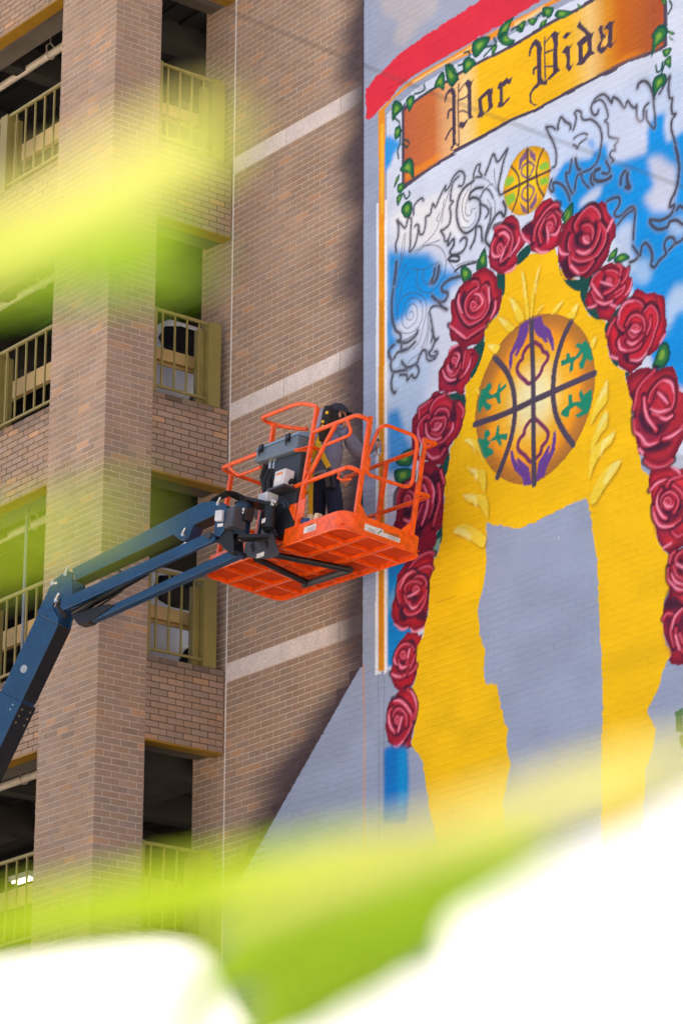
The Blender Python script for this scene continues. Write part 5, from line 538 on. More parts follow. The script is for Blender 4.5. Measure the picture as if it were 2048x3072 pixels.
["P",[206,52,70],50,0.6,0,[1507,5557,16,8,11,8,28,-4,18,3,23,-1,15,-6,-4,-20,-2,-13,-10,-10,0,-18,-2,-23,-7,-24,-9,-11,-26,-1,-15,11,-23,3,-23,17,-9,15,2,20,12,13,1,15]],["S",[54,18,46],40,0.6,1,[1569,5412,-12,-21,-18,-12,-23,-2,-24,8,-21,18,-15,24,-7,28,2,26,12,21,18,12,23,3],79,0],["P",[56,20,50],18,0.92,1,[1454,5443,46,11,52,-51,-52,-2]],
["P",[56,20,50],18,0.92,1,[1396,5380,47,12,11,-79,-46,11]],["P",[56,20,50],18,0.92,1,[1547,5511,57,1,22,-36,-23,-2]],["P",[56,20,50],18,0.92,1,[1522,5312,69,21,11,-48,-57,6]],["S",[52,18,44],24,0.85,1,[1459,5560,50,33,62,17,61,2,39,-18],66,0],["S",[190,38,62],20,0.75,1,[1474,5564,43,29,53,15,53,2,34,-16],48,0],["S",[224,128,158],6,0.7,1,[1467,5562,46,31,57,16,57,2,37,-17],11,1],
["S",[52,18,44],24,0.85,1,[1525,5543,55,6,49,-8,24,-19],66,0],["S",[190,38,62],20,0.75,1,[1534,5542,48,6,43,-8,21,-16],48,0],["S",[224,128,158],6,0.7,1,[1530,5542,51,6,46,-7,22,-18],11,1],["S",[52,18,44],24,0.85,1,[1399,5407,-18,58,13,46,49,33,62,9,37,-26],66,0],["S",[190,38,62],20,0.75,1,[1405,5419,-16,51,11,40,43,28,54,8,32,-22],48,0],
["S",[224,128,158],6,0.7,1,[1402,5413,-17,54,12,44,46,30,58,9,34,-24],11,1],["S",[52,18,44],24,0.85,1,[1492,5509,43,10,48,-16,24,-35,-6,-47,-31,-37,-61,-30,-43,35],66,0],["S",[190,38,62],20,0.75,1,[1499,5501,37,8,42,-14,21,-30,-5,-41,-27,-32,-53,-26,-37,30],48,0],["S",[224,128,158],6,0.7,1,[1495,5505,40,9,46,-15,22,-33,-6,-44,-28,-34,-58,-28,-40,32],11,1],
["S",[52,18,44],24,0.85,1,[1439,5451,1,33,37,15,55,-9,43,-23],66,0],["S",[190,38,62],20,0.75,1,[1446,5455,1,28,32,14,48,-9,37,-20],48,0],["S",[224,128,158],6,0.7,1,[1443,5453,0,31,35,14,51,-9,40,-22],11,1],["S",[52,18,44],24,0.85,1,[1436,5445,18,-37,31,-16],66,0],["S",[190,38,62],20,0.75,1,[1439,5441,15,-32,27,-14],48,0],["S",[224,128,158],6,0.7,1,[1437,5443,17,-35,29,-15],11,1],
["S",[52,18,44],24,0.85,1,[1427,5371,22,-25,49,-16,61,9,43,43,10,50],66,0],["S",[190,38,62],20,0.75,1,[1440,5371,19,-22,42,-14,54,8,37,37,8,44],48,0],["S",[224,128,158],6,0.7,1,[1434,5371,20,-24,46,-15,57,9,40,40,9,47],11,1],["S",[52,18,44],24,0.85,1,[1547,5427,-23,4,-18,13,-5,14,9,9,16,0,16,-7,7,-11,-3,-8,-11,-2,-10,4,-7,6,1,6,5,2,6,-2],66,0],
["S",[190,38,62],20,0.75,1,[1545,5430,-20,3,-16,11,-4,13,7,8,15,0,13,-6,6,-10,-3,-7,-9,-1,-9,3,-5,5,0,5,4,2,5,-2],48,0],["S",[224,128,158],6,0.7,1,[1546,5429,-21,3,-17,12,-5,13,8,9,15,0,15,-7,6,-10,-3,-7,-9,-2,-10,3,-6,6,0,5,5,2,5,-1],11,1],["S",[214,92,128],24,0.7,1,[1457,5432,43,-1,52,10],37,1],["S",[236,164,188],6,0.85,1,[1457,5432,43,-1,52,10],13,1],
["S",[214,92,128],24,0.7,1,[1471,5389,29,-26,34,3],37,1],["S",[236,164,188],6,0.85,1,[1471,5389,29,-26,34,3],13,1],["S",[214,92,128],24,0.7,1,[1361,5320,58,-41,46,-3],37,1],["S",[236,164,188],6,0.85,1,[1361,5320,58,-41,46,-3],13,1],["S",[214,92,128],24,0.7,1,[1482,5268,34,-27,74,9],37,1],["S",[236,164,188],6,0.85,1,[1482,5268,34,-27,74,9],13,1],
["S",[214,92,128],24,0.7,1,[1403,5486,46,50,52,10],37,1],["S",[236,164,188],6,0.85,1,[1403,5486,46,50,52,10],13,1],["P",[120,22,48],0,1.0,0,[1372,5178,18,35,54,28,13,15,31,-11,44,-10,14,-18,26,6,-9,-28,-22,-24,-27,-17,9,-31,6,-46,0,-29,-11,-38,-27,-29,-31,-2,-62,-3,-36,28,-22,40,-7,43,16,38,11,32]],
["P",[184,23,41],30,1.0,0,[1384,5171,16,30,46,24,12,13,26,-9,39,-9,11,-15,23,4,-8,-23,-19,-21,-23,-15,7,-27,6,-39,-1,-25,-9,-33,-23,-25,-27,-1,-53,-3,-31,24,-19,35,-6,37,14,32,10,28]],["P",[112,30,72],50,0.55,0,[1388,5110,9,14,27,11,6,6,16,-5,22,-5,7,-8,13,2,-4,-11,-12,-10,-13,-6,4,-14,4,-19,0,-12,-6,-16,-13,-12,-16,0,-31,0,-18,12,-11,17,-3,19,7,15,6,14]],
["P",[206,52,70],50,0.6,0,[1459,5197,8,12,21,9,5,4,13,-4,17,-4,6,-6,10,1,-3,-9,-9,-8,-11,-5,4,-11,2,-15,0,-10,-4,-13,-11,-10,-13,0,-24,0,-15,10,-8,14,-3,15,6,12,5,11]],["S",[54,18,46],40,0.6,1,[1504,5103,-8,-15,-14,-9,-16,-2,-18,6,-15,13,-11,17,-6,20,2,19,8,15,14,10,17,2],79,0],["P",[56,20,50],18,0.92,1,[1443,5215,63,-3,17,-40,-44,23]],["P",[56,20,50],18,0.92,1,[1412,5128,40,-4,-5,-28,-27,6]],
["P",[56,20,50],18,0.92,1,[1376,5089,76,-11,-9,-16,-54,9]],["P",[56,20,50],18,0.92,1,[1496,5044,31,16,-9,-33]],["S",[52,18,44],24,0.85,1,[1382,5107,-24,31,15,37,28,22,53,3,47,-26,17,-23],66,0],["S",[190,38,62],20,0.75,1,[1388,5114,-21,27,13,33,25,18,45,4,42,-24,14,-20],48,0],["S",[224,128,158],6,0.7,1,[1385,5110,-23,29,14,35,27,21,49,3,45,-25,15,-21],11,1],
["S",[52,18,44],24,0.85,1,[1475,5169,-10,-36,-14,-37],66,0],["S",[190,38,62],20,0.75,1,[1474,5164,-9,-31,-12,-33],48,0],["S",[224,128,158],6,0.7,1,[1474,5166,-9,-33,-13,-35],11,1],["S",[52,18,44],24,0.85,1,[1392,5134,0,-25,19,-23,38,-3,28,9],66,0],["S",[190,38,62],20,0.75,1,[1396,5130,0,-22,16,-20,34,-2,24,8],48,0],["S",[224,128,158],6,0.7,1,[1394,5132,0,-24,17,-21,36,-3,27,9],11,1],
["S",[52,18,44],24,0.85,1,[1516,5131,-19,-33,-29,-38,-9,-16],66,0],["S",[190,38,62],20,0.75,1,[1512,5125,-17,-29,-25,-33,-8,-14],48,0],["S",[224,128,158],6,0.7,1,[1514,5128,-18,-31,-27,-35,-9,-16],11,1],["S",[52,18,44],24,0.85,1,[1335,5078,34,-23,43,-13,42,6,15,9],66,0],["S",[190,38,62],20,0.75,1,[1345,5075,29,-20,37,-11,37,5,13,8],48,0],
["S",[224,128,158],6,0.7,1,[1340,5077,31,-22,40,-12,40,5,14,9],11,1],["S",[52,18,44],24,0.85,1,[1529,5076,-24,-22,-38,-11],66,0],["S",[190,38,62],20,0.75,1,[1525,5074,-21,-20,-33,-9],48,0],["S",[224,128,158],6,0.7,1,[1527,5075,-22,-21,-36,-10],11,1],["S",[52,18,44],24,0.85,1,[1458,5144,-8,-14,-17,-2,-17,8,-8,14,3,12,11,5,13,-4,8,-9,0,-9,-6,-5,-8,1,-6,5,-1,6,3,2],66,0],
["S",[190,38,62],20,0.75,1,[1455,5144,-8,-11,-14,-2,-15,7,-7,12,3,10,9,4,11,-3,7,-8,1,-8,-6,-4,-7,1,-5,4,-1,5,3,2],48,0],["S",[224,128,158],6,0.7,1,[1456,5144,-7,-12,-16,-3,-16,8,-7,13,2,11,11,5,12,-4,7,-8,0,-9,-5,-4,-8,1,-5,4,-1,5,2,3],11,1],["S",[214,92,128],24,0.7,1,[1342,5073,29,-15,36,-11],37,1],["S",[236,164,188],6,0.85,1,[1342,5073,29,-15,36,-11],13,1],
["S",[214,92,128],24,0.7,1,[1398,5110,18,-21,31,-2],37,1],["S",[236,164,188],6,0.85,1,[1398,5110,18,-21,31,-2],13,1],["S",[214,92,128],24,0.7,1,[1474,5163,-11,-35],37,1],["S",[236,164,188],6,0.85,1,[1474,5163,-11,-35],13,1],["S",[214,92,128],24,0.7,1,[1362,5151,0,-21,18,-18],37,1],["S",[236,164,188],6,0.85,1,[1362,5151,0,-21,18,-18],13,1],
["P",[120,22,48],0,1.0,0,[1303,4905,14,33,31,13,23,-2,4,23,27,5,58,2,35,-8,22,-37,11,-48,-3,-43,-13,-52,-23,-50,-9,-36,13,-20,-48,-1,-31,9,-40,14,-31,15,-31,24,-7,33,-13,35,0,27,16,11]],["P",[186,26,46],30,1.0,0,[1318,4896,11,27,27,12,19,-2,4,20,23,5,50,1,31,-7,18,-31,9,-42,-2,-37,-11,-45,-20,-43,-7,-31,11,-17,-42,-1,-26,8,-35,12,-26,13,-27,21,-6,28,-11,30,0,23,13,10]],
["P",[112,30,72],50,0.55,0,[1325,4825,7,13,16,5,11,-1,2,9,14,2,29,0,17,-4,11,-15,6,-21,-1,-18,-7,-22,-11,-20,-5,-15,7,-9,-25,0,-15,5,-20,6,-16,7,-15,11,-4,14,-6,15,0,11,8,4]],["P",[206,52,70],50,0.6,0,[1397,4914,6,10,12,4,9,0,2,7,11,2,23,0,14,-4,9,-12,4,-17,-1,-15,-5,-17,-9,-17,-4,-12,5,-7,-19,0,-12,4,-16,5,-13,6,-12,8,-3,12,-5,12,0,9,6,3]],
["S",[54,18,46],40,0.6,1,[1447,4812,-8,-16,-14,-10,-16,-2,-18,6,-15,12,-11,18,-5,20,2,19,8,16,13,10,17,2],83,0],["P",[56,20,50],18,0.92,1,[1366,4915,40,-6,44,-41,13,-50,-30,54,-54,32]],["P",[56,20,50],18,0.92,1,[1366,4834,44,2,-9,-22]],["P",[56,20,50],18,0.92,1,[1446,4918,48,-54,9,-37,-26,41]],["P",[56,20,50],18,0.92,1,[1432,4733,53,46,-18,-48,-44,-26]],
["S",[52,18,44],24,0.85,1,[1347,4947,48,-4,52,-37,38,-45,16,-44,-21,-45,-34,-33,-47,-34,-43,3],69,0],["S",[190,38,62],20,0.75,1,[1358,4930,42,-3,45,-32,33,-39,14,-39,-19,-39,-29,-28,-41,-29,-37,2],50,0],["S",[224,128,158],6,0.7,1,[1353,4939,44,-4,49,-34,35,-43,15,-41,-20,-42,-31,-31,-44,-31,-40,2],12,1],["S",[52,18,44],24,0.85,1,[1348,4909,-28,-9,-8,-43,17,-47,33,-32,29,0],69,0],
["S",[190,38,62],20,0.75,1,[1348,4900,-25,-8,-7,-37,15,-41,29,-28,25,0],50,0],["S",[224,128,158],6,0.7,1,[1348,4904,-27,-8,-7,-40,16,-44,31,-30,27,0],12,1],["S",[52,18,44],24,0.85,1,[1349,4860,9,29,38,4,38,-27,21,-32,-2,-40],69,0],["S",[190,38,62],20,0.75,1,[1356,4859,9,26,33,3,33,-23,18,-28,-2,-35],50,0],["S",[224,128,158],6,0.7,1,[1352,4860,9,27,36,4,36,-25,19,-31,-2,-37],12,1],
["S",[52,18,44],24,0.85,1,[1416,4849,-15,-35,-14,-34],69,0],["S",[190,38,62],20,0.75,1,[1414,4844,-13,-30,-12,-29],50,0],["S",[224,128,158],6,0.7,1,[1415,4846,-14,-32,-13,-32],12,1],["S",[52,18,44],24,0.85,1,[1452,4979,43,-34,23,-39,9,-36,-19,-61],69,0],["S",[190,38,62],20,0.75,1,[1459,4969,36,-30,21,-34,8,-31,-17,-53],50,0],["S",[224,128,158],6,0.7,1,[1455,4974,40,-32,22,-37,8,-33,-18,-57],12,1],
["S",[52,18,44],24,0.85,1,[1365,4827,5,23,14,7],69,0],["S",[190,38,62],20,0.75,1,[1366,4829,4,21,13,5],50,0],["S",[224,128,158],6,0.7,1,[1366,4828,4,22,14,6],12,1],["S",[52,18,44],24,0.85,1,[1407,4836,-7,-13,-14,-4,-13,8,-7,13,2,13,9,5,11,-3,7,-9,0,-9,-5,-5,-7,0,-5,5,-1,5,3,3],69,0],
["S",[190,38,62],20,0.75,1,[1404,4837,-6,-12,-12,-3,-12,6,-6,12,2,11,8,4,10,-2,5,-8,1,-8,-5,-4,-6,0,-4,4,-1,5,2,2],50,0],["S",[224,128,158],6,0.7,1,[1406,4837,-7,-13,-13,-4,-13,7,-6,13,2,12,9,5,10,-3,6,-8,0,-9,-5,-5,-6,1,-4,4,-1,5,2,3],12,1],["S",[214,92,128],24,0.7,1,[1357,4938,45,-10,44,-33,35,-46],39,1],["S",[236,164,188],6,0.85,1,[1357,4938,45,-10,44,-33,35,-46],14,1],
["S",[214,92,128],24,0.7,1,[1319,4879,6,-48,32,-42],39,1],["S",[236,164,188],6,0.85,1,[1319,4879,6,-48,32,-42],14,1],["S",[214,92,128],24,0.7,1,[1486,4959,26,-41,11,-40],39,1],["S",[236,164,188],6,0.85,1,[1486,4959,26,-41,11,-40],14,1],["S",[214,92,128],24,0.7,1,[1415,4843,-25,-58],39,1],["S",[236,164,188],6,0.85,1,[1415,4843,-25,-58],14,1],["S",[214,92,128],24,0.7,1,[1352,4717,31,-9,40,21],39,1],
["S",[236,164,188],6,0.85,1,[1352,4717,31,-9,40,21],14,1],["P",[120,22,48],0,1.0,0,[2873,6665,60,2,29,-24,38,-17,44,-26,-2,-36,24,-22,3,-37,-26,-39,-35,-24,-44,-7,-21,-23,-35,-35,-24,18,-39,17,-18,64,-59,19,-19,32,16,39,31,12,6,42,46,28]],
["P",[189,33,55],30,1.0,0,[2879,6646,52,2,24,-21,34,-15,37,-22,-1,-30,20,-20,3,-32,-22,-33,-31,-21,-38,-6,-17,-19,-31,-31,-21,16,-33,14,-15,55,-51,17,-17,27,14,34,27,10,5,36,39,25]],["P",[112,30,72],50,0.55,0,[2854,6553,30,-1,15,-10,19,-8,22,-12,-1,-15,12,-10,2,-16,-13,-16,-17,-9,-22,-2,-11,-9,-17,-14,-13,8,-19,8,-9,28,-30,9,-9,14,8,16,15,4,3,18,23,11]],
["P",[206,52,70],50,0.6,0,[2945,6621,24,-1,11,-9,16,-6,17,-10,0,-12,9,-8,2,-13,-11,-12,-14,-8,-17,-1,-8,-8,-15,-11,-9,7,-16,6,-7,22,-23,8,-8,12,7,12,12,4,2,14,18,9]],["S",[54,18,46],40,0.6,1,[2973,6496,-12,-13,-18,-7,-23,2,-23,10,-21,16,-14,20,-6,21,2,18,12,14,18,7,23,-2],76,0],["P",[56,20,50],18,0.92,1,[2877,6624,25,6,-12,-47,-24,8]],["P",[56,20,50],18,0.92,1,[2860,6578,69,-30,-21,-22,-39,5]],
["P",[56,20,50],18,0.92,1,[2980,6611,30,4,-2,-54,-20,-11]],["P",[56,20,50],18,0.92,1,[2827,6483,79,-29,38,-20,-78,18]],["S",[52,18,44],24,0.85,1,[2859,6649,-43,-13,-22,-32,35,-55,46,-50],63,0],["S",[190,38,62],20,0.75,1,[2856,6641,-37,-11,-20,-28,31,-48,40,-44],45,0],["S",[224,128,158],6,0.7,1,[2858,6645,-41,-12,-21,-30,34,-51,43,-47],11,1],
["S",[52,18,44],24,0.85,1,[2895,6639,47,-15,41,-34,-2,-42,-43,-21,-64,-6],63,0],["S",[190,38,62],20,0.75,1,[2900,6631,41,-14,35,-29,-1,-37,-37,-18,-56,-5],45,0],["S",[224,128,158],6,0.7,1,[2897,6635,44,-15,38,-31,-1,-39,-40,-20,-60,-5],11,1],["S",[52,18,44],24,0.85,1,[2790,6571,30,-57,57,-38,53,-6,27,19],63,0],["S",[190,38,62],20,0.75,1,[2801,6562,26,-49,50,-33,45,-5,24,16],45,0],
["S",[224,128,158],6,0.7,1,[2795,6567,28,-53,54,-36,49,-6,25,18],11,1],["S",[52,18,44],24,0.85,1,[2950,6508,47,7,21,5,-22,-28,-47,-7],63,0],["S",[190,38,62],20,0.75,1,[2954,6507,41,7,19,4,-19,-24,-42,-7],45,0],["S",[224,128,158],6,0.7,1,[2952,6507,44,7,20,5,-21,-26,-44,-7],11,1],["S",[52,18,44],24,0.85,1,[2971,6641,25,-24,-7,-37],63,0],["S",[190,38,62],20,0.75,1,[2972,6637,23,-21,-6,-32],45,0],
["S",[224,128,158],6,0.7,1,[2971,6639,24,-22,-6,-35],11,1],["S",[52,18,44],24,0.85,1,[3045,6599,-17,-41,-33,-20],63,0],["S",[190,38,62],20,0.75,1,[3042,6594,-15,-35,-28,-18],45,0],["S",[224,128,158],6,0.7,1,[3043,6597,-16,-38,-30,-19],11,1],["S",[52,18,44],24,0.85,1,[2939,6574,-8,-8,-14,1,-13,8,-7,9,3,8,9,1,11,-4,6,-7,0,-5,-5,-3,-7,2,-4,4,-1,3,2,2],63,0],
["S",[190,38,62],20,0.75,1,[2936,6575,-7,-7,-12,1,-12,6,-5,9,2,6,8,2,9,-4,6,-6,0,-5,-5,-2,-5,2,-4,3,-1,3,2,1],45,0],["S",[224,128,158],6,0.7,1,[2937,6574,-7,-7,-13,1,-12,7,-6,9,2,7,9,1,9,-3,6,-7,1,-5,-5,-2,-6,1,-5,4,-1,3,3,2],11,1],["S",[214,92,128],24,0.7,1,[2856,6594,44,-25,41,-23],35,1],["S",[236,164,188],6,0.85,1,[2856,6594,44,-25,41,-23],13,1],
["S",[214,92,128],24,0.7,1,[2801,6605,29,-50,38,-45],35,1],["S",[236,164,188],6,0.85,1,[2801,6605,29,-50,38,-45],13,1],["S",[214,92,128],24,0.7,1,[2828,6508,49,-30,59,-5],35,1],["S",[236,164,188],6,0.85,1,[2828,6508,49,-30,59,-5],13,1],["S",[214,92,128],24,0.7,1,[2768,6495,30,-6,29,-1],35,1],["S",[236,164,188],6,0.85,1,[2768,6495,30,-6,29,-1],13,1],
["S",[214,92,128],24,0.7,1,[3065,6535,-16,-42,-30,-19],35,1],["S",[236,164,188],6,0.85,1,[3065,6535,-16,-42,-30,-19],13,1],["S",[214,92,128],24,0.7,1,[2921,6460,33,-20],35,1],["S",[236,164,188],6,0.85,1,[2921,6460,33,-20],13,1],
["P",[120,22,48],0,1.0,0,[3072,6464,11,14,19,1,28,-20,28,-24,48,-8,18,-15,33,-16,18,-28,-3,-63,7,-55,-12,-50,-24,-20,-30,-33,-48,-13,-33,7,-21,-33,-78,-22,-23,22,-47,36,-3,40,-53,27,-17,74,-3,52,25,28,60,27,21,40,49,9]],
["P",[199,33,53],30,1.0,0,[3076,6441,9,12,17,1,24,-17,24,-21,41,-7,16,-13,28,-14,15,-23,-2,-55,6,-48,-10,-42,-21,-18,-26,-28,-41,-11,-29,6,-17,-28,-67,-19,-20,18,-41,31,-3,35,-45,24,-15,63,-2,44,22,24,51,24,18,34,42,8]],
["P",[112,30,72],50,0.55,0,[3036,6318,5,6,10,0,14,-9,14,-11,24,-5,9,-6,17,-8,9,-12,-1,-26,3,-24,-5,-21,-12,-8,-15,-13,-25,-4,-16,4,-10,-14,-39,-7,-12,10,-24,16,-2,17,-26,13,-9,31,-1,22,12,11,30,10,10,17,25,2]],
["P",[206,52,70],50,0.6,0,[3146,6419,4,5,8,0,11,-7,11,-9,19,-4,8,-5,13,-6,7,-10,-1,-22,3,-19,-4,-16,-10,-7,-12,-11,-19,-3,-14,3,-8,-11,-31,-5,-9,7,-19,14,-1,14,-21,10,-7,25,-1,18,10,9,24,8,8,13,19,2]],["S",[54,18,46],40,0.6,1,[3169,6255,-15,-19,-22,-10,-28,1,-29,12,-25,21,-17,26,-8,29,4,26,14,20,23,10,28,-1],79,0],["P",[56,20,50],18,0.92,1,[3029,6348,39,16,-31,-61,-19,-1]],
["P",[56,20,50],18,0.92,1,[2970,6324,42,-28,-24,-13,-29,16]],["P",[56,20,50],18,0.92,1,[3115,6321,19,0,-7,-69,-24,1]],["P",[56,20,50],18,0.92,1,[3205,6413,26,-59,-3,-70,-16,76]],["P",[56,20,50],18,0.92,1,[3004,6202,38,-12,-30,-44,-28,38]],["P",[56,20,50],18,0.92,1,[3137,6385,29,5,-11,-32]],["S",[52,18,44],24,0.85,1,[2995,6303,-35,42,7,44,28,37,42,17,57,-18,35,-27,13,-43],66,0],
["S",[190,38,62],20,0.75,1,[3001,6313,-30,37,6,38,24,33,37,15,49,-17,30,-23,12,-37],48,0],["S",[224,128,158],6,0.7,1,[2998,6308,-32,39,6,42,26,34,39,16,53,-17,33,-25,13,-40],11,1],["S",[52,18,44],24,0.85,1,[3134,6361,47,19,39,-47,6,-52,-25,-45,-23,-46,-42,-40,-52,-21,-56,25],66,0],["S",[190,38,62],20,0.75,1,[3137,6346,41,16,34,-41,4,-44,-21,-40,-20,-40,-37,-34,-45,-19,-48,22],48,0],
["S",[224,128,158],6,0.7,1,[3136,6353,43,18,37,-44,5,-48,-23,-42,-21,-43,-40,-37,-49,-20,-52,23],11,1],["S",[52,18,44],24,0.85,1,[3013,6331,33,28,41,-2,40,-28,14,-39,-6,-36],66,0],["S",[190,38,62],20,0.75,1,[3024,6329,28,25,36,-2,35,-25,12,-33,-6,-32],48,0],["S",[224,128,158],6,0.7,1,[3019,6330,30,26,38,-1,38,-27,13,-36,-6,-34],11,1],["S",[52,18,44],24,0.85,1,[3051,6307,-16,-18,24,-34,37,7],66,0],
["S",[190,38,62],20,0.75,1,[3052,6303,-14,-15,21,-30,32,6],48,0],["S",[224,128,158],6,0.7,1,[3052,6305,-16,-16,23,-33,34,7],11,1],["S",[52,18,44],24,0.85,1,[2974,6282,-16,-18,24,-46,56,-21,57,-3,26,15],66,0],["S",[190,38,62],20,0.75,1,[2981,6275,-14,-15,21,-41,49,-18,49,-3,23,13],48,0],["S",[224,128,158],6,0.7,1,[2978,6279,-16,-17,23,-43,53,-20,53,-3,24,14],11,1],
["S",[52,18,44],24,0.85,1,[3017,6248,30,-21,41,-2,37,19],66,0],["S",[190,38,62],20,0.75,1,[3024,6246,26,-18,36,-1,32,16],48,0],["S",[224,128,158],6,0.7,1,[3020,6247,29,-20,38,-1,35,17],11,1],["S",[52,18,44],24,0.85,1,[3178,6314,-7,-40,-22,-31],66,0],["S",[190,38,62],20,0.75,1,[3176,6309,-6,-35,-19,-27],48,0],["S",[224,128,158],6,0.7,1,[3177,6311,-6,-37,-21,-29],11,1],
["S",[52,18,44],24,0.85,1,[2949,6384,-38,-34,-17,-33],66,0],["S",[190,38,62],20,0.75,1,[2945,6380,-33,-30,-15,-29],48,0],["S",[224,128,158],6,0.7,1,[2947,6382,-35,-32,-16,-31],11,1],["S",[52,18,44],24,0.85,1,[3116,6285,-11,-10,-21,1,-21,11,-10,13,4,10,14,2,16,-6,10,-9,0,-8,-8,-3,-10,2,-7,6,-1,5,4,1],66,0],
["S",[190,38,62],20,0.75,1,[3111,6286,-9,-9,-19,1,-17,10,-9,11,4,9,12,2,14,-6,8,-8,0,-7,-7,-2,-8,2,-7,5,-1,4,3,2],48,0],["S",[224,128,158],6,0.7,1,[3114,6285,-11,-9,-19,1,-20,10,-9,13,4,9,13,2,15,-6,9,-9,0,-7,-7,-3,-10,3,-6,5,-1,4,3,2],11,1],["S",[214,92,128],24,0.7,1,[2971,6367,12,43,35,25,53,-7],37,1],["S",[236,164,188],6,0.85,1,[2971,6367,12,43,35,25,53,-7],13,1],
["S",[214,92,128],24,0.7,1,[3025,6246,28,-22,34,2],37,1],["S",[236,164,188],6,0.85,1,[3025,6246,28,-22,34,2],13,1],["S",[214,92,128],24,0.7,1,[3046,6296,29,-20,29,-2],37,1],["S",[236,164,188],6,0.85,1,[3046,6296,29,-20,29,-2],13,1],["S",[214,92,128],24,0.7,1,[2968,6268,8,-39,38,-23],37,1],["S",[236,164,188],6,0.85,1,[2968,6268,8,-39,38,-23],13,1],
["S",[214,92,128],24,0.7,1,[2912,6210,43,-25],37,1],["S",[236,164,188],6,0.85,1,[2912,6210,43,-25],13,1],["S",[214,92,128],24,0.7,1,[3041,6151,57,-17,49,20],37,1],["S",[236,164,188],6,0.85,1,[3041,6151,57,-17,49,20],13,1],["S",[214,92,128],24,0.7,1,[3263,6202,-30,-26],37,1],["S",[236,164,188],6,0.85,1,[3263,6202,-30,-26],13,1],
["P",[120,22,48],0,1.0,0,[3008,6075,32,13,62,7,53,-13,26,-18,11,-14,76,-1,41,-10,14,-27,13,-43,5,-58,47,-26,56,-72,-4,-93,-76,-33,-31,-35,-35,-40,-28,-25,-52,1,-52,12,-44,38,-16,29,-5,16,-27,10,-9,53,-10,42,-10,48,7,61,-2,51,-22,35,-10,38]],
["P",[166,36,55],30,1.0,0,[3034,6044,27,11,53,6,46,-11,23,-15,9,-13,65,-1,36,-8,12,-23,11,-38,4,-49,41,-22,48,-62,-3,-80,-66,-29,-27,-30,-30,-34,-24,-22,-45,1,-45,10,-38,33,-13,25,-5,14,-22,9,-8,45,-9,37,-8,41,5,52,-1,44,-19,30,-9,32]],
["P",[112,30,72],50,0.55,0,[3043,5889,15,5,31,2,27,-7,13,-8,5,-6,38,-2,21,-5,7,-11,7,-19,3,-24,24,-12,29,-32,-2,-39,-38,-13,-16,-14,-18,-16,-13,-10,-27,2,-26,6,-22,17,-8,13,-3,7,-13,5,-5,22,-5,18,-5,21,3,25,-1,22,-11,15,-5,15]],
["P",[206,52,70],50,0.6,0,[3184,6008,13,4,24,1,21,-5,11,-6,4,-5,30,-2,16,-4,6,-9,5,-15,3,-20,19,-10,22,-26,-1,-32,-30,-9,-13,-12,-14,-13,-11,-8,-21,2,-21,5,-17,14,-7,10,-2,6,-10,4,-4,18,-4,15,-4,16,3,20,-1,18,-9,12,-4,13]],["S",[54,18,46],40,0.6,1,[3270,5806,-17,-23,-26,-13,-31,0,-32,13,-29,23,-20,31,-8,33,4,30,16,24,26,13,32,0],90,0],["P",[56,20,50],18,0.92,1,[3148,5908,31,18,-25,-60,-15,10]],
["P",[56,20,50],18,0.92,1,[3077,5867,43,-75,60,-34,-58,67,-14,49]],["P",[56,20,50],18,0.92,1,[3232,5927,31,-3,13,-44,-23,2]],["P",[56,20,50],18,0.92,1,[3144,5807,98,-17,-24,-27,-45,8]],["P",[56,20,50],18,0.92,1,[3117,5714,173,-19,-38,-25,-113,10]],["P",[56,20,50],18,0.92,1,[3036,5992,63,21,-33,-41,-16,-18]],
["S",[52,18,44],24,0.85,1,[3142,5922,14,35,42,29,54,11,47,-29,16,-47,-5,-53,-25,-31,-65,1,-63,40],75,0],["S",[190,38,62],20,0.75,1,[3154,5921,12,31,37,25,46,10,41,-26,14,-41,-4,-45,-22,-28,-56,2,-55,34],54,0],["S",[224,128,158],6,0.7,1,[3148,5921,13,33,40,28,49,10,45,-28,14,-43,-4,-50,-23,-29,-61,1,-59,38],13,1],["S",[52,18,44],24,0.85,1,[3199,6060,-84,-35,-38,-34,-15,-50,-13,-35],75,0],
["S",[190,38,62],20,0.75,1,[3186,6050,-73,-30,-33,-30,-13,-43,-12,-31],54,0],["S",[224,128,158],6,0.7,1,[3192,6055,-78,-33,-36,-31,-13,-47,-13,-33],13,1],["S",[52,18,44],24,0.85,1,[3117,5957,6,-56,14,-53,39,-50,19,-36],75,0],["S",[190,38,62],20,0.75,1,[3121,5943,5,-49,13,-45,33,-44,17,-31],54,0],["S",[224,128,158],6,0.7,1,[3119,5950,6,-52,13,-49,36,-48,18,-33],13,1],
["S",[52,18,44],24,0.85,1,[3046,5870,5,-62,36,-29,23,-54,64,-13,53,3],75,0],["S",[190,38,62],20,0.75,1,[3055,5857,5,-54,31,-25,19,-48,57,-11,46,3],54,0],["S",[224,128,158],6,0.7,1,[3050,5863,6,-58,33,-26,21,-51,60,-12,50,2],13,1],["S",[52,18,44],24,0.85,1,[3164,5861,56,-34,39,-24,36,4],75,0],["S",[190,38,62],20,0.75,1,[3173,5857,49,-30,34,-21,31,4],54,0],
["S",[224,128,158],6,0.7,1,[3169,5859,52,-32,36,-22,34,4],13,1],["S",[52,18,44],24,0.85,1,[3372,5754,-41,-23,-57,-13,-48,-1],75,0],["S",[190,38,62],20,0.75,1,[3363,5751,-36,-20,-49,-12,-42,0],54,0],["S",[224,128,158],6,0.7,1,[3367,5753,-38,-22,-53,-13,-45,0],13,1],["S",[52,18,44],24,0.85,1,[3108,5650,56,-42,71,-17,57,13],75,0],["S",[190,38,62],20,0.75,1,[3120,5646,48,-37,63,-15,49,11],54,0],
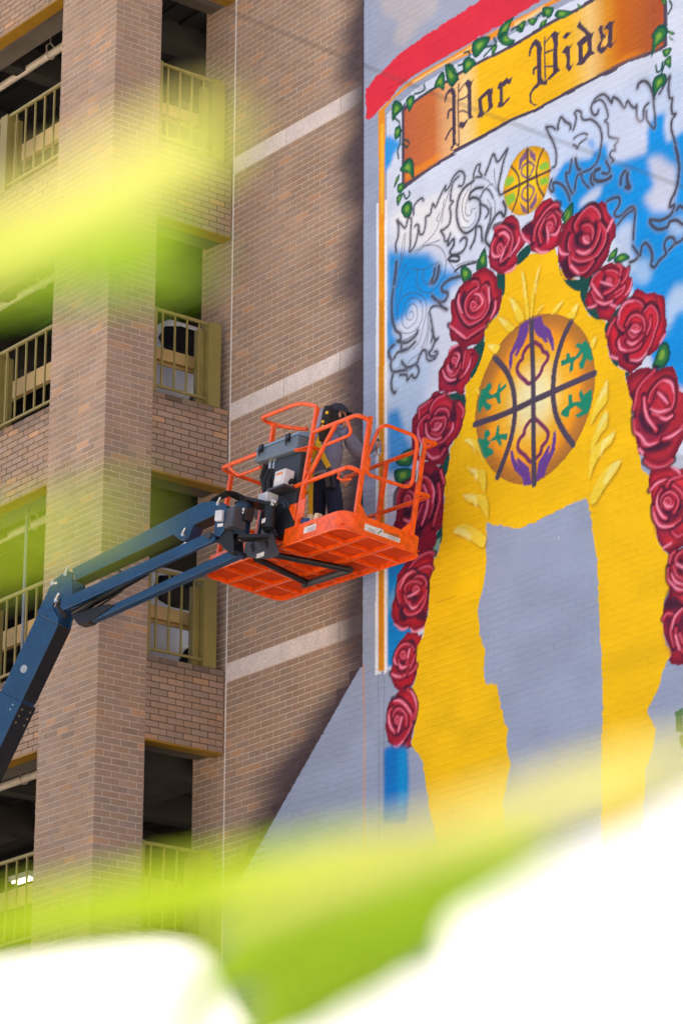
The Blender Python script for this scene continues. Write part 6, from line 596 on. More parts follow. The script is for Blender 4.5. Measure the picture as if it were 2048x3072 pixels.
["S",[224,128,158],6,0.7,1,[3114,5648,52,-40,67,-16,53,13],13,1],["S",[52,18,44],24,0.85,1,[3205,5949,31,-34,30,-45],75,0],["S",[190,38,62],20,0.75,1,[3209,5944,27,-29,26,-40],54,0],["S",[224,128,158],6,0.7,1,[3207,5946,29,-31,28,-42],13,1],["S",[214,92,128],24,0.7,1,[3119,5947,5,-61,21,-54,43,-54],42,1],["S",[236,164,188],6,0.85,1,[3119,5947,5,-61,21,-54,43,-54],15,1],
["S",[214,92,128],24,0.7,1,[3158,5882,56,-31,60,-4],42,1],["S",[236,164,188],6,0.85,1,[3158,5882,56,-31,60,-4],15,1],["S",[214,92,128],24,0.7,1,[3220,5821,37,-16,38,5],42,1],["S",[236,164,188],6,0.85,1,[3220,5821,37,-16,38,5],15,1],["S",[214,92,128],24,0.7,1,[3056,5805,40,-37,37,-47,53,-7],42,1],["S",[236,164,188],6,0.85,1,[3056,5805,40,-37,37,-47,53,-7],15,1],
["S",[214,92,128],24,0.7,1,[3207,5946,29,-31,32,-38],42,1],["S",[236,164,188],6,0.85,1,[3207,5946,29,-31,32,-38],15,1],["S",[214,92,128],24,0.7,1,[3250,5989,44,-27,13,-46],42,1],["S",[236,164,188],6,0.85,1,[3250,5989,44,-27,13,-46],15,1],["S",[214,92,128],24,0.7,1,[3239,5718,52,-1,60,13],42,1],["S",[236,164,188],6,0.85,1,[3239,5718,52,-1,60,13],15,1],
["S",[214,92,128],24,0.7,1,[3079,5714,22,-23],42,1],["S",[236,164,188],6,0.85,1,[3079,5714,22,-23],15,1],["P",[120,22,48],0,1.0,0,[3133,5561,13,36,53,-7,76,-8,40,-29,93,-9,110,-91,-10,-209,-116,-37,-99,-17,-44,-10,-37,31,-33,52,-19,91,-12,81,-3,66,-11,25]],
["P",[189,38,53],30,1.0,0,[3151,5540,11,30,46,-5,65,-7,35,-25,79,-7,96,-79,-9,-180,-100,-32,-85,-14,-38,-9,-32,27,-28,44,-17,79,-10,69,-3,57,-9,21]],["P",[112,30,72],50,0.55,0,[3147,5424,6,15,27,-4,38,-5,20,-13,47,-5,56,-41,-4,-88,-59,-14,-50,-4,-22,-4,-18,14,-17,23,-10,39,-6,34,-2,28,-5,10]],
["P",[206,52,70],50,0.6,0,[3268,5530,5,11,21,-3,30,-4,16,-10,37,-5,44,-33,-3,-71,-47,-11,-39,-4,-18,-2,-14,11,-14,18,-8,32,-4,28,-2,22,-4,9]],["S",[54,18,46],40,0.6,1,[3330,5371,-15,-20,-23,-10,-27,-1,-28,10,-25,20,-18,25,-7,28,4,26,14,20,23,12,27,0],79,0],["P",[56,20,50],18,0.92,1,[3210,5440,42,10,-26,-54,-17,14]],["P",[56,20,50],18,0.92,1,[3226,5396,52,-22,-18,-21,-35,18]],
["P",[56,20,50],18,0.92,1,[3166,5361,33,-43,-12,-6]],["P",[56,20,50],18,0.92,1,[3309,5417,33,-35,-35,-16]],["S",[52,18,44],24,0.85,1,[3134,5506,49,24,63,-2,24,-22],66,0],["S",[190,38,62],20,0.75,1,[3144,5508,42,20,55,-1,21,-20],48,0],["S",[224,128,158],6,0.7,1,[3139,5507,46,22,59,-1,22,-22],11,1],["S",[52,18,44],24,0.85,1,[3239,5495,33,23,81,-2],66,0],
["S",[190,38,62],20,0.75,1,[3246,5497,28,20,70,-2],48,0],["S",[224,128,158],6,0.7,1,[3242,5496,31,22,75,-2],11,1],["S",[52,18,44],24,0.85,1,[3210,5497,-30,-34,-2,-45,30,-54,30,-22],66,0],["S",[190,38,62],20,0.75,1,[3209,5486,-26,-29,-1,-39,25,-47,27,-20],48,0],["S",[224,128,158],6,0.7,1,[3210,5492,-28,-32,-2,-42,27,-51,29,-20],11,1],
["S",[52,18,44],24,0.85,1,[3205,5409,2,46,51,13,43,-25,17,-42,-27,-43],66,0],["S",[190,38,62],20,0.75,1,[3213,5411,2,39,44,12,37,-22,15,-36,-24,-38],48,0],["S",[224,128,158],6,0.7,1,[3209,5410,2,42,48,13,39,-24,16,-38,-25,-41],11,1],["S",[52,18,44],24,0.85,1,[3152,5429,4,-56,48,-55,68,-13,63,15],66,0],["S",[190,38,62],20,0.75,1,[3161,5419,4,-49,42,-48,59,-12,55,14],48,0],
["S",[224,128,158],6,0.7,1,[3157,5424,3,-53,45,-51,64,-12,59,14],11,1],["S",[52,18,44],24,0.85,1,[3266,5279,35,-32,38,4],66,0],["S",[190,38,62],20,0.75,1,[3270,5277,31,-29,33,4],48,0],["S",[224,128,158],6,0.7,1,[3268,5278,33,-30,35,3],11,1],["S",[52,18,44],24,0.85,1,[3281,5494,48,-44,17,-37],66,0],["S",[190,38,62],20,0.75,1,[3286,5488,41,-37,15,-33],48,0],
["S",[224,128,158],6,0.7,1,[3283,5491,45,-41,16,-34],11,1],["S",[52,18,44],24,0.85,1,[3288,5410,-12,-17,-22,-3,-21,12,-10,19,4,16,15,6,16,-6,10,-12,0,-13,-8,-6,-10,2,-8,7,-1,7,4,4],66,0],["S",[190,38,62],20,0.75,1,[3283,5411,-10,-15,-19,-2,-19,10,-9,16,4,14,13,5,15,-5,8,-10,0,-11,-7,-5,-9,1,-6,6,-1,6,3,3],48,0],
["S",[224,128,158],6,0.7,1,[3285,5410,-10,-16,-21,-2,-20,11,-9,18,4,15,14,5,15,-5,9,-12,0,-11,-7,-6,-10,2,-7,6,-1,7,3,3],11,1],["S",[214,92,128],24,0.7,1,[3188,5467,-8,-41,28,-55,28,-22],37,1],["S",[236,164,188],6,0.85,1,[3188,5467,-8,-41,28,-55,28,-22],13,1],["S",[214,92,128],24,0.7,1,[3142,5504,43,21,47,4],37,1],["S",[236,164,188],6,0.85,1,[3142,5504,43,21,47,4],13,1],
["S",[214,92,128],24,0.7,1,[3159,5398,24,-59,40,-25,58,-10],37,1],["S",[236,164,188],6,0.85,1,[3159,5398,24,-59,40,-25,58,-10],13,1],["S",[214,92,128],24,0.7,1,[3222,5428,22,-26,35,-7],37,1],["S",[236,164,188],6,0.85,1,[3222,5428,22,-26,35,-7],13,1],["S",[214,92,128],24,0.7,1,[3275,5577,40,-28,17,-22],37,1],["S",[236,164,188],6,0.85,1,[3275,5577,40,-28,17,-22],13,1],
["S",[214,92,128],24,0.7,1,[3213,5220,47,9],37,1],["S",[236,164,188],6,0.85,1,[3213,5220,47,9],13,1],["P",[120,22,48],0,1.0,0,[3252,5180,24,11,115,-9,113,-21,-24,-494,-193,3,-51,20,-13,20,21,25,-27,56,-18,42,-6,69,9,57,39,49,-6,61,3,55]],["P",[162,31,50],30,1.0,0,[3255,5144,21,10,99,-8,97,-18,-20,-424,-166,2,-44,18,-12,17,18,21,-22,48,-16,36,-5,60,7,49,34,42,-5,52,2,47]],
["P",[112,30,72],50,0.55,0,[3224,4956,12,4,57,-5,57,-10,-9,-208,-98,5,-25,9,-7,9,10,10,-13,24,-9,18,-3,29,3,24,20,20,-3,25,1,23]],["P",[206,52,70],50,0.6,0,[3313,5112,9,4,46,-5,45,-9,-8,-169,-77,5,-21,8,-5,7,8,8,-10,20,-8,14,-2,24,3,19,16,16,-3,21,1,19]],["S",[54,18,46],40,0.6,1,[3329,4889,-12,-29,-18,-19,-21,-5,-22,9,-18,21,-13,31,-5,36,3,35,12,29,18,19,21,6],79,0],
["P",[56,20,50],18,0.92,1,[3297,5147,34,-9,-3,-75,-34,25]],["P",[56,20,50],18,0.92,1,[3207,4957,60,32,55,-60,-69,1]],["P",[56,20,50],18,0.92,1,[3225,4827,26,61,-10,-82]],["P",[56,20,50],18,0.92,1,[3256,5013,46,-20,22,-22]],["S",[52,18,44],24,0.85,1,[3246,5128,11,47,26,11],66,0],["S",[190,38,62],20,0.75,1,[3248,5132,10,41,22,10],48,0],["S",[224,128,158],6,0.7,1,[3247,5130,10,44,24,11],11,1],
["S",[52,18,44],24,0.85,1,[3235,5125,0,-59,39,-37,29,-30,50,-3],66,0],["S",[190,38,62],20,0.75,1,[3241,5114,0,-51,34,-32,25,-27,43,-2],48,0],["S",[224,128,158],6,0.7,1,[3238,5119,0,-55,36,-34,28,-28,46,-3],11,1],["S",[52,18,44],24,0.85,1,[3255,5096,20,-41,54,-37],66,0],["S",[190,38,62],20,0.75,1,[3259,5091,17,-36,47,-32],48,0],["S",[224,128,158],6,0.7,1,[3257,5093,18,-38,51,-34],11,1],
["S",[52,18,44],24,0.85,1,[3282,5096,6,62,47,20],66,0],["S",[190,38,62],20,0.75,1,[3284,5102,6,54,41,17],48,0],["S",[224,128,158],6,0.7,1,[3283,5099,6,58,44,19],11,1],["S",[52,18,44],24,0.85,1,[3265,5128,23,-51,41,-34],66,0],["S",[190,38,62],20,0.75,1,[3269,5122,19,-45,37,-28],48,0],["S",[224,128,158],6,0.7,1,[3267,5125,21,-48,39,-31],11,1],["S",[52,18,44],24,0.85,1,[3194,4901,29,20,37,-14],66,0],
["S",[190,38,62],20,0.75,1,[3198,4902,25,17,32,-12],48,0],["S",[224,128,158],6,0.7,1,[3196,4901,27,19,34,-13],11,1],["S",[52,18,44],24,0.85,1,[3256,4755,-19,71,25,62,63,34],66,0],["S",[190,38,62],20,0.75,1,[3257,4767,-16,62,22,54,55,29],48,0],["S",[224,128,158],6,0.7,1,[3257,4761,-18,67,23,57,59,32],11,1],["S",[52,18,44],24,0.85,1,[3271,4845,3,-72,40,-54],66,0],
["S",[190,38,62],20,0.75,1,[3273,4837,2,-63,35,-47],48,0],["S",[224,128,158],6,0.7,1,[3272,4841,2,-68,38,-50],11,1],["S",[52,18,44],24,0.85,1,[3293,4812,22,-50],66,0],["S",[190,38,62],20,0.75,1,[3294,4809,19,-43],48,0],["S",[224,128,158],6,0.7,1,[3293,4811,21,-47],11,1],["S",[214,92,128],24,0.7,1,[3257,5089,24,-40,45,-24],37,1],["S",[236,164,188],6,0.85,1,[3257,5089,24,-40,45,-24],13,1],
["S",[214,92,128],24,0.7,1,[3238,5068,42,-48,45,-20],37,1],["S",[236,164,188],6,0.85,1,[3238,5068,42,-48,45,-20],13,1],["S",[214,92,128],24,0.7,1,[3290,5127,39,-27],37,1],["S",[236,164,188],6,0.85,1,[3290,5127,39,-27],13,1],["S",[214,92,128],24,0.7,1,[3249,4846,19,46,47,26],37,1],["S",[236,164,188],6,0.85,1,[3249,4846,19,46,47,26],13,1],["S",[214,92,128],24,0.7,1,[3270,4808,20,-63],37,1],
["S",[236,164,188],6,0.85,1,[3270,4808,20,-63],13,1],["P",[0,116,200],26,1.0,0,[1280,4712,32,14,142,-38,8,-106,-3,-142,-3,-113,-179,33]],["P",[0,150,214],60,0.8,0,[1387,4696,62,-10,12,-246,-75,-72]],["S",[196,150,120],6,0.75,0,[1124,5167,8,-257,-2,-732,-2,-318],30,0],["S",[90,92,112],0,0.7,0,[1239,5101,4,-461,0,-419],8,0],["S",[90,92,112],0,0.7,0,[1284,5083,-1,-499],8,0],
["P",[214,206,210],0,1.0,0,[2541,5448,2,-10,-6,0,-2,10]]]""")
def mural():
    img_x0,img_z0,cell=-.1,6.6,.006; nx,nz=int(7.5/cell),int(12.3/cell)
    cm=[]
    for c in MURAL:
        c=list(c); p=np.array(c[5]).reshape(-1,2); c[5]=(np.cumsum(p,0)*2).ravel(); cm.append(c)
    im=paint(cm,img_x0,img_z0,nx,nz,cell)
    NC=10; cx=np.concatenate([[0,.008],np.linspace(.0115,.0985,8)]); rz=np.array([0,.008,.0105,.0215,.0325,.0435,.0545,.0652])
    HB=71; X=(np.arange(HB)[:,None]*BL/2+cx).ravel(); X=np.append(X,HB*BL/2)
    Mm=np.arange(M0,M1); Z=(ZB(0)+Mm[:,None]*CO+rz).ravel(); Z=np.append(Z,ZB(0)+M1*CO)
    hb=np.minimum(np.arange(len(X))//NC,HB-1); hc=np.arange(len(X))%NC
    mm=np.append(np.repeat(Mm,8),M1); mr=np.append(np.tile(np.arange(8),len(Mm)),0)
    band=(mm%42)>=39; jrow=(mr<2)&~(band&((mm%42)>39))
    jcol=(hc<2)[None,:]&(((hb[None,:]+mm[:,None])%2)==0)&~band[:,None]
    jcol|=(hc<2)[None,:]&band[:,None]&((hb%9)==3)[None,:]
    rec=jrow[:,None]|jcol
    bid=((hb[None,:]+(mm[:,None]%2))//2)+mm[:,None]*97+100000; bid=np.where(band[:,None],7,bid)
    tab=rng.uniform(-.0016,.0016,5000); off=tab[bid%4999]
    Y=np.where(rec,D+.0028,D+off*.6)
    Y+= (.0006*np.sin(X*3.1)[None,:])
    # colour
    fi=np.clip((X-img_x0)/cell-.5,0,nx-1.01); fj=np.clip((Z-img_z0)/cell-.5,0,nz-1.01); i0=fi.astype(int); j0=fj.astype(int); u=(fi-i0)[None,:,None]; v=(fj-j0)[:,None,None]
    S=lambda a,b: im[np.ix_(b,a)]
    col=(S(i0,j0)*(1-u)+S(i0+1,j0)*u)*(1-v)+(S(i0,j0+1)*(1-u)+S(i0+1,j0+1)*u)*v
    pal=np.array(PAL); base=pal[(bid*7919)%len(pal)]*(.88+.18*((bid*104729)%101)/101.)[...,None]
    base=np.where(rec[...,None],lin((208,190,174)),base)
    base=np.where((band[:,None]&~rec)[...,None],lin((222,212,208)),base)
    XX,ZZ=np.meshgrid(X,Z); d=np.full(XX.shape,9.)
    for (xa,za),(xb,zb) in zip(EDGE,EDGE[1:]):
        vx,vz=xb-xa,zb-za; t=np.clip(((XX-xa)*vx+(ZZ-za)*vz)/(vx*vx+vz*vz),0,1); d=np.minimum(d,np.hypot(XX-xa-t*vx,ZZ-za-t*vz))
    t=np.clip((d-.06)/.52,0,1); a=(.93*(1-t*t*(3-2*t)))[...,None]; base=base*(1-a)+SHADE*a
    al=np.clip(col[...,3:]*1.0,0,1); rgb=base*(1-al)+np.minimum(col[...,:3]*1.1,.9)*np.where(al>0,1,0)
    # roller marks and thin paint: grey coat shows uneven cover, bare joints here and there
    nse=np.kron(rng.uniform(.93,1.06,(len(Z)//24+1,len(X)//40+1)),np.ones((24,40)))[:len(Z),:len(X)]
    rgb=rgb*box(nse,9)[...,None]
    hole=(rng.random(5000)<.0)[(bid*31)%4999]&rec&(al[...,0]>.5)&((np.abs(rgb[...,2]-rgb[...,0])<.25))
    rgb=np.where(hole[...,None],rgb*.45,rgb)
    # faces
    st=np.array([hb_start(int(m)) for m in Mm]); cs=np.arange(len(X)-1)//NC; rs=np.arange(len(Z)-1)//8
    keep=cs[None,:]>=st[rs][:,None]
    r,c=np.nonzero(keep); n=len(X); q=np.stack([r*n+c,r*n+c+1,(r+1)*n+c+1,(r+1)*n+c],1)
    used,inv=np.unique(q.ravel(),return_inverse=True)
    co=np.stack([XX,Y,ZZ],-1).reshape(-1,3)[used].astype(np.float32); cl=np.concatenate([rgb,np.ones(rgb.shape[:2]+(1,))],-1).reshape(-1,4)[used].astype(np.float32)
    me=bpy.data.meshes.new('mural'); nf=len(q)
    me.vertices.add(len(co)); me.vertices.foreach_set('co',co.ravel()); me.loops.add(nf*4); me.loops.foreach_set('vertex_index',inv.astype(np.int32))
    me.polygons.add(nf); me.polygons.foreach_set('loop_start',np.arange(0,nf*4,4,dtype=np.int32)); me.update(calc_edges=True)
    at=me.attributes.new('Col','FLOAT_COLOR','POINT'); at.data.foreach_set('color',cl.ravel()); me.materials.append(M_mural)
    o=link('mural',me,wall); o['label']='unfinished mural of roses, gold arch and Por Vida banner painted over the bricks'; o['kind']='stuff'
mural()
MURAL=None
# thin skin of paint below and beside the modelled bricks
# ------------------------------------------------------------------ things inside the garage
for k,lab in ((3,'white sprinkler pipe under the top deck in the left opening'),(2,'white sprinkler pipe behind the blurred leaf in the left opening'),(1,'white sprinkler pipe above the boom in the left opening'),(0,'white sprinkler pipe below the boom elbow in the left opening')):
    z=SB(k)+.13; t=thing('sprinkler_pipe',lab,'pipe',(-3,.8,z),'sprinkler pipes under the garage decks')
    q=MB(); q.cyl((-9,.8,z),(-.9,.8,z),.045,16); q.build('pipe',M_pipe,t,smooth=True)
    for x in (-5.6,-2.55):
        q=MB(); q.tube([(x,.8+.056*math.cos(a),z+.056*math.sin(a)) for a in np.linspace(-math.pi*1.25,math.pi*.25,14)],.008,6); q.tube([(x,.755,z+.03),(x,.745,z+.1),(x,.8,z+.15),(x,.855,z+.1),(x,.845,z+.03)],.01,6); q.cyl((x,.8,z+.14),(x,.8,z+.29),.006,6); q.build('hanger',M_pipe,t)
q=MB(); q.cyl((-1.88,.3,ST(0)-.12),(-1.88,.3,SB(1)+.03),.02,10); tag(q.build('conduit',M_galv,smooth=True),'thin vertical grey conduit behind the railing left of the boom','conduit')
t=thing('ceiling_light','lit fluorescent strip light deep in the lower left deck','light',(-6.6,3.5,10.1)); q=MB(); q.box(-6.95,-6.5,3.42,3.58,10.06,10.12); q.build('housing',M_wht,t)
for y in (3.46,3.54): q=MB(); q.cyl((-6.92,y,10.045),(-6.53,y,10.045),.014,8); q.build('tube',emit('tube_light',(255,244,220),1.1),t)
def car(k,label):
    x,y,z=-.92,1.16,SB(k)+.76; t=thing('parked_car',label,'car',(x-.9,y+2.2,z),'white cars parked in the garage')
    pro=[(.06,.35),(0,.55),(.02,.9),(.1,1.0),(.2,1.02),(1.2,1.0),(3.0,.98),(4.2,.86),(4.4,.7),(4.4,.3),(4.2,.22)]
    arch=lambda c:[(c+.36*math.cos(a),.3+.40*math.sin(a)) for a in np.linspace(0,math.pi,9)]
    pts=pro+[(q[0],max(q[1],.2)) for q in arch(3.55)]+[(q[0],max(q[1],.2)) for q in arch(.82)]
    q=MB(); q.prism([(x,y+a,z+b) for a,b in pts],(-1.8,0,0)); body=q.build('body',M_carw,t,bevel=.05)
    q=MB(); q.add([(x-.02,y+.08,z+.98),(x-.02,y+3.1,z+.98),(x-.16,y+2.5,z+1.5),(x-.16,y+.35,z+1.52),(x-1.78,y+.08,z+.98),(x-1.78,y+3.1,z+.98),(x-1.64,y+2.5,z+1.5),(x-1.64,y+.35,z+1.52)],[(0,1,2,3),(7,6,5,4),(0,3,7,4),(1,5,6,2),(3,2,6,7),(0,4,5,1)]); q.build('cabin',M_carw,t,bevel=.06)
    sx=lambda h:x-.02-.14*(h-.98)/.52+.006
    win=[(.16,1.2),(.22,1.08),(.36,1.03),(1.2,1.02),(1.25,1.03),(1.22,1.42),(.5,1.44),(.28,1.38)]
    q=MB(); q.prism([(sx(b),y+a,z+b) for a,b in win],(-.01,0,0)); q.build('window',M_glass,t)
    win=[(1.33,1.03),(2.85,1.02),(2.4,1.42),(1.3,1.42)]
    q=MB(); q.prism([(sx(b),y+a,z+b) for a,b in win],(-.01,0,0)); q.build('window',M_glass,t)
    q=MB(); q.prism([(x-.2,y+.175,z+1.08),(x-1.6,y+.175,z+1.08),(x-1.55,y+.32,z+1.44),(x-.25,y+.32,z+1.44)],(0,-.01,-.01)); q.build('rear_window',M_glass,t)
    q=MB(); q.box(x-.25,x+.006,y-.005,y+.16,z+.84,z+.95); q.build('tail_light',mat('tail_light',(70,16,16),.3),t,bevel=.03)
    for c in (.82,3.55):
        for xx in (x-.02,x-1.6):
            q=MB(); q.tube([(xx,y+c+.26*math.cos(a),z+.33+.26*math.sin(a)) for a in np.linspace(0,2*math.pi,20,endpoint=False)],.085,8,closed=True); wh=q.build('wheel',M_rub,t,smooth=True)
            q=MB(); q.cyl((xx-.05,y+c,z+.33),(xx+.02,y+c,z+.33),.2,16); q.build('rim',M_galv,wh)
car(1,'white parked car behind the railing above the lift basket'); car(0,'white parked car behind the railing below the jib boom')
# ------------------------------------------------------------------ boom lift
BO=Vector((3.6537,.182795,11.07373)); BM=Matrix(((.995,.0576,.081),(-.0664,.9917,.11),(-.074,-.1149,.9906)))
def W(a,b,c): return BO+BM@Vector((-a,b,c))
LIFT=thing('boom_lift','blue articulated boom lift with an orange work basket beside the wall','boom lift',(-4.7,-2.7,0))
L_,W_=2.4,.92
# boom, in a vertical plane turned 20 degrees from the wall
HV=Vector((.939693,.34202,0)); NV=Vector((-.34202,.939693,0)); P0=Vector((2.320895,-.124353,0))
def B(s,z,d=0): return P0+HV*s+NV*d+Vector((0,0,z))
def slab(name,pts,wd,m=M_blue,d0=0,parent=None,bevel=.006):
    q=MB(); q.prism([B(s,z,d0) for s,z in pts],NV*wd); return q.build(name,m,parent or LIFT,bevel=bevel)
jib=slab('jib_boom',[(-1.814,11.259),(-.312,11.665),(-.184,11.659),(-.056,11.617),(-.027,11.58),(-.105,11.524),(-.39,11.46),(-.422,11.405),(-.44,11.344),(-.506,11.314),(-.558,11.342),(-.627,11.401),(-1.772,11.135)],.17)
up=slab('upper_link',[(-1.904,10.958),(-.214,11.336),(-.15,11.317),(-.122,11.264),(-.158,11.236),(-1.884,10.839),(-1.924,10.889)],.05,d0=-.03)
lo=slab('lower_link',[(-1.806,10.781),(-1.476,10.816),(.024,11.165),(.087,11.125),(.07,11.084),(-1.68,10.696),(-1.756,10.717)],.09,d0=.07)
elb=slab('elbow_plate',[(-2.211,10.862),(-2.059,11.129),(-2.013,11.187),(-1.852,11.246),(-1.803,11.217),(-1.789,10.996),(-1.908,10.959),(-2.003,10.947),(-2.027,10.918),(-2.0,10.86),(-1.945,10.779),(-1.956,10.716)],.03,d0=-.012)
slab('elbow_plate',[(-2.211,10.862),(-2.059,11.129),(-2.013,11.187),(-1.852,11.246),(-1.803,11.217),(-1.789,10.996),(-1.9,10.9),(-1.945,10.779),(-1.956,10.716)],.03,d0=.182)
main=slab('main_boom',[(-2.211,10.859),(-1.956,10.716),(-2.75,9.34),(-3.005,9.485)],.2)
slv=slab('boom_sleeve',[(-2.672,10.165),(-2.357,9.99),(-7.05,1.85),(-7.37,2.03)],.235,d0=-.018)
q=MB(); q.tube([B(-1.98,10.93,.02),B(-1.93,10.86,.03),B(-1.9,10.79,.05)],.03,8); q.build('hose',M_rub,LIFT,smooth=True)
def pins(name,lst,r,ln,m,parent,d0=-.012):
    for s,z in lst:
        q=MB(); q.cyl(B(s,z,d0-ln),B(s,z,d0),r,10); q.build(name,m,parent,smooth=True)
pins('pin',[(-2.02,11.134),(-1.86,11.202),(-1.965,10.952)],.024,.03,M_chrome,elb); pins('pin',[(-.498,11.373),(-.101,11.608)],.02,.03,M_chrome,jib,0)
for s,z,dx in ((-2.02,11.134,.06),(-1.86,11.202,.03),(-1.965,10.952,.035)):
    q=MB(); q.cyl(B(s,z,-.045),B(s+dx,z+(-.01 if dx>.05 else .055),-.045),.012,8); q.ball(B(s+dx,z+(-.01 if dx>.05 else .055),-.045),.016); q.build('lock_bolt',M_chrome,elb,smooth=True)
for s,z,p in ((-.498,11.373,jib),(-.101,11.608,jib)):
    q=MB(); q.cyl(B(s,z,-.035),B(s+.03,z+.045,-.035),.01,8); q.ball(B(s+.03,z+.045,-.035),.014); q.build('lock_bolt',M_chrome,p,smooth=True)
pins('bolt',[(-2.452,9.979),(-2.479,9.935)],.009,.008,M_chrome,slv,-.018); pins('bolt',[(-2.143,10.924),(-2.048,10.873),(-2.179,10.865),(-2.084,10.818)],.007,.006,M_blk,elb)
pins('round_reflector',[(-2.352,10.328)],.042,.004,mat('reflector',(150,158,168),.3),main,0)
q=MB(); q.cyl(B(-.186,11.304,-.06),B(-.186,11.304,.16),.034,14); q.build('link_pin',M_dgrey,up,smooth=True); q=MB(); q.cyl(B(.05,11.12,-.02),B(.05,11.12,.2),.034,14); q.build('link_pin',M_blk,lo,smooth=True)
# bolts on the black underside of the sleeve
dv=(B(-2.357,9.99)-B(-7.05,1.85)).normalized(); un=dv.cross(NV).normalized(); un=un if un.z<0 else -un
for i,(a,b) in enumerate(((.06,.05),(.13,.05),(.2,.05),(.06,.18),(.13,.18),(.2,.18))):
    p=B(-2.357,9.99,-.018+b)-dv*a; q=MB(); q.cyl(p,p+un*.008,.011,10); q.build('bolt',mat('brass_bolt',(190,170,120),.35,metal=.6) if i==0 else bpy.data.materials['brass_bolt'],slv,smooth=True)
# dark underside plates
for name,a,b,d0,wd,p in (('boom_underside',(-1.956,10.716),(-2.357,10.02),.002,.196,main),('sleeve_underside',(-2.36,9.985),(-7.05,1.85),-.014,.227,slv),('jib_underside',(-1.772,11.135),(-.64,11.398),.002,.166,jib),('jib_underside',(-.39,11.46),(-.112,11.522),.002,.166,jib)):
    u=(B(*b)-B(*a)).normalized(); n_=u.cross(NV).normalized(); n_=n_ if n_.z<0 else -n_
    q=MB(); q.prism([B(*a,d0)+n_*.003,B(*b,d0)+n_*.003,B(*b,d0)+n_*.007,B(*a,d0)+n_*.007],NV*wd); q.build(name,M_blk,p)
slab('link_shadow',[(-1.85,10.80),(-1.66,10.84),(-1.42,10.85),(-1.34,10.83),(-1.64,10.70),(-1.75,10.69)],.12,m=M_blk,d0=.05)  # black slab stands in for the shadow on the lower link's left end
# jib cylinder and hoses
q=MB(); q.cyl(B(-1.85,10.84,.1),B(-1.0,11.12,.1),.045,14); q.build('cylinder_barrel',M_blk,LIFT,smooth=True); q=MB(); q.cyl(B(-1.0,11.12,.1),B(-.52,11.34,.1),.022,12); q.build('cylinder_rod',M_chrome,LIFT,smooth=True)
for d,s in ((.03,0),(.06,.03),(.12,-.02)):
    q=MB(); q.tube([B(-1.7,10.83,d),B(-1.5,10.9+s,d-.02),B(-1.3,11.0+s,d),B(-1.2,11.1,d),B(-1.28,11.16,d)],.011,6); q.build('hose',M_rub,LIFT,smooth=True)
# jib head, junction box, rotator, bracket
hd=slab('jib_head',[(-.133,11.528),(-.109,11.56),(-.03,11.58),(.007,11.537),(-.005,11.361),(-.08,11.277),(-.146,11.301),(-.136,11.418)],.03,d0=-.02); slab('jib_head',[(-.133,11.528),(-.03,11.58),(.007,11.537),(-.005,11.361),(-.08,11.277),(-.146,11.301)],.03,d0=.15)
slab('head_fork',[(-.04,11.36),(.03,11.36),(.06,11.28),(.075,11.13),(.03,11.09),(-.12,11.24),(-.09,11.28)],.17,m=M_blk,d0=.0)
q=MB(); q.prism([B(-.105,11.53,-.06),B(-.025,11.524,-.06),B(-.032,11.417,-.06),B(-.117,11.43,-.06)],NV*.038); jb=q.build('junction_box',M_wht,LIFT,bevel=.004)
q=MB(); q.prism([B(-.1,11.405,-.03),B(-.035,11.4,-.03),B(-.04,11.37,-.03),B(-.1,11.373,-.03)],NV*.008); q.build('decal',M_label,jb)
q=MB(); q.box(1.18,1.34,-.46,-.3,.115,.32,T=W); q.build('rotator_housing',M_dgrey,LIFT,bevel=.015)
q=MB(); q.cyl(W(1.29,-.29,.09),W(1.31,-.29,.40),.085,24); q.build('rotator',mat('dark_blue_paint',(26,50,78),.3,coat=.2),LIFT,smooth=True); q=MB(); q.cyl(W(1.295,-.29,.075),W(1.295,-.29,.09),.098,24); q.build('rotator_flange',M_blk,LIFT,smooth=True); q=MB(); q.cyl(W(1.31,-.29,.4),W(1.31,-.29,.412),.094,24); q.build('rotator_flange',M_blk,LIFT,smooth=True)
q=MB(); q.cyl(W(1.29,-.29,.03),W(1.29,-.29,.075),.02,12); q.build('pin',M_chrome,LIFT,smooth=True)
q=MB(); q.prism([W(1.38,-.3,.03),W(1.2,-.36,.03),W(1.05,-.1,.09),W(1.28,-.1,.09)],BM@Vector((0,0,.035))); q.build('lower_lug',M_blk,LIFT); q=MB(); q.prism([W(1.38,-.25,.42),W(1.2,-.34,.42),W(1.05,-.1,.4),W(1.28,-.1,.4)],BM@Vector((0,0,.03))); q.build('upper_lug',M_blk,LIFT)
q=MB(); q.box(1.13,1.2,-.36,-.27,.2,.33,T=W); q.build('limit_switch',M_blk,LIFT,bevel=.006); q=MB(); q.ball(W(1.165,-.37,.3),.018); q.ball(W(1.165,-.37,.27),.014); q.build('fitting',M_chrome,LIFT,smooth=True)
q=MB(); q.prism([W(*p) for p in ((1.246,-.1,.40),(1.107,-.1,.40),(1.09,-.1,.25),(1.038,-.1,.138),(.97,-.1,.02),(.867,-.1,-.11),(.92,-.1,-.13),(1.1,-.1,-.12),(1.388,-.1,-.05),(1.46,-.1,-.01),(1.50,-.1,.08),(1.45,-.1,.13),(1.30,-.1,.14),(1.25,-.1,.16))],BM@Vector((0,.025,0))); br=q.build('mount_plate',M_dgrey,LIFT,bevel=.004)
for a0 in (1.40,1.16):
    q=MB(); q.prism([W(a0,-.103,.07),W(a0-.05,-.103,.1),W(a0-.1,-.103,.02),W(a0-.075,-.103,-.02)],BM@Vector((0,.002,0))); q.build('slot',M_rub,br)
q=MB(); q.box(1.12,1.25,-.103,-.101,-.09,-.045,T=W); q.build('decal',M_label,br)
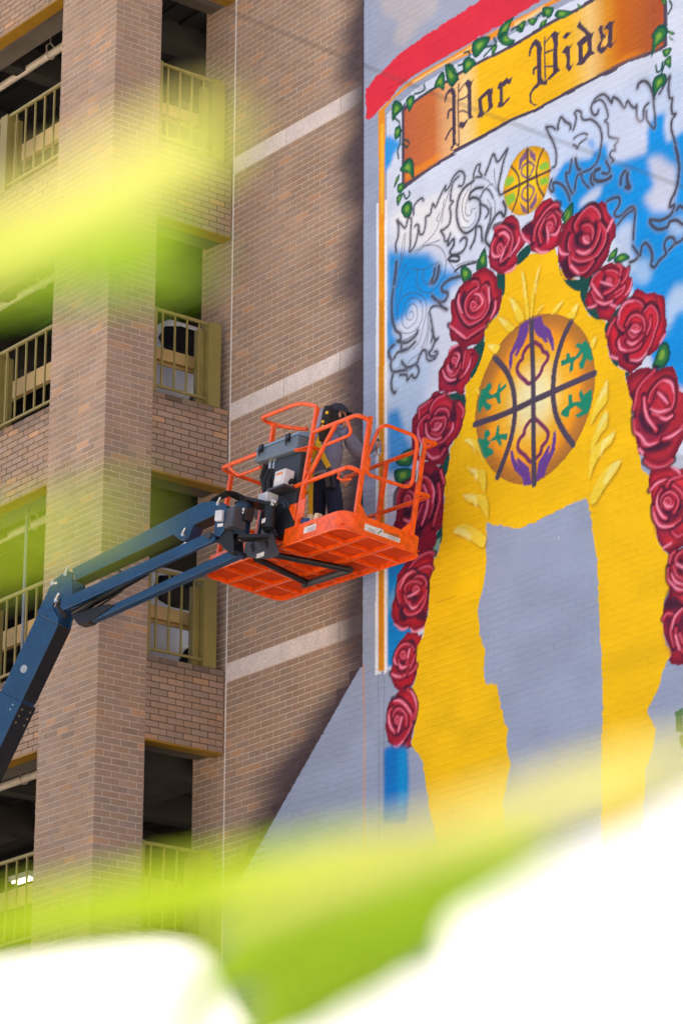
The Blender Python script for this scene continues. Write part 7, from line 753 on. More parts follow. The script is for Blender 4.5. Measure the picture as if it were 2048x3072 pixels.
for a0 in (1.35,1.28,1.21): q=MB(); q.box(a0-.012,a0+.012,-.07,-.02,.1,.42,T=W); q.build('rib',M_blk,br)
# hoses arching from the jib to the basket
for i in range(4):
    q=MB(); e=.02*i; q.tube([B(-.29,11.6,.03+e),B(-.2,11.69,.03+e),B(-.05,11.74-e*.4,.03+e),W(1.5,-.3+e,.57-e),W(1.35,-.24+e,.50-e),W(1.2,-.2+e,.42-e*.6),W(1.08,-.16,.4-e)],.010,7); q.build('hose',M_rub,LIFT,smooth=True)
# basket floor frame
bas=tag(link('basket',None,LIFT)); bas.location=(0,0,0)
bas.location=-LIFT.location
def part(name,mb,m,**k):
    o=mb.build(name,m,None,**k); o.parent=bas; return o
per=fil([(0,.5,0),(0,0,0),(1.2,0,0),(2.4,0,0),(2.4,.46,0),(2.4,.92,0),(1.2,.92,0),(0,.92,0),(0,.5,0)],.14,7)[:-1]
def wallstrip(pts,c0,c1,th,m,name):
    q=MB(); n=len(pts); cen=Vector((1.2,.46,0))
    inn=[]
    for i,p in enumerate(pts):
        t=(pts[min(i+1,n-1)]-pts[max(i-1,0)]).normalized(); nn=Vector((-t.y,t.x,0)); nn=nn if (cen-p).dot(nn)>0 else -nn; inn.append(p+nn*th)
    v=[W(p.x,p.y,c) for p in pts for c in (c0,c1)]+[W(p.x,p.y,c) for p in inn for c in (c0,c1)]; o=2*n; f=[]
    for i in range(n-1):
        a=2*i; f+=[(a,a+2,a+3,a+1),(o+a,o+a+1,o+a+3,o+a+2),(a+1,a+3,o+a+3,o+a+1),(a,o+a,o+a+2,a+2)]
    f+=[(0,1,o+1,o),(2*n-2,o+2*n-2,o+2*n-1,2*n-1)]
    q.add(v,f); return part(name,q,m,smooth=True)
r1=fil([(.98,0,0),(0,0,0),(0,.92,0),(1.2,.92,0)],.15,8); r2=fil([(1.2,.92,0),(2.4,.92,0),(2.4,0,0),(1.46,0,0)],.15,8)
t1=wallstrip(r1,0,.182,.006,M_org,'toe_board'); t2=wallstrip(r2,0,.182,.006,M_org,'toe_board')
lip=MB(); pp=[Vector((1.2+(p.x-1.2)*1.003,.46+(p.y-.46)*1.006,0)) for p in per]; lip.tube([W(p.x,p.y,.006) for p in pp],.012,8,closed=True); part('frame_rim',lip,M_org,smooth=True)
q=MB(); q.box(.02,2.38,.02,.90,.045,.052,T=W); part('floor_plate',q,M_mesh)
fm=MB()
for i in range(150): fm.box(.03+i*.0157,.036+i*.0157,.03,.89,.038,.044,T=W)
for i in range(56): fm.box(.03,2.37,.03+i*.0155,.034+i*.0155,.034,.0375,T=W)
tag(part('floor_grating',fm,M_mesh),kind='stuff')
for b in (.305,.6): q=MB(); q.box(.012,2.388,b-.018,b+.018,.0,.034,T=W); part('floor_joist',q,M_org)
for a in (.37,.7,1.03,1.37,1.7,2.04):
    for b0,b1 in ((.012,.286),(.324,.581),(.619,.908)): q=MB(); q.box(a-.016,a+.016,b0,b1,.003,.034,T=W); part('floor_joist',q,M_org)
for p in ((((1.31,-.07,-.07),(1.36,.1,-.06),(1.56,.68,-.035))),((1.02,-.05,-.08),(1.0,.15,-.06),(.85,.68,-.035))): q=MB(); q.tube([W(*c) for c in p],.032,14); part('support_tube',q,M_blk,smooth=True)
q=MB(); q.cyl(W(1.64,.70,-.035),W(.84,.70,-.035),.034,14); part('cross_tube',q,M_dgrey,smooth=True)
# rails
def rail(name,path,r=.0215,f=.12,m=M_org,closed=False):
    q=MB(); P=[Vector(p) for p in path]; P=fil(P,f,6) if len(P)>2 else P; q.tube([W(*p) for p in P],r,10,closed=closed); return part(name,q,m,smooth=True)
def post(a,b,c0,c1,s=.021,a1=None,b1=None):
    q=MB(); a1=a if a1 is None else a1; b1=b if b1 is None else b1
    q.add([W(*p) for p in ((a-s,b-s,c0),(a-s,b+s,c0),(a+s,b+s,c0),(a+s,b-s,c0),(a1-s,b1-s,c1),(a1-s,b1+s,c1),(a1+s,b1+s,c1),(a1+s,b1-s,c1))],[(3,2,1,0),(4,5,6,7),(0,1,5,4),(1,2,6,5),(2,3,7,6),(3,0,4,7)]); return part('post',q,M_org,bevel=.005)
pn=post(0,.14,.15,1.14); pf=post(0,.772,.15,1.135)
rail('top_rail',[(0,.14,1.10),(0,0,1.113),(.735,0,1.113)]); rail('mid_rail',[(0,.14,.575),(0,0,.6),(1.47,0,.6)])
post(.772,0,.15,1.36,a1=.735); rail('console_guard',[(.737,0,1.33),(.76,0,1.385),(1.08,0,1.495),(1.79,0,1.5),(1.79,.24,1.5),(1.52,.40,1.46)],f=.13)
post(1.74,.16,.6,1.49,a1=1.76)
rail('top_rail',[(1.70,0,1.115),(2.4,0,1.113),(2.4,.92,1.113),(1.2,.92,1.13),(0,.92,1.13),(0,.78,1.11)]); rail('mid_rail',[(1.9,.0,.6),(2.4,0,.6),(2.4,.92,.6),(1.2,.92,.6),(0,.92,.598),(0,.78,.585)])
post(2.4,.145,.15,1.1); post(2.4,.772,.15,1.1); post(1.47,.0,.15,.6); post(.84,.92,.15,1.12); post(1.7,.92,.15,1.12)
rail('brace',[(2.24,0,1.11),(2.02,0,.95),(1.6,0,.95)],r=.016,f=.1)
rail('brace',[(.36,0,1.1),(.503,0,.922),(.745,0,.58)],f=.3); rail('brace',[(.17,0,1.1),(.045,0,.93),(.51,0,.92)],r=.016,f=.09)
gp=fil([(-.004,.45,.587),(-.004,.17,.583),(-.004,.16,.739),(-.004,.265,1.115),(-.004,.69,1.12),(-.004,.70,.60),(-.004,.45,.588)],.10,6)
q=MB(); q.tube([W(*p) for p in gp[:-1]],.018,10,closed=True); gate=part('gate',q,M_org,smooth=True)
q=MB(); q.box(-.02,.012,.165,.2,.585,.745,T=W); q.build('latch_plate',M_org,gate)
for c in (1.0,.735): q=MB(); q.cyl(W(-.01,.735,c-.06),W(-.01,.735,c+.06),.012,10); q.build('hinge',M_chrome,gate,smooth=True)
for b,s in ((.14,1),(.772,-1)):
    q=MB(); q.prism([W(-.003,b+.018*s,.18),W(-.003,b+.12*s,.18),W(-.003,b+.018*s,.30)],BM@Vector((-.006,0,0))); part('gusset',q,M_org)
for b,c in ((.0,.615),): 
    q=MB(); q.tube([W(.74,-.02,.66),W(.70,-.03,.69),W(.66,-.03,.67),W(.66,-.03,.6)],.011,8); part('tie_ring',q,M_org,smooth=True); q=MB(); q.tube([W(.02,-.03,.58),W(.12,-.03,.57),W(.13,-.03,.5),W(.04,-.03,.46),W(-.01,.03,.48)],.012,8); part('tie_ring',q,M_org,smooth=True)
q=MB(); q.prism([W(.8,-.022,.4),W(.93,-.022,.41),W(.93,-.022,.37),W(.8,-.022,.22)],BM@Vector((0,.006,0))); q.prism([W(.76,-.02,.42),W(.66,-.02,.42),W(.655,-.02,.24),W(.76,-.02,.22)],BM@Vector((0,.006,0))); part('gusset',q,M_org)
q=MB(); q.prism([W(.69,-.02,.955),W(.95,-.06,.96),W(.95,-.03,.95),W(.69,.1,.95)],BM@Vector((0,0,.008))); part('console_tab',q,M_org)
# decals
def word(name,text,size,parent,mtx,center=True):
    cu=bpy.data.curves.new('w','FONT'); cu.body=text; cu.size=size; cu.align_x='CENTER' if center else 'LEFT'; o=bpy.data.objects.new('w',cu); SC.collection.objects.link(o); dg=bpy.context.evaluated_depsgraph_get(); me=bpy.data.meshes.new_from_object(o.evaluated_get(dg)); bpy.data.objects.remove(o); me.materials.clear(); me.materials.append(M_ink); t=link(name,me,parent); t['kind']='stuff'; t.matrix_local=mtx; return t
def decal(pts,top,parent,word_=None,size=.03,m_top=M_lab_o):
    o,ux,uy=W(*pts[0]),(W(*pts[1])-W(*pts[0])),(W(*pts[2])-W(*pts[0])); n_=ux.cross(uy).normalized()
    n_=n_ if n_.dot(CP-o)>0 else -n_
    q=MB(); q.prism([o+n_*.0015,o+ux+n_*.0015,o+ux+uy+n_*.0015,o+uy+n_*.0015],n_*.001); d=q.build('decal',M_label,parent)
    q=MB(); q.prism([o+uy*(1-top)+n_*.003,o+ux+uy*(1-top)+n_*.003,o+ux+uy+n_*.003,o+uy+n_*.003],n_*.0006); q.build('header',m_top,d)
    for i in range(4): 
        y=.1+i*.13; q=MB(); q.prism([o+ux*.3+uy*y+n_*.003,o+ux*.92+uy*y+n_*.003,o+ux*.92+uy*(y+.035)+n_*.003,o+ux*.3+uy*(y+.035)+n_*.003],n_*.0004); q.build('print_line',M_ink,d)
    if word_:
        x_=ux.normalized(); y_=uy.normalized(); p=o+ux*.5+uy*(1-top*.86)+n_*.005; word('warning_word',word_,size,d,Matrix(((x_.x,y_.x,n_.x,p.x),(x_.y,y_.y,n_.y,p.y),(x_.z,y_.z,n_.z,p.z),(0,0,0,1))))
    return d
decal([(.632,-.001,.062),(.43,-.001,.062),(.632,-.001,.142)],.22,t1,'WARNING',.016)
d1=decal([(-.001,.46,.05),(-.001,.652,.05),(-.001,.46,.117)],.38,t1,'\u26a0 WARNING',.028)
d2=decal([(-.001,.25,.05),(-.001,.385,.05),(-.001,.25,.117)],.02,t1); q=MB(); q.box(-.005,-.0012,.388,.456,.05,.117,T=W); d3=q.build('decal',M_label,t1)
q=MB(); q.tube([W(-.006,.40,.062),W(-.006,.425,.085),W(-.006,.437,.105)],.006,6); q.build('pictogram',mat('sign_green',(20,120,100),.5),d3); q=MB(); q.tube([W(-.006,.405,.058),W(-.006,.418,.075)],.006,6); q.build('pictogram',M_lab_y,d3)
decal([(2.0,-.001,.07),(1.8,-.001,.07),(2.0,-.001,.13)],.15,t2)
q=MB(); q.prism([W(2.422,.34,1.10),W(2.422,.16,1.10),W(2.422,.16,1.13),W(2.422,.34,1.13)],BM@Vector((-.002,0,0))); part('caution_tape',q,M_lab_y)
x_,y_=(W(0,1,0)-W(0,0,0)),(W(0,0,1)-W(0,0,0)); n_=x_.cross(y_); p=W(2.418,.17,1.104); word('caution_word','\u26a0CAUTION',.03,bas,Matrix(((x_.x,y_.x,n_.x,p.x),(x_.y,y_.y,n_.y,p.y),(x_.z,y_.z,n_.z,p.z),(0,0,0,1))),False)
# control console
q=MB(); q.add([W(*p) for p in ((.92,-.05,.96),(1.655,-.05,.99),(1.655,-.05,1.115),(.92,-.05,1.115),(.91,.12,.96),(1.655,.12,.99),(1.655,.12,1.115),(.91,.12,1.115))],[(0,3,2,1),(4,5,6,7),(0,1,5,4),(3,7,6,2),(0,4,7,3),(1,2,6,5)]); con=part('control_console',q,M_cons,bevel=.012)
q=MB(); q.add([W(*p) for p in ((.915,-.06,1.118),(1.665,-.06,1.118),(1.665,.13,1.118),(.90,.13,1.118),(.92,-.045,1.15),(1.655,-.045,1.15),(1.65,.12,1.19),(.91,.12,1.19))],[(3,2,1,0),(4,5,6,7),(0,1,5,4),(1,2,6,5),(2,3,7,6),(3,0,4,7)]); q.build('lid',mat('lid_blue_grey',(128,158,188),.35,noise=.05),con,bevel=.006)
for a in (1.08,1.55): q=MB(); q.box(a-.03,a+.03,-.075,-.055,1.07,1.15,T=W); q.tube([W(a-.01,-.08,1.1),W(a-.01,-.085,1.05),W(a,-.07,1.03)],.008,6); q.build('latch',M_blk,con)
q=MB(); q.add([W(*p) for p in ((.90,.02,.15),(1.24,.02,.15),(1.24,.13,.15),(.90,.13,.15),(.89,-.0,.955),(1.42,-.0,.97),(1.42,.11,.97),(.89,.11,.955))],[(3,2,1,0),(4,5,6,7),(0,1,5,4),(1,2,6,5),(2,3,7,6),(3,0,4,7)]); part('pedestal',q,mat('slate_cover',(38,44,54),.5),bevel=.01)
q=MB(); q.box(.925,1.105,-.13,-.02,.59,.75,T=W); eb=part('electric_box',q,M_wht,bevel=.01); q=MB(); q.box(.96,1.07,-.1325,-.1312,.70,.72,T=W); q.build('decal',M_lab_o,eb); q=MB(); q.box(.97,1.09,-.1325,-.1312,.625,.69,T=W); q.build('decal',M_label,eb); q=MB(); q.cyl(W(.92,-.06,.62),W(.87,-.07,.63),.022,10); q.build('plug',M_rub,eb,smooth=True)
q=MB(); q.box(.9,1.2,-.14,.0,.565,.585,T=W); part('shelf',q,M_dgrey)
for a,c0 in ((1.46,.9),(1.38,.88)):
    q=MB(); q.cyl(W(a,.02,.985),W(a-.005,.02,c0),.024,12); part('connector',q,M_chrome,smooth=True); q=MB(); q.tube([W(a,.02,c0),W(a+.02,.0,.75),W(a-.02,-.01,.66),W(a-.06,.0,.58)],.03,9); part('cable_bundle',q,M_rub,smooth=True)
q=MB(); q.tube([W(1.56,.03,.97),W(1.58,.02,.85),W(1.5,.02,.7),W(1.44,.03,.56)],.03,8); part('cable_bundle',q,M_rub,smooth=True)
q=MB(); q.box(1.14,1.3,-.16,-.03,.42,.55,T=W); vb=part('valve_block',q,M_wht,bevel=.006)
for c in (.45,.5): q=MB(); q.cyl(W(1.3,-.1,c),W(1.36,-.11,c+.01),.016,10); q.build('fitting',M_chrome,vb,smooth=True)
q=MB(); q.cyl(W(1.06,-.13,.16),W(1.08,-.13,.38),.065,18); q.cyl(W(1.055,-.13,.14),W(1.06,-.13,.16),.045,14); mo=part('motor',q,M_blk,smooth=True); q=MB(); q.tube([W(1.065+.067*math.cos(t),-.13+.067*math.sin(t)*1.0,.22) for t in np.linspace(-2.4,-1.0,5)],.0,4) if False else q; q=MB(); q.box(1.03,1.09,-.2,-.196,.2,.245,T=W); q.build('decal',M_label,mo)
for i in range(4):
    q=MB(); R=.15-.012*i; q.tube([W(.98+R*.75*math.cos(t),-.06-.012*i,.28+R*1.15*math.sin(t)) for t in np.linspace(-1.3,2.6,20)],.009,6); part('hose',q,M_rub if i%2 else mat('blue_hose',(40,60,84),.4) ,smooth=True)
for i in range(9): q=MB(); q.ball(W(1.05+random.uniform(-.09,.06),-.15,.41+random.uniform(-.03,.05)),.016,8,5); part('fitting',q,M_chrome,smooth=True)
q=MB(); q.prism([W(1.50,-.02,.38),W(1.62,-.02,.46),W(1.60,-.02,.60),W(1.46,-.02,.53)],BM@Vector((0,.006,0))); q.box(1.3,1.62,-.03,-.024,-.0,.16,T=W); part('splash_guard',q,mat('brown_rubber',(84,60,50),.7))
# base of the machine, below the picture
q=MB(); q.box(-6.0,-3.0,-3.7,-1.5,.55,1.15); q.box(-5.4,-3.8,-3.2,-2.0,1.15,2.2); part('turntable',q,M_blue,bevel=.05)
for x in (-5.7,-3.3):
    for y in (-3.75,-1.45):
        q=MB(); q.tube([(x+.33*math.cos(a),y,.5+.33*math.sin(a)) for a in np.linspace(0,2*math.pi,20,endpoint=False)],.17,8,closed=True); wv=part('wheel',q,M_rub,smooth=True); q=MB(); q.cyl((x,y-.1,.5),(x,y+.1,.5),.3,16); q.build('rim',M_wht,wv,smooth=True)
# loose things in the basket
q=MB(); q.prism([W(.78,.03,.185),W(.66,.02,.186),W(.60,.12,.187),(W(.74,.16,.187))],BM@Vector((0,0,.05))); q.tube([W(.8,.05,.2),W(.74,.04,.235),W(.66,.06,.215)],.022,7); tag(q.build('blue_rag',mat('blue_cloth',(44,84,150),.9,bump=.5,bscale=50),smooth=True),'crumpled blue cloth on the basket edge beside the pale blocks','cloth')
for a,c,rz,lab in ((.66,.235,.3,'pale wooden block standing beside the blue cloth'),(.55,.22,-.2,'pale wooden block lying next to the yellow lanyard')):
    q=MB(); q.prism([W(a-.035,.05,c-.02),W(a+.035,.05,c-.01),W(a+.03+.03*rz,.05,c+.055),W(a-.03+.03*rz,.05,c+.045)],BM@Vector((0,.05,0))); tag(q.build('wood_block',mat('pale_wood',(214,196,160),.8),bevel=.004),lab,'block')
q=MB(); q.box(.36,.6,.05,.13,.186,.21,T=W); tag(q.build('paint_tray',M_dgrey,bevel=.006),'grey tray on the basket edge behind the toe board','tray')
t=thing('safety_block','yellow and black fall arrest block behind the control console','safety block',W(1.5,.42,1.1)); q=MB(); q.prism([W(1.52,.40,1.17),W(1.62,.40,1.17),W(1.60,.40,1.30),W(1.50,.40,1.36)],BM@Vector((0,.05,0))); q.build('housing',M_lab_y,t,bevel=.012); q=MB(); q.prism([W(1.42,.39,1.18),W(1.52,.39,1.18),W(1.50,.39,1.36),W(1.44,.39,1.34)],BM@Vector((0,.06,0))); q.build('cover',M_blk,t,bevel=.01)
t=thing('padded_bag','black padded bag with a lilac grey strip hung on the rail post','bag',W(.72,.05,1.1)); q=MB(); q.tube([W(.64,.06,1.37),W(.64,.08,1.27),W(.69,.09,1.13),W(.69,.08,1.04)],.07,10,rr=[.04,.062,.06,.03]); q.build('pad',mat('black_nylon',(28,28,30),.8,noise=.3,scale=30),t,smooth=True)
q=MB(); q.tube([W(.685,.03,1.345),W(.70,.03,1.2),W(.745,.03,1.04)],.03,8,rr=[.022,.03,.018]); q.build('strip',mat('lilac_strip',(140,136,160),.7),t,smooth=True)
for a,c in ((.63,1.2),(.62,1.15),(.58,1.28)): q=MB(); q.ball(W(a,.02,c),.016,8,5); q.build('yellow_mark',M_lab_y,t)
# ------------------------------------------------------------------ the painter
def person():
    t=thing('person','person in grey sweatshirt, navy cap and yellow harness reaching to spray the wall','person',(2.62,.9,11.17))
    J_={'pel':(2.66,.86,11.98,.135,.12),'waist':(2.68,.86,12.12,.165,.13),'chest':(2.70,.88,12.30,.185,.135),'neckb':(2.71,.91,12.46,.09,.08),'neck':(2.715,.93,12.52,.055,.055),
     'rs':(2.86,.95,12.40,.1,.098),'re':(2.86,1.12,12.25,.078,.074),'rw':(2.83,1.31,12.40,.052,.05),'rh':(2.822,1.35,12.425,.036,.03),
     'ls':(2.545,.83,12.42,.085,.085),'le':(2.50,.88,12.16,.062,.06),'lw':(2.57,1.06,12.06,.045,.042),'lh':(2.59,1.11,12.06,.036,.03),
     'rhip':(2.74,.88,11.9,.11,.105),'rk':(2.76,.90,11.60,.078,.075),'ra':(2.75,.92,11.26,.056,.056),'rt':(2.78,1.03,11.21,.045,.035),
     'lhip':(2.58,.82,11.9,.11,.105),'lk':(2.55,.84,11.60,.078,.075),'la':(2.53,.84,11.27,.056,.056),'lt':(2.56,.95,11.22,.045,.035)}
    E=[('pel','waist'),('waist','chest'),('chest','neckb'),('neckb','neck'),('chest','rs'),('rs','re'),('re','rw'),('rw','rh'),('chest','ls'),('ls','le'),('le','lw'),('lw','lh'),('pel','rhip'),('rhip','rk'),('rk','ra'),('ra','rt'),('pel','lhip'),('lhip','lk'),('lk','la'),('la','lt')]
    for hand,dirs in (('rh',[(-.02,.04,.045),(-.005,.055,.03),(.012,.055,.012),(.02,.045,-.008),(-.03,.015,-.03)]),('lh',[(.03,.06,.01),(.03,.055,-.01),(.025,.05,-.03),(.015,.04,-.045),(-.02,.03,.03)])):
        p=np.array(J_[hand][:3])
        for i,dv in enumerate(dirs):
            d=np.array(dv); J_[f'{hand}{i}a']=(*(p+d*.75),.011,.011); J_[f'{hand}{i}b']=(*(p+d*1.25+np.array([-.012,-.004,-.016])),.009,.009); E+=[(hand,f'{hand}{i}a'),(f'{hand}{i}a',f'{hand}{i}b')]
    ks=list(J_); me=bpy.data.meshes.new('body'); me.from_pydata([J_[k][:3] for k in ks],[(ks.index(a),ks.index(b)) for a,b in E],[])
    o=bpy.data.objects.new('tmp',me); SC.collection.objects.link(o); md=o.modifiers.new('s','SKIN'); md.use_smooth_shade=True; md.branch_smoothing=.6
    for i,k in enumerate(ks): sv=me.skin_vertices[0].data[i]; sv.radius=J_[k][3:5]; sv.use_root=(k=='pel')
    o.modifiers.new('d','SUBSURF').levels=2; o.modifiers['d'].render_levels=2
    dg=bpy.context.evaluated_depsgraph_get(); dg.update(); nm=bpy.data.meshes.new_from_object(o.evaluated_get(dg)); bpy.data.objects.remove(o)
    nm.name='body'; nm.materials.clear()
    for m in (M_hood,M_jean,M_skin,M_rub): nm.materials.append(m)
    for p in nm.polygons:
        c=p.center; p.use_smooth=True
        hr=(c-Vector(J_['rh'][:3])).length<.075 or (c-Vector(J_['lh'][:3])).length<.075
        p.material_index=2 if hr or c.z>12.535 else (3 if c.z<11.27 else (1 if c.z<12.015 else 0))
        
    body=link('body',nm,t)
    hc=Vector((2.715,.955,12.645))
    # head with face turned to the wall and to the right
    q=MB(); q.ball(hc,.1,18,14,sc=(.78,.95,1.2)); fx=Vector((.35,.94,0)).normalized(); sx=Vector((fx.y,-fx.x,0))
    q.ball(hc+fx*.098+Vector((0,0,-.02)),.022,8,6,sc=(.8,.8,1.3)); q.ball(hc+fx*.05+Vector((0,0,-.085)),.055,10,7,sc=(.9,.9,.7))
    for s in (-1,1): q.ball(hc+sx*s*.08+Vector((0,-.005,-.01)),.028,8,6,sc=(.35,.6,1.1))
    hd_=q.build('head',M_skin,t,smooth=True)
    me_=mat('eye',(40,30,26),.3)
    for s in (-1,1): q=MB(); q.ball(hc+fx*.088+sx*s*.033+Vector((0,0,.005)),.012,8,6); q.build('eye',me_,hd_)
    q=MB(); q.ball(hc+fx*.092+Vector((0,0,-.062)),.02,8,5,sc=(1,.5,.35)); q.build('mouth',mat('lips',(150,84,76),.5),hd_)
    q=MB(); q.ball(hc+Vector((0,-.012,-.015)),.1,16,10,sc=(.83,.95,1.02)); hv=[p for p in q.v]; q.build('hair',mat('dark_hair',(26,22,22),.8,noise=.3,scale=60),t,smooth=True)
    q=MB(); n=18; rows=7; V=[];F=[]
    for i in range(rows+1):
        th=math.pi/2*i/rows
        for k in range(n): a=2*math.pi*k/n; V.append(hc+Vector((0,0,.03))+fx*math.cos(a)*.112*math.sin(th+.02)+sx*math.sin(a)*.096*math.sin(th+.02)+Vector((0,0,.108*math.cos(th))))
    for i in range(rows):
        for k in range(n): F.append((i*n+k,(i+1)*n+k,(i+1)*n+(k+1)%n,i*n+(k+1)%n))
    q.add(V,F); cap=q.build('cap',M_cap,t,smooth=True)
    q=MB(); q.prism([hc+fx*.10+sx*.075+Vector((0,0,.032)),hc+fx*.165+sx*.05+Vector((0,0,.012)),hc+fx*.18+Vector((0,0,.008)),hc+fx*.165-sx*.05+Vector((0,0,.012)),hc+fx*.10-sx*.075+Vector((0,0,.032))],(0,0,.008)); q.build('brim',M_cap,cap)
    # hood lying on the shoulders
    q=MB(); q.tube([Vector((2.60,.90,12.50)),Vector((2.66,.82,12.50)),Vector((2.76,.84,12.50)),Vector((2.83,.93,12.48))],.05,10,rr=[.03,.06,.06,.03]); q.build('hood',M_hood,t,smooth=True)
    # hem
    q=MB(); q.tube([Vector((2.66+.165*math.cos(a),.86+.145*math.sin(a),12.02)) for a in np.linspace(0,2*math.pi,18,endpoint=False)],.018,7,closed=True); q.build('shirt_hem',mat('pale_hem',(150,152,166),.9),t,smooth=True)
    # harness straps over the back
    def strap(name,pts,w_,m=M_yel):
        P=[Vector(p) for p in pts]; q=MB(); V=[]
        for i,p in enumerate(P):
            tn=(P[min(i+1,len(P)-1)]-P[max(i-1,0)]).normalized(); sd_=tn.cross((CP-p).normalized()).normalized()*w_*.5; nn=sd_.cross(tn).normalized()*.004; V+=[p-sd_-nn,p+sd_-nn,p+sd_+nn,p-sd_+nn]
        F=[(i*4+k,i*4+(k+1)%4,i*4+4+(k+1)%4,i*4+4+k) for i in range(len(P)-1) for k in range(4)]+[(0,1,2,3),(len(V)-1,len(V)-2,len(V)-3,len(V)-4)]
        q.add(V,F); return q.build(name,m,t)
    strap('harness_strap',[(2.62,.72,12.47),(2.69,.715,12.38),(2.74,.72,12.25),(2.80,.735,12.12),(2.83,.76,12.05)],.05)
    strap('harness_strap',[(2.82,.80,12.47),(2.74,.735,12.38),(2.68,.715,12.28),(2.62,.715,12.16),(2.56,.73,12.05)],.045)
    strap('harness_strap',[(2.58,.77,12.50),(2.63,.73,12.44),(2.66,.715,12.36)],.045)
    strap('leg_strap',[(2.83,.77,12.04),(2.80,.76,11.95),(2.80,.78,11.86)],.05,M_blk)
    ly=strap('lanyard',[(2.655,.70,12.12),(2.645,.69,12.0),(2.65,.68,11.85),(2.655,.675,11.7),(2.68,.66,11.55),(2.67,.65,11.42),(2.68,.64,11.30)],.045)
    q=MB(); q.tube([Vector((2.65,.69,12.30)),Vector((2.642,.69,12.2)),Vector((2.65,.69,12.13))],.01,7); q.build('snap_hook',M_chrome,ly,smooth=True)
    q=MB(); q.ball(Vector((2.60,.66,11.84)),.026,8,6); q.build('clip',M_lab_y,ly,smooth=True)
    q=MB(); q.tube([Vector((2.82,.80,12.0)),Vector((2.84,.80,11.9)),Vector((2.86,.80,11.83))],.024,9); q.build('tool_pouch',M_blk,t,smooth=True)
    s=thing('spray_can','metallic spray can held in the raised right hand against the gold stripe','spray can',(2.815,1.375,12.33)); q=MB(); q.cyl((2.815,1.372,12.33),(2.815,1.372,12.45),.03,16); q.build('body',M_chrome,s,smooth=True); q=MB(); q.cyl((2.815,1.372,12.45),(2.815,1.372,12.462),.022,14); q.cyl((2.815,1.372,12.462),(2.815,1.372,12.485),.011,10); q.build('nozzle',M_rub,s,smooth=True); q=MB(); q.cyl((2.815,1.372,12.322),(2.815,1.372,12.331),.031,16); q.build('rim',M_wht,s,smooth=True)
person()
for n_ in ('person','spray_can'): bpy.data.objects[n_].location.x-=.1
# ------------------------------------------------------------------ overhead cable between camera and wall
def ray(px,py,d): return CP+(CF+CR*((px-1024)/9637.7)-CU*((py-1536)/9637.7))*d
a,b=ray(660,20,8.2),ray(2048,560,7.6); dv=(b-a)
q=MB(); q.tube([a-dv*1.5+Vector((0,0,.0)),a-dv*.4,a,a+dv*.5-Vector((0,0,.01)),b,b+dv*1.5],.0016,6); tag(q.build('overhead_cable',mat('cable',(40,38,44),.9),smooth=True),'thin blurred grey cable running diagonally across the banner','cable')
# ------------------------------------------------------------------ plants close to the camera
M_leaf=mat('lime_leaf',(176,206,4),.45,noise=.1,scale=30,transl=.11); M_leafp=mat('pale_leaf',(226,228,140),.45,noise=.08,scale=30,transl=.14); M_leafg=mat('green_leaf',(146,180,4),.45,noise=.1,scale=30,transl=.14); M_leafd=mat('dark_leaf',(96,130,20),.45,noise=.12,scale=30,transl=.3); M_pet=mat('white_petal',(253,253,252),.7,noise=.01,transl=.55); M_stem=mat('stem',(110,130,40),.6)
def blade(name,path,wid,m,parent,up=None,fold=.25,th=.0004):
    P=[Vector(p) for p in path]; Q=[]
    for i in range(len(P)-1):
        a0,a,b,c=P[max(i-1,0)],P[i],P[i+1],P[min(i+2,len(P)-1)]
        for t in (0,.25,.5,.75): Q.append(.5*((2*a)+(b-a0)*t+(2*a0-5*a+4*b-c)*t*t+(3*a-a0-3*b+c)*t**3))
    Q.append(P[-1]); n=len(Q); V=[]; up=Vector(up or (0,0,1))
    for i,p in enumerate(Q):
        t=i/(n-1); k=t*(len(wid)-1); j=min(int(k),len(wid)-2); w_=wid[j]+(wid[j+1]-wid[j])*(k-j)
        tn=(Q[min(i+1,n-1)]-Q[max(i-1,0)]).normalized(); sd_=tn.cross((CP-p).normalized()).normalized(); nn=sd_.cross(tn).normalized()
        for s in (-1,-.5,0,.5,1): V.append(p+sd_*s*w_*.5+nn*(abs(s)*w_*fold))
        for s in (1,.5,0,-.5,-1): V.append(p+sd_*s*w_*.5+nn*(abs(s)*w_*fold-th))
    F=[(i*10+k,i*10+(k+1)%10,i*10+10+(k+1)%10,i*10+10+k) for i in range(n-1) for k in range(10)]+[tuple(range(10))[::-1],tuple(range(10*n-10,10*n))]
    q=MB(); q.add(V,F); return q.build(name,m,parent,smooth=True)
S1=1.30612
R=lambda x,y,d: ray(x*S1,y*S1,d)
pl=thing('foreground_plant','yellow green leafy stem, strongly blurred, close to the lens at left','plant',(24.9,-17.2,0))
q=MB(); r0=R(-420,760,.6); q.tube([(r0.x-.02,r0.y-.03,0),(r0.x-.01,r0.y-.01,.9),(r0.x,r0.y,r0.z)],.004,7); q.build('stem',M_stem,pl,smooth=True)
blade('leaf',[R(-420,760,.74),R(-150,620,.72),R(130,520,.7),R(360,420,.68),R(550,290,.66)],[.003,.019,.018,.014,.004],M_leaf,pl)
blade('leaf',[R(-420,760,.74),R(-60,640,.74),R(140,600,.72),R(320,600,.7),R(480,600,.69)],[.004,.012,.014,.013,.003],M_leafg,pl)
blade('leaf',[R(-420,740,.7),R(-160,640,.63),R(110,480,.6),R(330,370,.58),R(530,270,.56)],[.002,.004,.009,.011,.005],M_leafp,pl)
blade('leaf',[R(-420,1400,.62),R(-150,1310,.6),R(60,1240,.6),R(200,1200,.6),R(340,1150,.6)],[.002,.006,.007,.006,.002],M_leaf,pl)
p2=thing('foreground_bush','green leaves and white petals, strongly blurred, filling the bottom of the view','plant',(24.8,-16.9,0))
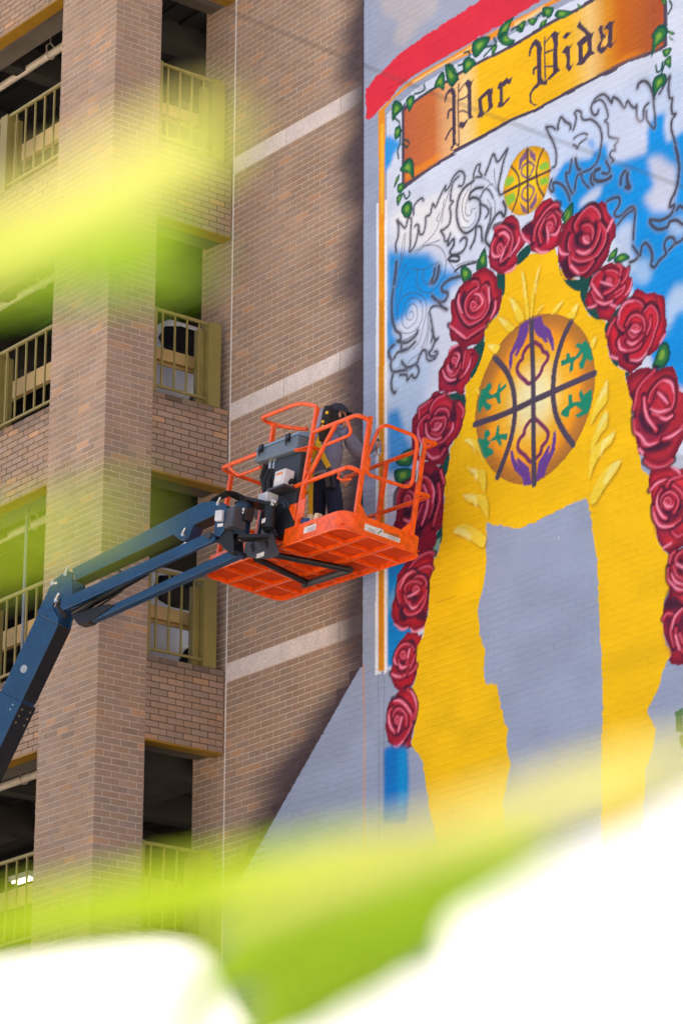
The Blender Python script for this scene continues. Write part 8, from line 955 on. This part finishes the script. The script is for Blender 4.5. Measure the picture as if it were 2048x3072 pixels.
q=MB(); r0=R(420,2300,.95); q.tube([(r0.x,r0.y,0),(r0.x,r0.y,.8),(r0.x,r0.y,r0.z)],.005,7); q.build('stem',M_stem,p2,smooth=True)
blade('leaf',[R(420,2300,.95),R(580,2205,.95),R(740,2140,.95),R(950,2060,.94),R(1280,1945,.92)],[.003,.024,.029,.027,.006],M_leafg,p2)
blade('leaf',[R(540,2420,1.3),R(680,2300,1.3),R(850,2200,1.3),R(1060,2120,1.3)],[.004,.026,.028,.008],M_leafg,p2)
blade('leaf',[R(-300,2260,.9),R(0,2130,.9),R(420,2065,.9),R(820,1985,.9),R(1300,1850,.9)],[.004,.013,.019,.019,.004],M_leaf,p2)
blade('leaf',[R(500,2120,.82),R(850,1980,.8),R(1100,1890,.8),R(1400,1800,.78),R(1750,1690,.76)],[.002,.008,.011,.012,.004],M_leafp,p2)
def petal(pts,d,bulge,name='petal'):
    P=[R(x,y,d) for x,y in pts]; P=[Vector(v) for v in smooth(np.array(P),True)]; c=sum(P,Vector())/len(P); n=len(P); V=[c-CF*bulge]; F=[]
    for k in (.35,.7,1):
        V+=[c+(p-c)*k-CF*bulge*(1-k*k) for p in P]
    V2=[v+CF*.0015 for v in V]
    f=[(0,1+i,1+(i+1)%n) for i in range(n)]+[(1+r_*n+i,1+(r_+1)*n+i,1+(r_+1)*n+(i+1)%n,1+r_*n+(i+1)%n) for r_ in (0,1) for i in range(n)]; o=len(V)
    F=f+[tuple(j+o for j in q)[::-1] for q in f]+[(1+2*n+i,1+2*n+(i+1)%n,o+1+2*n+(i+1)%n,o+1+2*n+i) for i in range(n)]
    q=MB(); q.add(V+V2,F); return q.build(name,M_pet,p2,smooth=True)
petal([(-250,2235),(0,2205),(220,2175),(390,2165),(480,2200),(530,2300),(560,2420),(300,2600),(-250,2600)],2.2,.02)
petal([(1030,2150),(1090,2075),(1250,1990),(1450,1905),(1750,1790),(1800,2300),(1300,2500),(1070,2300)],1.05,.012)
petal([(400,2440),(560,2365),(760,2295),(980,2225),(1200,2160),(1400,2100),(1800,2000),(1800,2700),(400,2800)],1.4,.02)
q=MB(); r0=R(900,2700,2.1); q.tube([(r0.x,r0.y,0),(r0.x,r0.y,1.),tuple(r0)],.006,7); q.build('stem',M_stem,p2,smooth=True)
